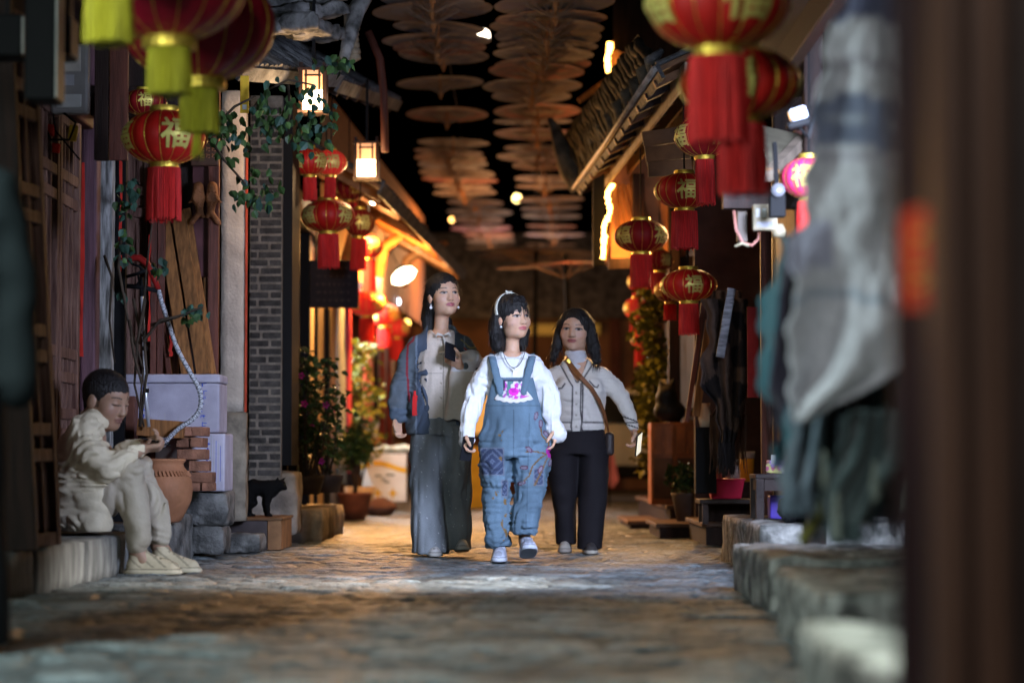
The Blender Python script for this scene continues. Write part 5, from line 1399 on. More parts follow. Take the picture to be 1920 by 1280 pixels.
for i in range(7):
    rr = random.Random(i); x, y = rr.uniform(-.09, .09), rr.uniform(-.05, .05)
    b = thing('bottle', '%s clear bottle from the street side in the red basket' % ORD[i], 'bottle', (at(1357, 0, 16.55).x + x, 16.57 + y, zt2 + .29), group='bottles in the red basket')
    m = MB(); m.lathe([(.018, 0), (.02, .02), (.02, .07), (.008, .1), (.008, .13)], 12); m.build('body', M('pale_bottle', (.40, .36, .30), .15, var=.2), b, True)
    m = MB(); m.lathe([(.010, .13), (.010, .15)], 10); m.build('cap', GOLD if i % 2 else WHITE_PL, b, True)
t = thing('drink_glass', 'tall glass of amber drink behind the red basket', 'glass', (at(1396, 0, 17).x, 17.0, at(0, 902, 17).z))
m = MB(); m.lathe([(.045, 0), (.052, .10), (.055, .16)], 18); m.build('drink', M('amber_drink', (.60, .26, .02), .2, var=.1), t, True)
m = MB(); m.lathe([(.056, 0.162), (.06, .21), (.056, .21)], 18); m.build('rim', M('glass_rim', (.4, .34, .24), .1), t, True)
MB().lohi((-.09, -.1, -.35), (.2, .2, -.002)).build('stand', WOOD_DK, t)
t['label'] = 'tall glass of amber drink on a dark stand beyond red basket'

# hides / fringed cloths
HIDE = M('hide_cloth', (1, 1, 1), .95, var=.3, scale=18, attr=True, rnd=0, bump=.4)
def c_hide(u, v, px, py):
    n = sn(px * .05, py * .03, 0, 4)
    return np.array([.10, .065, .05]) if n > .05 else np.array([.022, .018, .018])
shawl('mottled dark fringed hide hanging at the right shop', [(560, 1325, 1400), (640, 1320, 1402), (720, 1318, 1400), (800, 1345, 1385), (830, 1355, 1375)], 15.6, c_hide, 11, .04, 3, fringe=.20, mat=HIDE)
shawl('brown hide with pale streaks hanging behind the dark one', [(545, 1345, 1388), (620, 1330, 1395), (700, 1328, 1395), (780, 1335, 1398)], 16.0, lambda u, v, px, py: np.array([.13, .075, .05]) * (1 + .4 * math.sin(px * .3)), 12, .03, 3, fringe=.35, mat=HIDE)
MB().bar(at(1372, 540, 15.4), at(1350, 670, 15.4), .055, .012, (0, 1, 0)).build('glossy_board', M('glossy_board', (.13, .125, .15), .3, var=.5, scale=12, stretch=(1, 1, 4)), label='narrow glossy board catching light beside the hides', cat='board', bevel=.003)
MB().bar(at(1330, 600, 16.2), at(1305, 780, 16.2), .05, .03, (0, 1, 0)).build('leaning_plank', WOOD_TAN, label='slim brown plank leaning left of the hides', cat='plank')
o = MB().bar(at(1320, 560, 16.3), at(1288, 790, 16.3), .03, .03, (0, 1, 0)).build('leaning_plank', WOOD_RED, label='thin reddish pole leaning beside the slim plank', cat='plank')
m = MB(); m.lathe([(.035, 0), (.045, .06), (.03, .13), (.035, .16)], 14, at(1322, 800, 16.4)); m.build('white_vase', M('lit_vase', (.70, .58, .44), .4), smooth=True, label='pale vase catching the light beside the hides', cat='vase')
MB().lohi((-.07, -.07, -.45), (.07, .07, -.005)).build('pedestal', BLACK, label='dark wooden pedestal beneath the pale vase', cat='pedestal').location = at(1322, 800, 16.4)
# red couplet on the shop post
a, b = at(1402, 745, 14.25), at(1422, 575, 14.25)
MB().lohi((a.x, 14.26, a.z), (b.x, 14.28, b.z)).build('red_couplet', M('dark_red_paper', (.10, .006, .004), .9, var=.25, spec=.1), label='tall red paper couplet on the right shop post', cat='couplet')
for i, (x0, x1) in enumerate(((1424, 1444), (1447, 1462), (1465, 1484))):
    MB().lohi((at(x0, 0, 14.3).x, 14.3, .2), (at(x1, 0, 14.3).x, 14.36, 2.4)).build('shutter_board', WOOD_RED if i != 1 else WOOD_DK, bevel=.006, label=('left', 'middle', 'right')[i] + ' upright shutter board behind the stool', cat='board', group='shutter boards on the right')

# ---------------------------------------------------------------- electrics on the right
t = thing('meter_box', 'pale electricity box on the right shop beam', 'meter box', at(1434, 408, 11.5))
MB().box((0, 0, 0), (.118, .05, .125)).build('case', M('cream_plastic', (.24, .20, .13), .5, var=.12), t, bevel=.008)
for i in range(3): MB().box((-.035 + .03 * i, -.028, .02), (.018, .006, .04)).build('switch', WHITE_PL, t)
MB().box((0, -.027, -.035), (.08, .004, .025)).build('label_plate', M('plate_grey', (.25, .25, .28), .5), t)
t = thing('flood_light', 'black floodlight with round lens under the right eave', 'floodlight', at(1457, 382, 11.3))
MB().box((0, 0, -.01), (.075, .07, .11)).build('case', BLACK, t, bevel=.006)
m = MB(); m.tube([(0, -.02, .055), (0, -.06, .060)], .032, 16); m.build('lens', M('lens_glass', (.10, .10, .11), .08, spec=1.), t, True)
m = MB(); m.bar((0, 0, .05), (0, .1, .3), .02, .02); m.build('bracket', BLACK, t)
t = thing('spot_lamp', 'small white spot lamp angled below the pink lantern row', 'spot lamp', at(1496, 214, 10.5))
MB().box((0, 0, 0), (.075, .06, .055), Matrix.Rotation(-.3, 3, 'Y')).build('head', M('spot_white', (.28, .30, .36), .3), t, bevel=.01)
MB().box((.0, .0, -.045), (.10, .07, .03), Matrix.Rotation(-.25, 3, 'Y')).build('base', BLACK, t, bevel=.01)
m = MB(); m.tube([(0, 0, -.05), (.05, .05, -.1), (.1, .05, .1)], .008, 6); m.build('cable', BLACK, t)
m = MB(); m.tube([at(1376, 395, 11.6), at(1380, 430, 11.6), at(1392, 455, 11.6), at(1410, 460, 11.6), at(1422, 448, 11.6), at(1424, 420, 11.6)], .008, 8); m.build('conduit', M('pinkish_conduit', (.22, .09, .07), .5), smooth=True, label='pinkish conduit looping below the pale electricity box', cat='conduit')
o = MB().box((0, 0, 0), (.05, .03, .15)).build('junction_strip', M('grey_conduit', (.11, .085, .065), .5), bevel=.006, label='grey junction strip left of the pale electricity box', cat='junction strip'); o.location = at(1391, 425, 11.65)
m = MB(); m.tube([at(1378, 462, 11.55), at(1392, 456, 11.55), at(1404, 461, 11.55)], .007, 6); m.build('cable_clip', M('cream_plastic'), smooth=True, label='white cable clip at the conduit bend', cat='clip')
m = MB(); m.lathe([(.01, -.01), (.03, -.01), (.035, .02), (.02, .05)], 14, at(1460, 440, 11.5)); m.build('lamp_socket', M('cream_plastic'), smooth=True, label='white lamp socket right of the electricity box', cat='lamp socket')

# ---------------------------------------------------------------- right eaves
TILE_BK = M('dark_roof_tile', (.018, .017, .017), .7, var=.5, scale=9, bump=.6, bscale=40, col2=(.045, .042, .038))  # near-black roof tile with slightly paler blotches
SOFF = M('warm_boards', (.13, .062, .028), .65, var=.4, scale=6, stretch=(1, 6, 1))
A, B = at(1236, 121, 15.2), at(1083, 348, 21.6)
rt = roof('right tiled eave sweeping over the street', A, B, (1, .05, .48), 1.2, 34, soff=SOFF, rafters=0, seed=9)
nn = 12
for i in range(nn):
    p = A.lerp(B, (i + .5) / nn); 
    MB().bar(p + Vector((.0, 0, -.09)), p + Vector((1.1, .05, -.09 + .53)), .05, .07, (0, 1, 0)).build('rafter', WOOD_DK if i % 3 else SOFF, rt)
for k in range(6):
    o_ = Vector((.17 + .17 * k, 0, -.055 + .082 * k)); MB().bar(A + o_ + Vector((0, 0, -.0)), B + o_, .018, .14, (0, 0, 1)).build('soffit_board', SOFF if k % 2 else M('pale_batten', (.28, .22, .16), .7, var=.2), rt)
m = MB(); m.tube([A + Vector((-.03, 0, -.03)), A.lerp(B, .5) + Vector((-.03, 0, -.04)), B + Vector((-.03, 0, -.02))], .022, 8); m.build('gutter', M('gutter_grey', (.20, .18, .16), .5, var=.3), rt, True)
# upturned corner
hp = [at(1090, 350, 21.8), at(1068, 318, 21.8), at(1052, 275, 21.9), at(1040, 240, 22.), at(1030, 222, 22.)]
m = MB(); m.tube(hp, [.11, .10, .075, .05, .02], 8); m.tube([at(1140, 330, 21.9), at(1105, 330, 21.8), at(1080, 330, 21.8)], [.10, .10, .09], 8); m.build('upturned_ridge', TILE, rt, True)
for i in range(9):
    p = at(1100 + 16 * i, 300 - 20 * i, 21.2 - .7 * i); m = MB(); m.tube([p, p + Vector((-.03, 0, .09)), p + Vector((.05, 0, .16))], [.045, .05, .02], 7); m.build('ridge_tile', TILE, rt, True)
# dark slope of the next roof, seen past the gutter
q = [at(1088, 352, 22.2), at(1236, 118, 16.6), at(1196, 64, 17.2), at(1052, 262, 22.6)]
t = thing('roof_slope', 'dark ragged tiled slope rising past the right gutter', 'roof')
n_ = (q[1] - q[0]).cross(q[3] - q[0]).normalized()
m = MB(); m.add(list(q) + [p + Vector((0, .08, 0)) for p in q], [(0, 1, 2, 3), (7, 6, 5, 4), (0, 4, 5, 1), (1, 5, 6, 2), (2, 6, 7, 3), (3, 7, 4, 0)]); m.build('deck', TILE_BK, t)
for i in range(30):
    f = (i + .5) / 30; a, b = q[0].lerp(q[1], f), q[3].lerp(q[2], f); rr = random.Random(i)
    m = MB(); k_ = 6; P_ = [a.lerp(b, u / k_) + Vector((0, -.10, -.05)) + Vector((rr.uniform(-.01, .01), 0, rr.uniform(-.015, .015))) for u in range(k_ + 1)]; m.tube(P_, [.035 + .012 * (u % 2) for u in range(k_ + 1)], 7); m.build('tile_row', TILE_BK, t, True)
# nearer gable boards
for i, (x0, y0, x1, y1, w, Y) in enumerate(((1205, 262, 1290, 250, .10, 15.6), (1210, 290, 1295, 282, .10, 15.6), (1215, 318, 1298, 312, .10, 15.6))):
    MB().bar(at(x0, y0, Y), at(x1, y1, Y), w, .03, (0, 1, 0)).build('gable_board', SOFF, bevel=.004, label=('upper', 'middle', 'lower')[i] + ' brown gable board under the right eave', cat='board', group='gable boards on the right')
a = at(1395, 250, 11.8)
t = thing('pent_roof', 'small boarded pent roof behind the blurred lanterns', 'roof')
m = MB(); q = [at(1378, 300, 11.6), at(1440, 328, 11.6), at(1500, 262, 12.4), at(1400, 240, 12.4)]
m.add(list(q) + [p + Vector((0, 0, .03)) for p in q], [(0, 1, 2, 3), (7, 6, 5, 4), (0, 4, 5, 1), (1, 5, 6, 2), (2, 6, 7, 3), (3, 7, 4, 0)]); m.build('board', M('pent_board', (.15, .13, .09), .7, var=.3), t)
MB().bar(at(1440, 330, 11.55), at(1505, 262, 12.3), .05, .05).build('edge_beam', M('pent_edge', (.26, .20, .15), .7, var=.3), t)
MB().bar(at(1372, 322, 11.6), at(1460, 330, 11.6), .05, .06).build('cross_beam', M('amber_beam', (.30, .13, .04), .6), t)
a, b = at(1395, 390, 11.7), at(1500, 372, 11.7)
MB().lohi((a.x - .1, 11.7, a.z), (1.9, 11.78, a.z + .10)).build('shop_beam', WOOD_DK, label='dark beam carrying the electricity box', cat='beam')

# orange lit far shop on the right with light strips
ORW = M('orange_wall', (.50, .22, .09), .7, var=.25, scale=5)
t = thing('far_shop', 'orange lit shop front beneath the right eave', 'shop')
a, b = at(1146, 490, 20.5), at(1285, 325, 20.5)
MB().lohi((a.x, 20.5, a.z), (b.x, 20.56, b.z + .3)).build('orange_wall', ORW, t)
a = at(1300, 0, 18.6)
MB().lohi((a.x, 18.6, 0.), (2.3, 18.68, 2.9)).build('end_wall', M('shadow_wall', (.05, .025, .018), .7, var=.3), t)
MB().lohi((1.65, 18.7, 0.), (1.75, 26, 2.9)).build('side_wall', BLACK, t)
for (x, Y) in ((1122, 20.3), (1196, 20.35), (1262, 20.4)):
    p = at(x, 0, Y); MB().lohi((p.x - .05, Y - .045, at(0, 500, Y).z if x != 1262 else 0), (p.x + .05, Y + .045, 3.0)).build('post', BLACK if x == 1122 else WOOD_DK, t, bevel=.008)
for k in range(6): MB().bar(at(1150 + 9 * k, 345, 20.4), at(1165 + 12 * k, 440, 20.4), .03, .02, (0, 1, 0)).build('lattice_bar', WOOD_TAN, t)
MB().bar(at(1140, 495, 20.42), at(1300, 490, 20.42), .09, .06, (0, 1, 0)).build('lintel', WOOD_DK, t)
STRIP = M('amber_strip', (1, .6, .2), emit=(1., .50, .10), es=16., rnd=0)
def strip(label, pts, Y, r=.016):
    t = thing('light_strip', label, 'light strip'); rr = random.Random(int(pts[0][0]))
    P = []
    for (x0, y0), (x1, y1) in zip(pts[:-1], pts[1:]):
        for k in range(6): P.append(at(x0 + (x1 - x0) * k / 6 + rr.uniform(-2, 2), y0 + (y1 - y0) * k / 6, Y))
    P.append(at(*pts[-1], Y))
    m = MB(); m.tube(P, [r * rr.uniform(.7, 1.35) for _ in P], 8); m.build('tube', STRIP, t, True)
    m = MB(); m.bar(P[0] + Vector((.03, .03, .02)), P[-1] + Vector((.03, .03, -.02)), .02, .02); m.build('channel', WOOD_TAN, t)
    return t
strip('amber light strip running down the far right shop corner', [(1150, 345), (1138, 365), (1145, 395), (1134, 420), (1132, 455), (1130, 485)], 20.1, .018)
strip('amber light strip high on the right above the eave', [(1144, 80), (1140, 110), (1141, 135)], 22.5, .022)
t = thing('upper_gallery', 'wooden upper gallery corner lit by the high strip', 'gallery')
MB().bar(at(1168, 100, 22.7), at(1150, 140, 22.7), .16, .03, (0, 1, 0)).build('board', ORW, t); MB().bar(at(1085, 190, 22.8), at(1165, 132, 22.8), .05, .05).build('beam', WOOD_TAN, t); MB().lohi((at(1150, 0, 22.8).x, 22.8, 2.5), (2.6, 22.9, 6.5)).build('wall', WOOD_DK, t)

# creeper, cabinet, far right things
t = thing('creeper', 'olive yellow creeper covering the far right post', 'creeper', (at(1225, 0, 21.5).x, 21.5, .22))
m = MB(); m.tube([(0, 0, 0), (.02, 0, .8), (-.03, 0, 1.8)], [.03, .025, .015], 8); m.build('stem', STEM, t)
pts = [(math.sin(i * 1.7) * .06 - .02 + .03 * math.sin(i), -.05, .35 + i * .115) for i in range(15)]
foliage(t, pts, LEAF_YEL, 1500, .15, 31, .065)
t = thing('cabinet', 'orange brown wooden cabinet below the creeper', 'cabinet', (at(1262, 0, 19.9).x, 19.9, .22))
a, b = at(1218, 962, 19.9), at(1306, 792, 19.9)
w = (b.x - a.x) / 2; h = b.z - .22
MB().lohi((-w, 0, 0), (w, .4, h)).build('carcass', M('cabinet_wood', (.30, .10, .03), .5, var=.3, scale=6), t, bevel=.006)
for i in range(4): MB().lohi((-w + .02 + i * w / 2, -.015, h - .26), (-w + (i + 1) * w / 2 - .005, -.001, h - .03)).build('drawer', M('cabinet_wood'), t, bevel=.004)
for i in range(2): MB().lohi((-w + .02 + i * w, -.012, .05), (-w + (i + 1) * w - .015, -.001, h - .29)).build('door', M('cabinet_low', (.10, .045, .02), .6, var=.3), t, bevel=.004)
S = SDF((-.2, -.12, 0), (.2, .12, .42), .01); S.ell((0, 0, .10), (.13, .09, .10), None, .03); S.ell((-.03, 0, .23), (.09, .07, .09), None, .03); S.cone((-.06, 0, .28), (-.08, 0, .34), .03, .01, .02); S.cone((.0, 0, .28), (.03, 0, .35), .03, .01, .02); S.fold(.01, 16, 16, 16, 3)
V, Q = S.mesh(); o = link('dark_sculpture', np_mesh('dark_sculpture', V, Q), M('sculpture_black', (.012, .010, .009), .6)); o.location = (at(1255, 0, 20).x, 20.05, .22 + h); tag(o, 'dark lumpy sculpture on the orange brown cabinet', 'sculpture')
for i in range(5):
    o = MB().box((0, 0, 0), (.10, .16, .022)).build('book', (WOOD_TAN, PLASTER, WOOD_RED)[i % 3], bevel=.002, label='%s book up in the small pile on the cabinet' % ORD[i], cat='book', group='pile of books on the cabinet'); o.location = (at(1292, 0, 20).x, 20.05, .22 + h + .013 + i * .026); o.rotation_euler = (0, 0, .1 * i)
t = thing('bush', 'dark bush in a grey pot beside the cabinet', 'bush', (at(1285, 0, 18.9).x, 18.9, .11))
m = MB(); m.lathe([(.08, 0), (.12, .2), (.13, .22), (.11, .22)], 16); m.build('pot', M('grey_pot', (.09, .07, .06), .7), t, True)
foliage(t, [(0, 0, .3), (.05, 0, .36), (-.07, 0, .33)], LEAF, 260, .12, 33, .05)
# far parked van, far house end
t = thing('parked_van', 'pale van parked far down the street', 'van', (at(1160, 0, 33).x, 33, 0))
m = MB(); m.prism([(-.8, .35), (.8, .35), (.8, .95), (.62, 1.05), (.50, 1.55), (-.50, 1.55), (-.62, 1.05), (-.8, .95)], lambda u, v: (u, 0, v), lambda u, v: (u, 3.6, v)); m.build('body', M('van_paint', (.40, .42, .36), .35, var=.05), t, bevel=.05)
m = MB(); m.prism([(-.56, 1.08), (.56, 1.08), (.46, 1.48), (-.46, 1.48)], lambda u, v: (u, -.012, v), lambda u, v: (u, -.002, v)); m.build('windscreen', M('dark_glass', (.015, .018, .02), .08), t)
for s_ in (-1, 1):
    MB().box((s_ * .62, -.01, .75), (.22, .03, .12)).build('headlight', M('headlight_glass', (.6, .6, .6), .15), t, bevel=.01)
    m = MB(); m.tube([(s_ * .72 - .09, .5, .30), (s_ * .72 + .09, .5, .30)], .30, 20); m.build('wheel', BLACK, t, True)
MB().box((0, -.03, .42), (1.58, .08, .18)).build('bumper', BLACK, t, bevel=.02)
t = thing('far_house', 'dark timber house closing the end of the street', 'house', (0, 47, 0))
MB().lohi((-7, 0, 0), (7, .4, 3.4)).build('wall', M('far_wall', (.14, .075, .04), .7, var=.5, scale=1.2), t)
m = MB(); m.prism([(-8, 3.3), (8, 3.3), (6.6, 5.0), (-6.6, 5.0)], lambda u, v: (u, -.7 + (v - 3.3) * .5, v), lambda u, v: (u, 1 + (v - 3.3) * .5, v)); m.build('roof', TILE, t)
for i, x in enumerate((-3.2, -1.3, .7, 2.4)):
    f = MB().lohi((x, -.06, 1.0), (x + 1.1, .02, 2.3)).build('window', WOOD_DK, t)
    MB().lohi((x + .08, -.075, 1.08), (x + 1.02, -.061, 2.22)).build('pane', M('far_pane_%d' % i, (.2, .1, .03), .3, emit=(1, .45, .1), es=(.5, .8, .25, .4)[i], rnd=0), f)
for x in (-2, .1, 2.0): MB().lohi((x - .1, -.12, 0), (x + .1, -.02, 3.3)).build('post', WOOD_RED, t)
MB().lohi((.3, -.2, 3.0), (1.7, -.1, 3.2)).build('sign', M('far_sign', (.4, .25, .05), .5, emit=(1, .6, .1), es=.12, rnd=0), t)
t = thing('street_awning', 'pink cloth hanging far behind the woman in cardigan', 'cloth', at(1142, 870, 30))
m = MB(); m.prism([(-.02, .15), (.06, .12), (.12, -.2), (.04, -.3), (-.08, -.22)], lambda u, v: (u, 0, v), lambda u, v: (u, .03, v)); m.build('cloth', M('pink_cloth2', (.60, .20, .22), .8), t)
m = MB(); m.tube([(0, 0, .12), (0, 0, -.9)], .012, 6); m.build('pole', BLACK, t)
# yellow bin seen between the women
t = thing('yellow_bin', 'yellow bin far behind between the first two women', 'bin', (at(895, 0, 29).x, 29, 0))
MB().box((0, 0, .35), (.24, .24, .7), taper=1.12).build('body', YELLOW, t, bevel=.02)
MB().box((0, 0, .72), (.29, .29, .05)).build('lid', YELLOW, t, bevel=.015)

# tube fixtures added where the shop lights are inferred, none of them seen
TUBE = M('tube_glow', (1, 1, 1), emit=(.85, .93, 1), es=3., rnd=0)
for (x, y, z, dx, dy, lab) in ((1.83, 9.2, 2.22, 0, 1.1, 'added unseen cool fluorescent tube inside the right shop behind the shawls'), (2.42, 11.65, 1.62, 0, .6, 'added unseen fluorescent tube beside the right shop doorway'), (1.2, 4.7, 2.68, 0, .8, 'added unseen fluorescent tube above the nearest right slab'), (-2.45, 5.4, 2.35, 0, 1.0, 'added unseen fluorescent tube of the shop at the near left'), (-1.62, 21.4, 2.45, 0, 1.2, 'added unseen warm fluorescent tube over the tan shop front'), (-2.03, 26.2, 2.40, 0, 1.2, 'added unseen white fluorescent tube inside the white shop')):
    t = thing('added_tube_lamp', lab, 'lamp', (x, y, z), group='added unseen fluorescent tubes at the shop lights')
    MB().lohi((-.03, -dy / 2, .02), (.03, dy / 2, .07)).build('housing', WHITE_PL, t, bevel=.006)
    m = MB(); m.tube([(0, -dy / 2 + .02, 0), (0, dy / 2 - .02, 0)], .013, 10); m.build('tube', TUBE, t, True)

# ================================================================ people
SKIN = M('skin', (1, 1, 1), rough=.48, var=.05, scale=30, attr=True, rnd=0, spec=.4)
SKIN.node_tree.nodes['Principled BSDF'].inputs['Subsurface Weight'].default_value = .12
SKIN.node_tree.nodes['Principled BSDF'].inputs['Subsurface Radius'].default_value = (.01, .004, .002)
HAIR = M('hair_black', (.010, .008, .008), rough=.55, var=.35, scale=40, stretch=(1, 1, .12), bump=.6, bscale=130, rnd=0, spec=.35)
DENIM = M('denim_cloth', (1, 1, 1), rough=.85, var=.10, scale=120, attr=True, bump=.25, bscale=260, rnd=0, spec=.2)
CLOTH = M('woven_cloth', (1, 1, 1), rough=.85, var=.07, scale=60, attr=True, bump=.2, bscale=220, rnd=0, spec=.2)
KNIT = M('knit_cloth', (1, 1, 1), rough=.92, var=.10, scale=150, attr=True, bump=.5, bscale=240, rnd=0, spec=.15, sheen=.2)
NYLON = M('jacket_nylon', (1, 1, 1), rough=.6, var=.05, scale=40, attr=True, bump=.15, bscale=60, rnd=0, spec=.35)
SNEAKER = M('sneaker_leather', (1, 1, 1), rough=.55, var=.08, scale=50, attr=True, rnd=0, bump=.1, bscale=120)
PHONE = M('phone_glass', (.012, .012, .015), rough=.15, var=.1, rnd=0)
METAL_PALE = M('pale_metal', (.6, .6, .6), rough=.3, metal=.9, var=.1)
PEARL = M('pearl', (.8, .8, .82), rough=.2, var=.03)

SK = np.array([.56, .325, .215])
def add_head(S, c, R, s=1., wide=1., ears=True, open_mouth=False, jaw=.85):
    c = np.array(c)
    def P(x, y, z): return c + R @ (np.array([x * wide, y, z]) * s)
    def E(x, y, z, r, k=.02, op='u'): S.ell(P(x, y, z), (r[0] * s * wide, r[1] * s, r[2] * s), R, k * s, op)
    E(0, .018, .030, (.074, .090, .083), .02)
    E(0, -.022, -.030, (.058, .066, .080), .03)
    E(0, -.030, .035, (.062, .058, .055), .03)
    E(0, -.060, -.090, (.024, .020, .017), .035)
    for q in (-1, 1):
        E(q * .040, -.050, -.028, (.026, .026, .026), .03)
        E(q * .040 * jaw, -.012, -.070, (.020, .032, .024), .03)
        E(q * .033, -.098, .006, (.021, .0135, .011), .012, 's')
        E(q * .032, -.072, .004, (.0155, .0145, .0105), .004)
        if ears: E(q * .076, .012, -.008, (.010, .021, .031), .008)
        E(q * .010, -.091, -.033, (.0075, .009, .007), .010)
    S.cone(P(0, -.083, .012), P(0, -.100, -.030), .0065 * s, .0095 * s, .016 * s)
    E(0, -.0835, -.056, (.023, .011, .0055), .006)
    E(0, -.082, -.0675, (.020, .011, .0062), .006)
    if open_mouth: E(0, -.096, -.062, (.012, .008, .0035), .003, 's')
def paint_head(C, V, c, R, s=1., wide=1., lip=(.34, .085, .09), brow=.8, tone=1., down=False):
    q = to_local(V, c, R) / s; x, y, z = q[:, 0] / wide, q[:, 1], q[:, 2]
    near = (np.linalg.norm(q, axis=1) < .16) & (y < -.045)
    def put(w, col):
        w = np.clip(w, 0, 1)[:, None] * near[:, None]
        C[:] = C * (1 - w) + np.array(col) * w
    def soft(d, e=.003): return np.clip(.5 - d / e, 0, 1)
    ax = np.abs(x)
    put(soft(np.hypot((ax - .045) / .022, (z + .03) / .02) - 1, .8) * .35, np.array([.50, .24, .19]) * tone)
    # eyes: socket shade of make-up, white, iris, lash
    e = np.hypot((ax - .032) / .0165, (z - .004) / .0062) - 1
    if not down:
        put(soft(e, .35), (.34, .31, .30))
        put(soft(np.hypot((x - np.sign(x) * .032 - .001) / 1.1, z - .0045) - .0068), (.010, .008, .007))
    lz = .0108 if not down else .000
    lash = np.abs(z - (lz - (14 if not down else -6) * (ax - .032) ** 2)) - .0026
    put(soft(lash, .002) * (np.abs(ax - .032) < .0195), (.012, .008, .008))
    bz = .027 + .004 * (1 - ((ax - .036) / .02) ** 2)
    put(soft(np.abs(z - bz) - .0028, .002) * soft(np.abs(ax - .035) - .019) * brow, (.03, .02, .018))
    put(soft(np.hypot(x / .0245, (z + .0612) / .0112) - 1, .3) * (y < -.068), lip)
    put(soft(np.hypot((ax - .009) / .0035, (z + .0405) / .0025) - 1, .6) * .8, SK * .25)
def mottle(V, C):
    n = vnoise(V[:, 0] * 45, V[:, 1] * 45, V[:, 2] * 45, 3); n2 = vnoise(V[:, 0] * 150, V[:, 1] * 150, V[:, 2] * 150, 4)
    C *= 1 + n[:, None] * np.array([.05, .09, .10]) + n2[:, None] * .05
def add_hand(S, wrist, d, n, side=1, curl=.5, s=1., thumb=.6, spread=1., k=.006, fold_at=None):
    """palm + five fingers. d: direction of the fingers, n: direction the palm faces, side: thumb towards side * (d x n)"""
    d = np.array(d, float); d /= np.linalg.norm(d)
    n = np.array(n, float); n -= d * (n @ d); n /= np.linalg.norm(n)
    t = np.cross(d, n) * side
    w = np.array(wrist, float)
    R = np.stack([t, n, d], 1)
    S.cone(w - d * .03 * s, w + d * .012 * s, .024 * s, .023 * s, .015)
    S.rbox(w + d * .050 * s, (.038 * s, .0135 * s, .046 * s), .012 * s, R, .012)
    ends = []
    for i, (o, ln) in enumerate(((.029, .072), (.010, .080), (-.010, .074), (-.028, .058))):
        p = w + (d * .090 + t * o) * s
        dd = d + t * (o * 3.0 * spread * (1 - curl)); dd /= np.linalg.norm(dd)
        cu = curl * (1 + .12 * i)
        a = 0
        for j, fr in enumerate((.44, .31, .25)):
            a += cu * (1.0, 1.15, .8)[j]
            v = dd * math.cos(a) + n * math.sin(a)
            p2 = p + v * ln * fr * s
            S.cone(p, p2, (.0092 - .0009 * j) * s, (.0085 - .0010 * j) * s, k * .6)
            p = p2
        ends.append(p)
    b = w + (d * .022 + t * .030 + n * .004) * s
    v1 = t * .75 + d * .75 + n * (.25 + thumb * .4); v1 /= np.linalg.norm(v1)
    p1 = b + v1 * .042 * s
    v2 = d * .85 + t * (.35 - thumb * .5) + n * (.2 + .6 * thumb); v2 /= np.linalg.norm(v2)
    p2 = p1 + v2 * .034 * s
    p3 = p2 + v2 * .022 * s
    S.chain([b, p1, p2, p3], [.015 * s, .011 * s, .0098 * s, .0085 * s], k)
    return ends
def finish(S, name, mat, parent, paint=None, cut=None):
    V, Q = S.mesh()
    C = np.ones((len(V), 3))
    if paint is not None: paint(V, C)
    me = np_mesh(name, V, Q, True, C)
    return link(name, me, mat, parent)
def strands(hair, seed, n=700, L=.06, flat=.0016):
    me = hair.data; nv = len(me.vertices); co = np.zeros(nv * 3, np.float32); me.vertices.foreach_get('co', co); co = co.reshape(-1, 3)
    nr = np.zeros(nv * 3, np.float32); me.vertices.foreach_get('normal', nr); nr = nr.reshape(-1, 3)
    rg = np.random.default_rng(seed); ok = np.flatnonzero(~((nr[:, 1] < -.15) & (np.abs(co[:, 0] - co[:, 0].mean()) < .085) & (co[:, 2] > co[:, 2].max() - .16))); ix = ok[rg.integers(0, len(ok), n)]; v, nn = co[ix], nr[ix]
    dn = np.array([0, 0, -1.]) + rg.normal(0, .18, (n, 3)); d = dn - nn * (dn * nn).sum(1, keepdims=True); d /= np.maximum(np.linalg.norm(d, axis=1, keepdims=True), 1e-3)
    ln = (L * rg.uniform(.5, 1.3, n))[:, None]; out = rg.uniform(.002, .009, n)[:, None]; w = np.cross(d, nn) * flat
    a, b, c = v - nn * .002, v + d * ln * .5 + nn * out * .8, v + d * ln + nn * out * rg.uniform(.2, 1.6, n)[:, None] + np.array([0, 0, -.004])
    V = np.stack([a - w, a + w, b + w, b - w, c], 1).reshape(-1, 3); I = np.arange(n)[:, None] * 5
    m = MB(); m.v = [tuple(p) for p in V]; m.f = [f for k in range(n) for f in ((k * 5, k * 5 + 1, k * 5 + 2, k * 5 + 3), (k * 5 + 3, k * 5 + 2, k * 5 + 4))]
    o = link('hair_strands', m.mesh('hair_strands'), HAIR, hair); o['kind'] = 'stuff'
def person(label, loc, rotz=0.):
    return thing('person', label, 'person', loc, rotz)
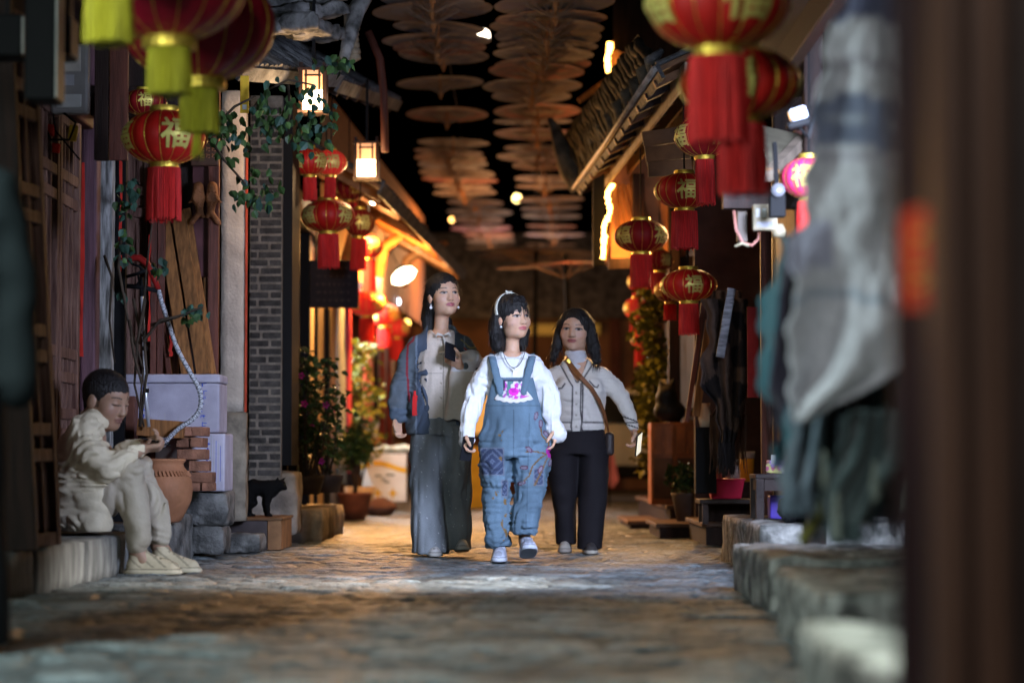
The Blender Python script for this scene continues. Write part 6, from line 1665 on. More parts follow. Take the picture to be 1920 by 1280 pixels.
def shoe(parent, heel, toe, z0, w, mat, upper, sole, tilt=0., h=.075, label=None):
    """a low shoe: heel and toe points on the ground plane (x, y), z0 sole height"""
    hx, hy = heel; tx, ty = toe
    L = math.hypot(tx - hx, ty - hy); ux, uy = (tx - hx) / L, (ty - hy) / L
    S = SDF((-.03, -.08, -.03), (L + .03, .08, .14), .0055)
    S.vloft([(0, L / 2, 0, L / 2, w), (.022, L / 2, 0, L / 2, w * 1.0)], .004, p=2.6, cap=.008)
    S.cone((L * .22, 0, .04), (L * .26, 0, h + .015), w * .80, w * .72, .02)
    S.cone((L * .22, 0, .035), (L * .80, 0, .024), w * .85, w * .80, .02)
    S.cone((L * .30, 0, h * .85), (L * .68, 0, .045), w * .62, w * .55, .02)
    for i in range(4): S.cone((L * (.40 + .08 * i), -w * .4, h * .95 - .012 * i), (L * (.40 + .08 * i), w * .4, h * .95 - .012 * i), .006, .006, .004)
    S.carve(lambda X, Y, Z: -Z + 0 * X + 0 * Y, (-.1, -.1, -.05), (L + .1, .1, .01))
    S.cone((L * .20, 0, h + .02), (L * .23, 0, h + .06), w * .52, w * .56, .008, 's')
    def paint(V, C):
        u = np.array(upper); C[:] = u
        st = (np.sin(V[:, 0] * 95 + V[:, 2] * 120) > .75) & (V[:, 2] > .035)
        C[st] = u * .58
        lc = (np.abs(V[:, 1]) < w * .42) & (V[:, 0] > L * .36) & (V[:, 0] < L * .70) & (V[:, 2] > .045) & (np.sin(V[:, 0] * 260) > .2)
        C[lc] = u * .5
        C[V[:, 2] < .026] = sole
        C[np.abs(V[:, 2] - .027) < .003] = u * .45
    V, Q = S.mesh(); C = np.ones((len(V), 3)); paint(V, C)
    ca, sa = math.cos(tilt), math.sin(tilt)
    x = V[:, 0] * ca - V[:, 2] * sa; z = V[:, 0] * sa + V[:, 2] * ca
    W = np.stack([hx + ux * x - uy * V[:, 1], hy + uy * x + ux * V[:, 1], z0 + z], 1)
    return link('shoe', np_mesh('shoe', W, Q, True, C), mat, parent)
def denim(V, C, base=(.105, .165, .235), seed=3):
    n = vnoise(V[:, 0] * 9, V[:, 1] * 9, V[:, 2] * 5, seed) * .7 + vnoise(V[:, 0] * 40, V[:, 1] * 40, V[:, 2] * 9, seed + 1) * .5
    C[:] = np.array(base) * (1 + .30 * n)[:, None]
def near_line(u, v, pts):
    d = np.full(len(u), 9.)
    for (a, b) in zip(pts[:-1], pts[1:]):
        ax, ay, bx, by = a[0], a[1], b[0] - a[0], b[1] - a[1]
        t = np.clip(((u - ax) * bx + (v - ay) * by) / (bx * bx + by * by + 1e-9), 0, 1)
        d = np.minimum(d, np.hypot(u - ax - t * bx, v - ay - t * by))
    return d

# ---------------------------------------------------------------- woman in denim overalls (nearest of the three)
def woman_overalls():
    YF = 14.2
    g = at(960, 1050, YF)
    root = person('woman in white blouse and embroidered denim overalls walking in front', (g.x, YF, 0))
    hc = (.006, -.02, 1.420); R = rot_rows(.62, .05, -.05); s = 1.09
    S = SDF((-.36, -.24, .0), (.36, .20, 1.58), .009, fine=[(2, 1.27, 1.56, .0036), (0, -.10, .12, .0042), (1, -.16, .13, .0042), (2, .58, .76, .005), (0, -.34, -.22, .005)])
    S.vloft([(.74, 0, .01, .135, .095), (.90, 0, 0, .115, .085), (1.08, 0, 0, .125, .085), (1.17, 0, .005, .11, .065), (1.22, 0, .012, .06, .055)], .03)
    S.cone((0, .012, 1.20), (.004, -.004, 1.36), .043, .039, .02)
    for q in (-1, 1):
        S.chain([(q * .130, .005, 1.165), (q * .210, .01, .98), (q * .245, -.03, .765)], [.040, .034, .026], .025)
        S.chain([(q * .07, .01, .76), (q * .072, -.02 + q * .02, .45), (q * .075, .03, .10)], [.075, .05, .035], .03)
    add_head(S, hc, R, s, wide=1.07)
    add_hand(S, (-.262, -.055, .745), (-.06, -.22, -1), (.9, -.3, 0), 1, .55, .92, .5)
    add_hand(S, (.250, -.03, .775), (.0, -.1, -1), (-1, 0, 0), -1, .4, .9)
    def paint(V, C):
        C[:] = SK * 1.10; mottle(V, C)
        paint_head(C, V, hc, R, s, 1.07, lip=(.46, .13, .13))
    body = finish(S, 'body', SKIN, root, paint)
    # hair: bob with a fringe
    def P(x, y, z): return np.array(hc) + R @ (np.array([x, y, z]) * s)
    S = SDF((-.16, -.17, 1.17), (.17, .16, 1.57), .0042)
    S.ell(P(0, .018, .040), (.095 * s, .110 * s, .095 * s), R, .01)
    for q in (-1, 1):
        S.chain([P(q * .078, .035, .02), P(q * .088, .040, -.07), P(q * .084, .045, -.140)], [.028, .040, .030], .02)
    S.chain([P(0, .10, .02), P(0, .10, -.08), P(0, .085, -.140)], [.055, .055, .045], .03)
    S.chain([P(-.05, .08, -.02), P(-.06, .075, -.135)], [.05, .045], .03)
    # cut the face free, leave a thin fringe and side locks
    S.ell(P(.0, -.088, -.050), (.060 * s, .075 * s, .100 * s), R, .006, 's')
    S.ell(P(.0, -.12, -.02), (.052 * s, .06 * s, .068 * s), R, .004, 's')
    S.ell(P(.0, -.03, -.14), (.045 * s, .085 * s, .07 * s), R, .01, 's')
    rr = random.Random(4)
    for i in range(17):
        u = -1 + 2 * i / 16
        x0, x1 = .03 * u, .060 * u + rr.uniform(-.004, .004)
        if i in (9, 12): continue
        zend = .026 - .012 * u * u + rr.uniform(-.008, .008)
        if abs(u) > .82: zend = -.055
        S.chain([P(x0, -.062, .108), P((x0 + x1) / 2, -.088 + .018 * u * u, .072), P(x1, -.096 + .045 * u * u, zend)], [.0085, .0066, .0018], .003)
    S.fold(.004, 170, 170, 14, 3)
    strands(finish(S, 'hair', HAIR, root), 1, 700, .07)
    # headband
    m = MB(); pts = []
    for i in range(25):
        a = -1.75 + 3.5 * i / 24
        pts.append(P(.1005 * math.sin(a), .012 + .012 * math.cos(a), .038 + .1005 * math.cos(a)))
    band = M('headband_cloth', (.62, .60, .52), rough=.9, var=.2, scale=200, rnd=0)
    V = []; F = []
    for i, p in enumerate(pts):
        fw = R @ np.array([0, 1, 0]); out = p - (np.array(hc) + R @ np.array([0, .02, .03])); out /= np.linalg.norm(out)
        for (a, b) in ((-.014, 0), (.014, 0), (.012, .005), (-.012, .005)): V.append(p + fw * a + out * (b - .001))
    for i in range(24):
        for j in range(4): F.append((i * 4 + j, i * 4 + (j + 1) % 4, i * 4 + 4 + (j + 1) % 4, i * 4 + 4 + j))
    m.add(V, F)
    hb = m.build('headband', band, root, True)
    S2 = SDF(P(0, .03, .14) - .05, P(0, .03, .14) + .05, .004)
    S2.ell(P(.0, .027, .138), (.016, .018, .012), R, .004); S2.cone(P(-.004, .027, .14), P(-.02, .022, .150), .008, .005, .004); S2.cone(P(.004, .03, .14), P(.022, .028, .146), .008, .005, .004)
    finish(S2, 'headband_knot', band, root)
    m = MB(); e = P(-.079, .006, -.045); m.lathe([(.001, -.007), (.006, -.004), (.0075, 0), (.006, .004), (.001, .007)], 10, e); m.build('earring', PEARL, root, True)
    # blouse
    S = SDF((-.36, -.22, .64), (.36, .22, 1.30), .0062)
    S.vloft([(.80, 0, .0, .150, .110), (1.0, 0, -.005, .142, .114), (1.08, 0, -.005, .152, .116), (1.145, 0, .0, .150, .098), (1.195, .0, .006, .112, .082), (1.228, 0, .004, .082, .070)], .02, cap=.02)
    S.chain([(-.125, .0, 1.150), (-.185, .012, 1.05), (-.218, .010, .96), (-.245, -.035, .835), (-.256, -.045, .775)], [.056, .060, .062, .058, .040], .02)
    S.chain([(-.256, -.046, .785), (-.262, -.055, .765), (-.266, -.058, .712)], [.036, .050, .052], .012)
    S.chain([(.125, .0, 1.150), (.185, .012, 1.05), (.215, .012, .96), (.235, -.02, .86), (.242, -.025, .80)], [.056, .062, .066, .062, .040], .02)
    S.chain([(.243, -.025, .81), (.25, -.025, .785), (.266, -.03, .742)], [.040, .052, .060], .012)
    S.vloft([(1.19, .002, -.03, .045, .06), (1.222, .004, -.02, .064, .07), (1.30, .0, -.02, .070, .08)], .006, 's')
    S.fold(.0065, 30, 26, 6, 11, hi=1.18); S.fold(.007, 12, 12, 18, 12, hi=1.12, ridge=True, warp=2.); S.fold(.004, 60, 40, 9, 13, ridge=True, hi=1.19)
    def paint(V, C):
        C[:] = (.74, .74, .76)
        d = np.abs(V[:, 2] - (1.182 - .35 * V[:, 0] ** 2))
        C[(d < .004) & (V[:, 1] < 0)] *= .75
    finish(S, 'blouse', CLOTH, root, paint)
    # overalls
    S = SDF((-.26, -.24, .05), (.29, .22, 1.27), .0065)
    S.vloft([(.60, .015, .0, .195, .150), (.70, .018, .0, .218, .160), (.80, .012, .0, .182, .140), (.885, .008, -.002, .166, .130), (.93, .006, -.002, .160, .126)], .02, cap=.015)
    S.vloft([(.075, -.078, -.010, .078, .100), (.20, -.084, -.01, .082, .108), (.42, -.090, -.02, .094, .112), (.56, -.094, -.01, .106, .120), (.70, -.095, 0, .105, .125)], .02, cap=.008)
    S.vloft([(.15, .078, -.10, .070, .092), (.26, .086, -.085, .080, .105), (.40, .100, -.06, .098, .120), (.55, .116, -.03, .122, .130), (.70, .110, 0, .110, .125)], .02, cap=.008)
    # bib and straps follow the chest
    def bibclip(X, Y, Z):
        w = .118 + (1.07 - Z) * .25
        return np.maximum(np.maximum(np.abs(X - .006) - w, Y + .02), Z - 1.068)
    S.vloft([(.86, .004, -.003, .165, .130), (1.0, 0, -.005, .160, .131), (1.07, 0, -.005, .160, .131), (1.12, 0, -.005, .172, .128)], .006, clip=bibclip)
    for q in (-1, 1):
        top = (q * .125, -.055, 1.222); mid = (q * .098, -.122, 1.12)
        pts = [(q * .066, -.130, .985), (q * .082, -.128, 1.05), (q * .098, -.116, 1.11), (q * .112, -.086, 1.165), (q * .118, -.045, 1.190), (q * .120, .02, 1.195), (q * .115, .085, 1.15)]
        for a, b in zip(pts[:-1], pts[1:]): S.cone(a, b, .0225, .0225, .004, sq=(1, .36, 1) if abs(a[2] - b[2]) > .03 else (1, 1, .36))
    S.fold(.011, 16, 14, 4, 21, hi=.84); S.fold(.010, 8, 8, 19, 22, hi=.80); S.fold(.006, 14, 14, 34, 23, hi=.75, ridge=True); S.fold(.007, 22, 20, 7, 25, hi=.86, ridge=True, warp=1.8)
    S.fold(.006, 10, 10, 30, 24, hi=.24, ridge=True)
    def paint(V, C):
        denim(V, C, (.115, .178, .240))
        x, y, z = V[:, 0], V[:, 1], V[:, 2]; fr = y < -.0
        C[(np.abs(z - .905) < .003) & fr] *= .7
        C[(np.abs(x - .008) < .003) & (z < .88) & (z > .60) & fr] *= .6
        C[(np.abs(x - .10 - .03 * (z - .8)) < .003) & (z < .86) & (z > .2) & fr] *= .7
        for zz in (.10, .18): C[(np.abs(z - zz) < .003) & fr] *= .75
        # woven patches
        def patch(x0, x1, z0, z1, sc, seed):
            mk = (x > x0) & (x < x1) & (z > z0) & (z < z1) & fr
            u, w = (x - (x0 + x1) / 2), (z - (z0 + z1) / 2)
            f = np.sin((np.abs(u) + np.abs(w)) * sc) + .5 * np.sin(u * sc * 1.7) * np.sin(w * sc * 1.7)
            c = np.where(f[:, None] > .35, np.array([.105, .13, .20]), np.array([.045, .06, .115]))
            C[mk] = c[mk]
            ed = mk & ((np.minimum(np.minimum(x - x0, x1 - x), np.minimum(z - z0, z1 - z))) < .006)
            C[ed] = (.15, .17, .22)
        patch(-.185, -.045, .50, .66, 150, 1); patch(-.062, -.022, .375, .475, 210, 2); patch(.125, .185, .44, .545, 230, 3)
        # embroidered stems, leaves, flower
        st = near_line(x, z, [(.07, .47), (.10, .50), (.12, .555), (.165, .60), (.205, .625), (.215, .69), (.175, .73), (.165, .79)])
        st = np.minimum(st, near_line(x, z, [(.085, .635), (.13, .64), (.20, .625)])); st = np.minimum(st, near_line(x, z, [(.13, .44), (.17, .52), (.205, .60)]))
        C[(st < .0045) & fr] = (.16, .09, .035)
        for (lx, lz, a) in ((.055, .455, .3), (.07, .545, 0.), (.10, .65, -.7), (.168, .80, 1.5), (.20, .74, 2.2), (.225, .575, 1.2), (.165, .535, 1.), (.14, .845, 1.3)):
            u = (x - lx) * math.cos(a) + (z - lz) * math.sin(a); w = -(x - lx) * math.sin(a) + (z - lz) * math.cos(a)
            e = np.hypot(u / .026, w / .0125)
            C[(e < 1) & fr] = (.12, .055, .09); C[(e < .66) & fr] = (.22, .19, .25)
        e = np.hypot((x - .222) / .022, (z - .632) / .034) + .2 * vnoise(x * 60, z * 60, 0 * x, 5)
        C[(e < 1) & fr] = (.42, .02, .30)
        for (x0, z0, z1, sd) in ((-.045, .12, .28, 1), (-.03, .33, .37, 2), (-.055, .58, .62, 3), (-.10, .36, .46, 4), (-.06, .70, .76, 5)):
            n = vnoise(x * 90, z * 60, 0 * x, 30 + sd)
            C[(np.abs(x - x0 - .012 * np.sin(z * 50)) < .008) & (z > z0) & (z < z1) & fr & (n > -.1)] = (.20, .12, .045)
    finish(S, 'overalls', DENIM, root, paint)
    # embroidered bib applique: scalloped lower piece and upper panel
    V = []; Q = []; C = []
    nu, nv = 44, 34
    for j in range(nv + 1):
        for i in range(nu + 1):
            u = -1 + 2 * i / nu; v = j / nv
            wid = .060 if v > .48 else .060 + (.48 - v) / .48 * .055
            z = .925 + v * .130 + (.022 * u * u if v < .5 else 0) - (.006 * abs(math.sin(u * 9)) if v < .06 else 0)
            x = .010 + u * wid
            y = -.131 * math.sqrt(max(.05, 1 - (x / .163) ** 2)) - .010
            V.append((x, y, z))
            n = sn(x * 70, z * 70, 0, 8); n2 = sn(x * 45, z * 45, 4, 9)
            col = (.66, .60, .68) if n > -.15 else (.42, .10, .40)
            if n2 > .35: col = (.60, .05, .42)
            if n2 < -.45: col = (.10, .22, .22)
            if math.hypot((x - .010) / .030, (z - .985) / .024) < 1: col = (.72, .03, .48) if n > -.3 else (.50, .02, .36)
            if v > .48 and (abs(u) > .86 or v > .94): col = (.05, .05, .10)
            if v < .12 or (v < .45 and abs(u) > .9): col = (.70, .66, .62)
            C.append(col)
    for j in range(nv):
        for i in range(nu): Q.append((j * (nu + 1) + i, j * (nu + 1) + i + 1, (j + 1) * (nu + 1) + i + 1, (j + 1) * (nu + 1) + i))
    ap = link('bib_applique', np_mesh('bib_applique', V, Q, True, np.array(C)), CLOTH, root)
    so = ap.modifiers.new('cloth', 'SOLIDIFY'); so.thickness = .004
    m = MB(); N = 22; pts = []
    for i in range(N + 1):
        a = math.pi * i / N; pts.append((.012 + .068 * math.cos(a), -.060 - .075 * math.sin(a) ** .7, 1.255 - .13 * math.sin(a) ** 1.3))
    m.tube(pts, .0022, 6); nk = m.build('necklace', M('dark_cord', (.05, .035, .03), .5), root, True)
    m = MB(); m.bar((.012, -.140, 1.127), (.012, -.142, 1.085), .004, .004); m.bar((-.004, -.141, 1.115), (.028, -.141, 1.112), .004, .004); m.lathe([(.002, -.006), (.006, 0), (.002, .006)], 8, (.012, -.143, 1.122)); m.build('pendant', METAL_PALE, nk)
    shoe(root, (-.072, .03), (-.078, -.215), 0.0, .046, SNEAKER, (.52, .55, .66), (.55, .58, .66))
    shoe(root, (.085, -.075), (.105, -.315), 0.012, .050, SNEAKER, (.50, .53, .64), (.55, .58, .66), tilt=.30)
    # phone in the hanging hand
    ph = thing('smartphone', 'dark smartphone held low by the woman in overalls', 'phone', (g.x - .262, YF - .085, .655), 0, None, (.25, .1, .35))
    MB().box((0, 0, 0), (.070, .009, .145)).build('body', PHONE, ph, bevel=.004)
    return root

# ---------------------------------------------------------------- tall woman with the denim jacket
def woman_jacket():
    YL = 14.98
    g = at(825, 1040, YL)
    root = person('tall woman in open denim jacket and wide grey jeans holding a phone', (g.x, YL, 0))
    hc = (.022, -.02, 1.602); R = rot_rows(.42, .12, -.03); s = 1.14
    S = SDF((-.36, -.36, .0), (.36, .22, 1.78), .009, fine=[(2, 1.44, 1.76, .0040), (0, -.09, .13, .0045), (1, -.16, .12, .0045), (2, .70, .88, .006), (2, 1.14, 1.27, .005), (1, -.33, -.16, .006)])
    S.vloft([(.85, 0, .01, .14, .10), (1.02, 0, 0, .115, .09), (1.22, 0, 0, .135, .095), (1.33, 0, .005, .115, .07), (1.385, 0, .012, .062, .058)], .03)
    S.cone((0, .012, 1.33), (.012, -.008, 1.53), .047, .042, .02)
    S.chain([(-.13, .005, 1.285), (-.225, .01, 1.10), (-.262, -.04, .86)], [.047, .037, .027], .025)
    S.chain([(.13, .005, 1.285), (.225, .03, 1.11), (.12, -.20, 1.165)], [.047, .037, .027], .025)
    for q in (-1, 1):
        S.chain([(q * .075, .01, .86), (q * .08, -.01, .50), (q * .085, .03, .10)], [.08, .052, .036], .03)
    add_head(S, hc, R, s, wide=1.03)
    add_hand(S, (-.263, -.045, .845), (.03, -.12, -1), (.8, -.6, 0), 1, .5, .95, .4)
    add_hand(S, (.125, -.195, 1.165), (-.75, -.45, .42), (-.35, .25, 1), -1, .85, .95, .9)
    def paint(V, C):
        C[:] = SK * 1.02; mottle(V, C)
        paint_head(C, V, hc, R, s, 1.03, lip=(.36, .10, .12))
    finish(S, 'body', SKIN, root, paint)
    def P(x, y, z): return np.array(hc) + R @ (np.array([x, y, z]) * s)
    S = SDF((-.17, -.17, 1.30), (.20, .20, 1.79), .0045)
    S.ell(P(0, .018, .040), (.090 * s, .106 * s, .094 * s), R, .01)
    S.chain([P(-.02, .11, .02), P(-.05, .12, -.10), P(-.065, .10, -.22)], [.055, .046, .022], .03)
    S.chain([P(.03, .09, 0), P(.05, .10, -.10), P(.075, .08, -.17)], [.04, .025, .008], .03)
    S.chain([P(-.066, .02, .02), P(-.070, .03, -.05)], [.022, .022], .02)
    S.ell(P(.004, -.092, -.055), (.064 * s, .085 * s, .118 * s), R, .012, 's')
    S.ell(P(.0, -.02, -.14), (.055 * s, .085 * s, .07 * s), R, .01, 's')
    S.fold(.004, 150, 150, 18, 31)
    strands(finish(S, 'hair', HAIR, root), 2, 700, .09)
    for q in (-1, 1):
        m = MB(); e = P(q * .080, .0, -.058); m.lathe([(.001, -.016), (.009, -.011), (.0105, -.004), (.004, .003), (.002, .012), (.001, .016)], 10, e); m.build('earring', PEARL, root, True)
    # blouse
    S = SDF((-.22, -.22, .76), (.22, .18, 1.45), .0065)
    S.vloft([(.84, .01, -.01, .150, .118), (1.0, 0, -.015, .138, .116), (1.22, 0, -.015, .140, .116), (1.32, 0, -.0, .13, .10), (1.395, .005, .006, .080, .072)], .02, cap=.012)
    S.vloft([(1.342, .012, -.05, .035, .06), (1.385, .01, -.03, .062, .07), (1.45, .0, -.035, .070, .09)], .006, 's')
    S.vloft([(.785, .01, -.005, .145, .115), (.90, .01, -.005, .142, .112)], .004, cap=.006)
    S.fold(.006, 20, 20, 9, 41); S.fold(.004, 40, 30, 10, 42)
    def paint(V, C):
        x, z = V[:, 0], V[:, 2]
        C[:] = (.60, .51, .44)
        C[z < .845] = (.58, .60, .66)
        f = np.sin(z * 330 + 3 * vnoise(x * 14, z * 14, 0 * x, 3)) * np.sin(x * 300)
        C[(f > .72)] *= .90
        C[(np.abs(x - .022) < .004) & (z < 1.36)] *= .55
        for zz in (1.33, 1.24, 1.15, 1.06, .97): C[np.hypot(x - .010, z - zz) < .007] = (.34, .28, .22)
        C[(np.abs(z - 1.12) < .003) & (x < .02)] *= .7
    finish(S, 'blouse', CLOTH, root, paint)
    # tie bow at the neck
    m = MB()
    for (a, b, c2) in (((.02, -.118, 1.352), (-.012, -.135, 1.362), (-.028, -.13, 1.345)), ((.02, -.118, 1.352), (.055, -.135, 1.366), (.068, -.125, 1.348)), ((.02, -.118, 1.352), (.036, -.136, 1.30), (.050, -.138, 1.225)), ((.0, -.130, 1.245), (.035, -.140, 1.250), (.062, -.135, 1.243))):
        m.tube([a, b, c2], [.006, .009, .004], 7)
    m.build('neck_tie', M('cream_ribbon', (.66, .62, .58), .8, rnd=0), root, True)
    m = MB(); pts = [(-.055 + .115 * i / 12, -.075 - .045 * math.sin(math.pi * i / 12), 1.382 - .052 * math.sin(math.pi * i / 12)) for i in range(13)]
    m.tube(pts, .0016, 5); m.build('necklace', METAL_PALE, root, True)
    # trousers: wide jeans
    S = SDF((-.26, -.24, .0), (.26, .24, .96), .007)
    S.vloft([(.74, 0, 0, .185, .135), (.84, 0, 0, .165, .125), (.93, 0, 0, .150, .118)], .02, cap=.012)
    S.vloft([(.018, -.055, -.06, .118, .135), (.20, -.070, -.05, .112, .125), (.50, -.088, -.02, .104, .120), (.72, -.090, 0, .100, .125), (.80, -.085, 0, .095, .12)], .018, cap=.008)
    S.vloft([(.035, .112, .05, .085, .13), (.20, .105, .05, .088, .125), (.50, .095, .03, .098, .120), (.72, .092, 0, .100, .125), (.80, .085, 0, .095, .12)], .018, cap=.008)
    S.fold(.014, 13, 11, 2.2, 51, hi=.80); S.fold(.010, 8, 8, 13, 52, hi=.78); S.fold(.006, 26, 22, 5, 53, ridge=True)
    def paint(V, C):
        denim(V, C, (.185, .20, .215), 13)
        x, z = V[:, 0], V[:, 2]
        n = vnoise(x * 200, V[:, 1] * 200, z * 200, 5)
        C[n > .80] = (.45, .45, .45)
    finish(S, 'jeans', DENIM, root, paint)
    # jacket
    S = SDF((-.36, -.30, .66), (.36, .22, 1.46), .0065)
    S.vloft([(.74, -.02, .01, .205, .148), (.95, -.01, .01, .186, .142), (1.18, 0, .0, .178, .138), (1.285, 0, .004, .172, .115), (1.36, 0, .012, .128, .092), (1.43, 0, .02, .082, .075)], .02, cap=.02)
    S.chain([(-.140, .0, 1.295), (-.205, .012, 1.18), (-.240, .005, 1.06), (-.262, -.03, .93), (-.264, -.04, .875)], [.066, .070, .072, .068, .060], .03)
    S.chain([(.140, .0, 1.295), (.205, .025, 1.18), (.235, .03, 1.10)], [.066, .070, .068], .03)
    S.chain([(.235, .02, 1.105), (.20, -.10, 1.135), (.165, -.155, 1.155)], [.068, .060, .054], .03)
    def front(X, Y, Z):
        xl = -.072 - .03 * (Z - 1.1); xr = .085 + .02 * (Z - 1.1)
        return np.maximum(np.maximum(xl - X, X - xr), Y + .01)
    sl, X, Y, Z = S.sub((-.2, -.22, .60), (.2, .05, 1.46))
    d = front(X, Y, Z); S.v[sl] = np.maximum(S.v[sl], -d)
    sl, X, Y, Z = S.sub((-.14, -.10, .60), (.14, .02, 1.46))
    S.vloft([(.60, 0, -.01, .142, .116), (1.25, 0, -.01, .140, .112), (1.37, 0, .0, .080, .072), (1.50, 0, .0, .072, .072)], .004, 's', cap=.005)
    S.fold(.009, 14, 12, 7, 61, hi=1.30); S.fold(.008, 12, 10, 18, 62, hi=1.26, ridge=True, warp=2.)
    def paint(V, C):
        denim(V, C, (.090, .108, .128), 33)
        x, y, z = V[:, 0], V[:, 1], V[:, 2]
        lap = (y < -.02) & (((x > -.145) & (x < -.06)) | ((x > .07) & (x < .15)))
        C[lap] = C[lap] * .0 + np.array([.065, .085, .125])
        C[(y < -.02) & (np.abs(x + .145) < .005)] = (.16, .20, .26)
        C[(y < -.02) & (np.abs(x - .15) < .005)] = (.20, .23, .28)
        L1 = near_line(x, z, [(-.155, 1.39), (-.165, 1.33), (-.20, 1.30), (-.205, 1.15), (-.19, .95)])
        C[(L1 < .006) & (y < .02)] = (.22, .02, .03)
        for (zz, col, x0) in ((1.275, (.32, .04, .03), .15), (1.235, (.03, .05, .28), .17), (1.195, (.38, .05, .03), .18), (1.31, (.30, .25, .08), .13)):
            C[(np.abs(z - zz - .10 * (x - .2) + .03 * np.sin(x * 40)) < .005) & (x > x0) & (y < .05)] = col
        C[(z < .905) & (x < -.2)] = (.08, .105, .14)
    finish(S, 'denim_jacket', DENIM, root, paint)
    m = MB(); m.lathe([(.035, 0), (.047, .01), (.049, .03), (.045, .045)], 16, (-.266, -.042, .868)); m.build('shirt_cuff', M('pale_cuff', (.55, .60, .70), .9, rnd=0), root, True)
    m = MB()
    for i in range(14):
        x = -.165 + .004 * (i % 7); m.tube([(x + .004, -.150 + .003 * (i % 3), .985), (x, -.152, .93), (x + .003 * math.sin(i), -.150, .86)], .0022, 5)
    m.tube([(-.152, -.148, 1.01), (-.152, -.150, .98)], .009, 8)
    m.build('red_tassel', M('tassel_thread', (.50, .02, .02), .7, rnd=0), root)
    shoe(root, (-.02, -.0), (-.03, -.235), 0, .045, SNEAKER, (.40, .38, .36), (.35, .33, .3))
    shoe(root, (.13, .05), (.145, -.16), 0.015, .045, SNEAKER, (.40, .38, .36), (.35, .33, .3), tilt=.12)
    # coat draped over the bent forearm
    S = SDF((.02, -.30, .76), (.34, .06, 1.33), .0075)
    S.chain([(.13, -.16, 1.195), (.19, -.12, 1.20), (.24, -.03, 1.16)], [.05, .066, .060], .03)
    S.vloft([(.83, .115, -.15, .085, .05), (.95, .12, -.155, .085, .06), (1.08, .135, -.15, .085, .065), (1.20, .15, -.13, .08, .075)], .03, p=2.6)
    S.vloft([(.90, .20, -.06, .055, .045), (1.05, .205, -.06, .065, .055), (1.2, .21, -.06, .075, .065)], .03)
    S.fold(.013, 22, 18, 5, 71); S.fold(.009, 16, 16, 18, 72, lo=1.05)
    def paint(V, C):
        C[:] = (.52, .46, .40)
        C[V[:, 2] > 1.13] = (.62, .62, .68)
    coat = finish(S, 'coat', CLOTH, None, paint)
    coat.location = (g.x, YL, 0)
    tag(coat, 'pale folded coat draped over the forearm of the tall woman', 'coat')
    ph = thing('smartphone', 'dark smartphone held at the chest of the tall woman', 'phone', (g.x + .068, YL - .262, 1.248), 0, None, (-.75, .35, .35))
    MB().box((0, 0, 0), (.072, .010, .148)).build('body', PHONE, ph, bevel=.004)
    MB().box((-.018, .0065, .050), (.028, .003, .034)).build('camera_bump', PHONE, ph, bevel=.001)
    return root

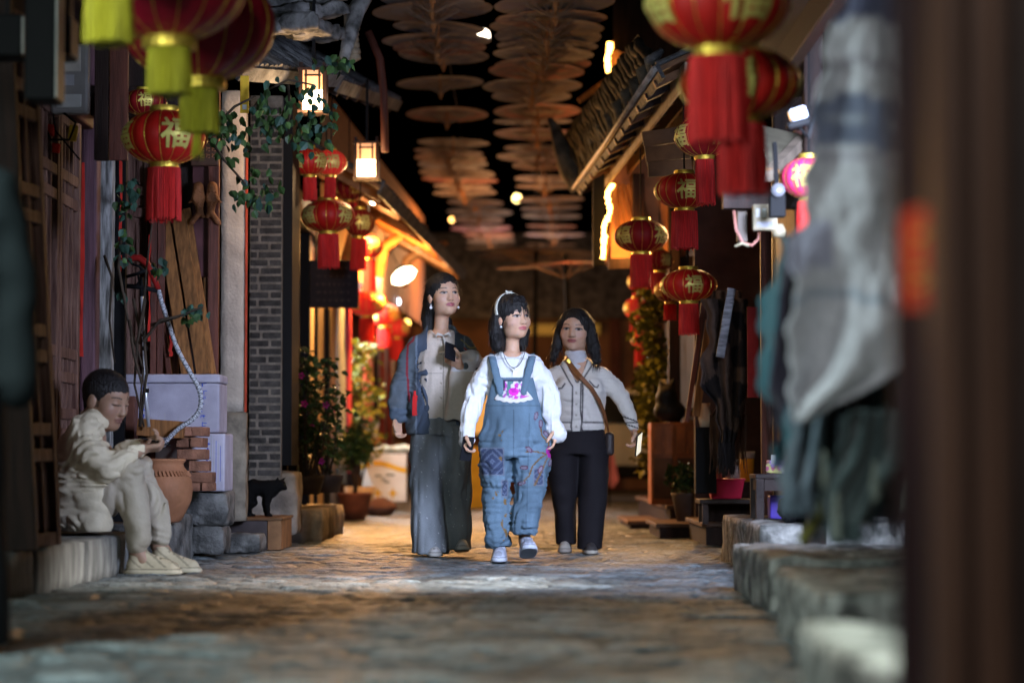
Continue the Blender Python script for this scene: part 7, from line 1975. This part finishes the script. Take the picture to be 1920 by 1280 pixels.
# ---------------------------------------------------------------- woman in the cream cardigan
def woman_cardigan():
    YR = 15.4
    g = at(1085, 1035, YR)
    root = person('woman in cream cardigan with dark piping and black trousers', (g.x, YR, 0))
    hc = (-.022, -.02, 1.408); R = rot_rows(-.20, .03, .06); s = 1.13
    S = SDF((-.36, -.24, .0), (.46, .22, 1.60), .009, fine=[(2, 1.25, 1.56, .0042), (0, -.11, .09, .0045), (1, -.17, .13, .0045), (2, .63, .82, .0055), (0, .30, .42, .0055)])
    S.vloft([(.70, 0, .01, .15, .12), (.90, 0, 0, .14, .115), (1.08, 0, 0, .15, .12), (1.18, 0, .005, .13, .08), (1.24, -.01, .012, .075, .065)], .03)
    S.cone((-.01, .012, 1.18), (-.02, -.004, 1.33), .064, .058, .02)
    S.chain([(-.15, .005, 1.13), (-.235, .02, .95), (-.24, -.05, .75)], [.052, .042, .03], .025)
    S.chain([(.15, .005, 1.13), (.268, .01, 1.00), (.345, -.03, .80)], [.052, .042, .03], .025)
    for q in (-1, 1): S.chain([(q * .08, .01, .72), (q * .08, 0, .42), (q * .075, .03, .10)], [.085, .055, .04], .03)
    add_head(S, hc, R, s, wide=1.08, open_mouth=True)
    add_hand(S, (.348, -.035, .785), (.12, -.15, -1), (-.9, -.3, 0), -1, .6, .95, .5)
    add_hand(S, (-.24, -.055, .74), (0, -.1, -1), (1, 0, 0), 1, .5, .95)
    def paint(V, C):
        C[:] = SK * .96; mottle(V, C)
        paint_head(C, V, hc, R, s, 1.08, lip=(.30, .09, .08))
    finish(S, 'body', SKIN, root, paint)
    def P(x, y, z): return np.array(hc) + R @ (np.array([x, y, z]) * s)
    S = SDF((-.24, -.17, 1.10), (.22, .16, 1.58), .0046)
    S.ell(P(0, .014, .038), (.098 * s, .106 * s, .096 * s), R, .01)
    S.chain([P(-.084, .01, .03), P(-.100, .0, -.09), P(-.110, -.03, -.165)], [.028, .034, .022], .02)
    S.chain([P(.086, .01, .03), P(.112, .0, -.09), P(.140, -.03, -.160)], [.030, .040, .028], .02)
    S.chain([P(0, .08, .02), P(0, .08, -.1), P(0, .06, -.16)], [.06, .06, .05], .03)
    S.ell(P(-.004, -.088, -.050), (.074 * s, .085 * s, .120 * s), R, .008, 's')
    S.ell(P(.0, -.03, -.15), (.07 * s, .09 * s, .08 * s), R, .01, 's')
    S.fold(.005, 150, 150, 15, 81)
    strands(finish(S, 'hair', HAIR, root), 3, 700, .08)
    S = SDF((-.12, -.14, 1.10), (.10, .12, 1.33), .006)
    S.vloft([(1.12, -.005, -.01, .09, .085), (1.20, -.01, -.0, .074, .070), (1.285, -.02, -.008, .068, .066)], .01, cap=.01)
    S.fold(.004, 20, 20, 60, 4)
    finish(S, 'turtleneck', KNIT, root, lambda V, C: C.__setitem__(slice(None), (.58, .56, .58)))
    S = SDF((-.36, -.24, .66), (.46, .22, 1.28), .0062)
    S.vloft([(.765, .0, -.005, .163, .138), (.80, .0, -.005, .168, .142), (.88, .0, -.005, .170, .150), (.98, 0, -.01, .178, .160), (1.06, 0, -.01, .176, .156), (1.12, 0, .0, .172, .125), (1.18, -.005, .006, .126, .095), (1.225, -.01, .01, .088, .078)], .02, cap=.015)
    for q in (-1, 1): S.ell((q * .075, -.115, 1.035), (.075, .055, .07), None, .04)
    S.chain([(.145, .0, 1.120), (.220, .008, 1.05), (.272, .006, .985), (.322, -.02, .88), (.347, -.035, .80)], [.064, .062, .056, .046, .036], .03)
    S.chain([(-.145, .0, 1.120), (-.205, .01, 1.04), (-.235, .02, .97), (-.24, -.03, .83), (-.24, -.05, .77)], [.066, .066, .058, .046, .036], .03)
    # V neck
    sl, X, Y, Z = S.sub((-.2, -.24, 1.04), (.2, -.01, 1.30))
    d = np.maximum(np.abs(X + .012) - (Z - 1.075) * .50, Y + .045); S.v[sl] = np.maximum(S.v[sl], -d)
    S.fold(.005, 12, 12, 18, 91, ridge=True, warp=2.); S.fold(.0035, 9, 9, 60, 92, hi=.90)
    def paint(V, C):
        x, y, z = V[:, 0], V[:, 1], V[:, 2]
        C[:] = (.68, .63, .57)
        ft = y < -.02
        L = []
        for q, x0 in ((-1, -.045), (1, .020)):
            L.append(near_line(x, z, [(x0, .77), (x0 - .006, .80), (x0, .86), (x0 + .004, 1.05), (-.012 + q * .030 - (.0 if q > 0 else .02), 1.085), (-.012 + q * .125, 1.235)]))
        L.append(near_line(x, z, [(-.012 - .004, 1.078), (-.085, 1.235)])); L.append(near_line(x, z, [(-.012 + .004, 1.078), (.062, 1.235)])); L.append(near_line(x, z, [(.010, .77), (.018, .83), (.008, .90), (.012, 1.07)]))
        L.append(np.where(np.abs(x + .012) > .035, np.abs(z - .825), 9)); L.append(np.where(np.abs(x + .012) > .035, np.abs(z - .772), 9))
        L.append(near_line(x, z, [(-.165, 1.055), (-.155, 1.035), (-.11, 1.040), (-.09, 1.068)])); L.append(near_line(x, z, [(.065, 1.085), (.095, 1.050), (.115, 1.045), (.122, 1.06)]))
        pk = np.array([.025, .02, .025])
        for l in L:
            w = (np.clip((.0072 - l) / .005, 0, 1) * ft)[:, None]; C[:] = C * (1 - w) + pk * w
        cuffs = np.abs((z - .845) + .35 * (x - .333)) < .004
        C[cuffs & (x > .27)] = (.025, .02, .025); C[(np.abs((z - .80) + .35 * (x - .345)) < .004) & (x > .29)] = (.025, .02, .025)
        for zz in (.80, .87, .94, 1.01): C[np.hypot(x + .018, z - zz) < .008] = (.42, .38, .32)
    finish(S, 'cardigan', KNIT, root, paint)
    S = SDF((-.26, -.22, .02), (.26, .22, .82), .0075)
    S.vloft([(.62, 0, 0, .185, .15), (.72, 0, 0, .178, .145), (.80, 0, 0, .160, .132)], .02, cap=.012)
    S.vloft([(.055, -.078, .05, .066, .10), (.25, -.085, .03, .072, .105), (.50, -.095, 0, .095, .13), (.66, -.09, 0, .10, .13)], .018, cap=.008)
    S.vloft([(.028, .068, -.07, .080, .115), (.20, .075, -.05, .082, .11), (.45, .090, -.02, .098, .13), (.66, .09, 0, .10, .13)], .018, cap=.008)
    S.fold(.010, 14, 12, 4, 95, hi=.7); S.fold(.005, 10, 10, 16, 96, hi=.7)
    finish(S, 'trousers', CLOTH, root, lambda V, C: C.__setitem__(slice(None), (.012, .010, .012)))
    shoe(root, (-.085, .10), (-.092, -.125), .004, .044, SNEAKER, (.36, .33, .28), (.30, .26, .22))
    shoe(root, (.062, -.02), (.078, -.25), 0, .046, SNEAKER, (.05, .045, .045), (.40, .36, .3))
    # shoulder bag
    bag = thing('shoulder_bag', 'small dark shoulder bag on brown strap across the cream cardigan', 'bag', (g.x, YR, 0))
    pts = [(-.085, .03, 1.262), (-.078, -.062, 1.235), (-.04, -.128, 1.175), (.01, -.172, 1.11), (.075, -.186, 1.04), (.125, -.165, .96), (.160, -.10, .88), (.182, -.03, .80), (.192, .0, .75)]
    m = MB(); V = []; F = []
    for i, p in enumerate(pts):
        p = Vector(p); t = (Vector(pts[min(i + 1, len(pts) - 1)]) - Vector(pts[max(0, i - 1)])).normalized()
        o = Vector((p.x * .8, p.y - .02, 0)).normalized(); w = t.cross(o).normalized()
        for (a, b) in ((-.0135, 0), (.0135, 0), (.0135, .004), (-.0135, .004)): V.append(p + w * a + o * b)
    for i in range(len(pts) - 1):
        for j in range(4): F.append((i * 4 + j, i * 4 + (j + 1) % 4, i * 4 + 4 + (j + 1) % 4, i * 4 + 4 + j))
    m.add(V, F); m.build('strap', M('strap_leather', (.16, .06, .022), .45, rnd=0), bag)
    m = MB(); m.box((-.062, -.098, 1.212), (.034, .008, .020), Matrix.Rotation(.75, 3, 'Y')); m.build('buckle', GOLD, bag, bevel=.002)
    S = SDF((.10, -.12, .60), (.28, .14, .80), .007); S.rbox((.195, .02, .69), (.03, .085, .075), .025); finish(S, 'pouch', M('bag_leather', (.03, .022, .02), .45, rnd=0), bag)
    ph = thing('smartphone', 'smartphone with lit edge held low by the woman in cardigan', 'phone', (g.x + .378, YR - .062, .690), 0, None, (.30, -.42, 1.05))
    MB().box((0, 0, 0), (.072, .009, .150)).build('body', PHONE, ph, bevel=.003)
    MB().box((0, -.0062, 0), (.064, .002, .140)).build('screen', M('phone_screen_lit', (.9, .85, .7), .2, emit=(1, .9, .65), es=.8, rnd=0), ph)
    return root

# ---------------------------------------------------------------- man seated on the step
def man_seated():
    YM = 12.62; sc = FPX / YM
    def W(px, py, dy=0.): 
        p = at(px, py, YM + dy); return np.array([p.x, p.y - YM, p.z])
    g0 = at(190, 1075, YM)
    root = person('man in pale jacket seated on the stone step looking at his phone', (g0.x, YM, 0))
    def q(px, py, dy=0.):
        p = W(px, py, dy); return np.array([p[0] - g0.x, p[1], p[2]])
    hc = q(199, 751, .0); R = rot_rows(1.08, -.26, 0.); s = 1.28
    hip = q(150, 958); chest = q(160, 850); neck = q(172, 790)
    lo = (-.40, -.40, -.02); hi = (.62, .36, 1.10)
    kn = q(241, 886, -.13); kf = q(259, 880, .10); an = q(258, 1032, -.12); af = q(297, 1020, .10)
    wn_ = q(266, 842, -.07); wf = q(262, 835, .05)
    S = SDF(lo, hi, .0085, fine=[(2, hc[2] - .15, hc[2] + .14, .0042), (0, hc[0] - .12, hc[0] + .13, .0045), (1, -.12, .12, .0045), (0, .16, .34, .0055), (2, .58, .74, .0055)])
    S.chain([hip + np.array([.02, 0, .03]), chest + np.array([.01, 0, 0]), neck], [.10, .11, .065], .04)
    S.chain([neck, hc + np.array([-.02, 0, -.04])], [.066, .064], .02)
    S.chain([hip + np.array([0, -.09, 0]), kn, an], [.085, .058, .040], .03); S.chain([hip + np.array([0, .09, 0]), kf, af], [.085, .058, .040], .03)
    S.chain([an, an + np.array([.03, 0, -.05])], [.040, .045], .02); S.chain([af, af + np.array([.03, 0, -.05])], [.040, .045], .02)
    S.chain([q(160, 815, -.17), q(200, 880, -.20), wn_], [.055, .045, .03], .03); S.chain([q(165, 815, .17), q(215, 870, .20), wf], [.055, .045, .03], .03)
    add_head(S, hc, R, s, wide=1.04, jaw=1.1)
    add_hand(S, wn_, (1, .18, .12), (-.1, .35, 1), -1, .75, 1., .7)
    add_hand(S, wf, (1, -.25, .35), (.1, -.6, .8), 1, .55, 1., .5)
    def paint(V, C):
        C[:] = SK * .64; mottle(V, C)
        paint_head(C, V, hc, R, s, 1.04, lip=(.22, .10, .08), brow=1., tone=.65, down=True)
        l = to_local(V, hc, R) / s
        st = (l[:, 2] > -.025) & (l[:, 1] > -.022) & (np.abs(l[:, 0]) < .074) & (np.linalg.norm(l, axis=1) < .15)
        C[st] = C[st] * .35
    finish(S, 'body', SKIN, root, paint)
    def P(x, y, z): return hc + R @ (np.array([x, y, z]) * s)
    S = SDF(hc - .18, hc + .19, .0048)
    S.ell(P(0, .014, .040), (.084 * s, .102 * s, .088 * s), R, .01)
    S.chain([P(0, .085, .0), P(0, .075, -.05)], [.035, .03], .03)
    S.ell(P(0, -.128, -.070), (.095 * s, .085 * s, .110 * s), R, .008, 's')
    S.ell(P(.078, -.035, -.070), (.05, .075, .075), R, .008, 's'); S.ell(P(-.078, -.035, -.070), (.05, .075, .075), R, .008, 's')
    S.fold(.003, 220, 220, 220, 5)
    strands(finish(S, 'hair', HAIR, root), 4, 500, .012)
    # jacket
    S = SDF((-.42, -.36, .10), (.40, .34, 1.0), .0078)
    for dy, w in ((-.07, 1), (.07, 1)):
        S.chain([q(148, 965, dy), q(148, 900, dy), q(154, 850, dy), q(160, 812, dy * 1.4)], [.145, .140, .135, .088], .06)
    S.chain([q(160, 812, -.13), q(178, 790, -.04), q(186, 782, 0)], [.08, .085, .07], .05); S.chain([q(165, 812, .13), q(180, 790, .04)], [.08, .08], .05)
    S.chain([q(158, 815, -.16), q(172, 850, -.20), q(200, 880, -.215), q(228, 862, -.16), q(262, 845, -.08)], [.082, .088, .080, .068, .045], .04)
    S.chain([q(165, 815, .16), q(200, 870, .20), q(258, 838, .055)], [.082, .080, .045], .04)
    S.chain([q(140, 970, -.08), q(172, 978, -.16)], [.13, .10], .04)
    S.chain([q(172, 890, -.14), q(180, 975, -.17)], [.10, .085], .04)
    S.cone(P(0, .0, -.11), P(0, -.02, .0), .062, .075, .01, 's')
    S.fold(.012, 7, 7, 10, 101, warp=1.2); S.fold(.013, 6, 9, 17, 102, ridge=True, warp=2.4); S.fold(.007, 12, 14, 26, 103, ridge=True, warp=2.)
    zs = q(0, 996)[2]
    S.carve(lambda X, Y, Z: zs + .004 - Z + 0 * X + 0 * Y, (-1, -1, -.1), (1, 1, .3))
    def paint(V, C):
        C[:] = (.70, .60, .43)
        dn = np.linalg.norm(V - (hc + R @ np.array([0, .02, -.125]) * s), axis=1)
        C[dn < .088] = (.22, .23, .17)
        n = vnoise(V[:, 0] * 6, V[:, 1] * 6, V[:, 2] * 6, 3)
        C[:] *= (1 + .06 * n)[:, None]
    finish(S, 'jacket', NYLON, root, paint)
    S = SDF((-.40, -.36, -.02), (.56, .34, .75), .0075)
    for (h_, k_, a_, dy) in ((hip + np.array([0, -.09, -.03]), kn, an, -1), (hip + np.array([0, .09, -.03]), kf, af, 1)):
        S.chain([h_, h_ * .45 + k_ * .55 + np.array([0, 0, -.01]), k_], [.115, .105, .080], .04)
        mid = k_ * .5 + a_ * .5 + np.array([.02, 0, 0])
        S.chain([k_, mid, a_ * .72 + mid * .28, a_ + np.array([0, 0, .05])], [.082, .088, .080, .050], .03)
    S.fold(.010, 11, 8, 4, 111, warp=1.2); S.fold(.012, 16, 12, 5, 112, ridge=True, warp=1.8); S.fold(.007, 8, 8, 30, 113, hi=.28, ridge=True, warp=1.)
    S.carve(lambda X, Y, Z: zs + .004 - Z - np.where(X > .08, 1, 0) + 0 * Y, (-1, -1, -.1), (1, 1, .3))
    finish(S, 'trousers', NYLON, root, lambda V, C: C.__setitem__(slice(None), (.42, .355, .27)))
    shoe(root, (an[0] - .075, an[1] + .012), (an[0] + .235, an[1] - .02), .002, .058, SNEAKER, (.56, .46, .31), (.62, .52, .36), h=.11)
    shoe(root, (af[0] - .06, af[1] - .005), (af[0] + .235, af[1] - .04), .002, .056, SNEAKER, (.56, .46, .31), (.62, .52, .36), h=.11)
    p = q(292, 826, -.0)
    ph = thing('smartphone', 'dark smartphone in the hands of the seated man', 'phone', (p[0] + g0.x, YM + p[1], p[2] - .005), 0, None, (.0, .25, .15))
    MB().box((0, 0, 0), (.155, .074, .009)).build('body', PHONE, ph, bevel=.003)
    return root

# ---------------------------------------------------------------- person cut off by the picture's edge
def person_dark():
    YP = 7.35
    g = at(-112, 1235, YP)
    root = person('person in dark green jacket and black trousers at the picture edge', (g.x, YP, 0))
    S = SDF((-.34, -.24, 0), (.34, .24, 1.78), .011)
    S.vloft([(.85, 0, .01, .14, .10), (1.05, 0, 0, .125, .10), (1.30, 0, 0, .15, .11), (1.44, 0, .005, .13, .08), (1.50, 0, .012, .065, .06)], .03)
    S.cone((0, .01, 1.46), (0, 0, 1.56), .055, .05, .02)
    for k in (-1, 1):
        S.chain([(k * .165, .005, 1.42), (k * .215, .01, 1.15), (k * .225, -.01, .88)], [.05, .04, .03], .025)
        S.chain([(k * .08, .01, .88), (k * .09, 0, .48), (k * .10, .03, .10)], [.085, .055, .04], .03)
        add_hand(S, (k * .225, -.01, .90), (0, -.15, -1), (-k, 0, 0), k, 1.1, .9)
    add_head(S, (0, 0, 1.645), rot_rows(0, 0, 0), 1.05)
    finish(S, 'body', SKIN, root, lambda V, C: (C.__setitem__(slice(None), SK * .9), paint_head(C, V, (0, 0, 1.645), rot_rows(), 1.05)))
    S = SDF((-.15, -.15, 1.52), (.15, .17, 1.80), .008)
    S.ell((0, .02, 1.69), (.086, .10, .092)); S.ell((0, -.10, 1.61), (.07, .085, .11), None, .008, 's')
    strands(finish(S, 'hair', HAIR, root), 5, 500, .02)
    S = SDF((-.38, -.26, .72), (.38, .26, 1.56), .010)
    S.vloft([(.80, 0, 0, .20, .15), (1.0, 0, 0, .19, .15), (1.30, 0, 0, .195, .145), (1.43, 0, .005, .18, .11), (1.51, 0, .012, .09, .08)], .03, cap=.02)
    for k in (-1, 1): S.chain([(k * .165, .0, 1.42), (k * .215, .01, 1.15), (k * .225, -.01, .80)], [.070, .066, .062], .035)
    S.fold(.012, 10, 10, 12, 121)
    finish(S, 'jacket', CLOTH, root, lambda V, C: C.__setitem__(slice(None), (.004, .007, .008)))
    S = SDF((-.26, -.22, .02), (.28, .22, .95), .010)
    S.vloft([(.72, 0, 0, .18, .14), (.90, 0, 0, .165, .13)], .02)
    for k in (-1, 1): S.vloft([(.03, k * .12, .02, .085, .11), (.4, k * .105, 0, .09, .11), (.8, k * .09, 0, .095, .12)], .02, cap=.008)
    S.fold(.010, 12, 12, 5, 122)
    finish(S, 'trousers', CLOTH, root, lambda V, C: C.__setitem__(slice(None), (.010, .010, .012)))
    for k in (-1, 1): shoe(root, (k * .12, .08), (k * .14, -.19), 0, .048, SNEAKER, (.02, .02, .03), (.03, .03, .06))
    return root

woman_overalls(); woman_jacket(); woman_cardigan(); man_seated(); person_dark()
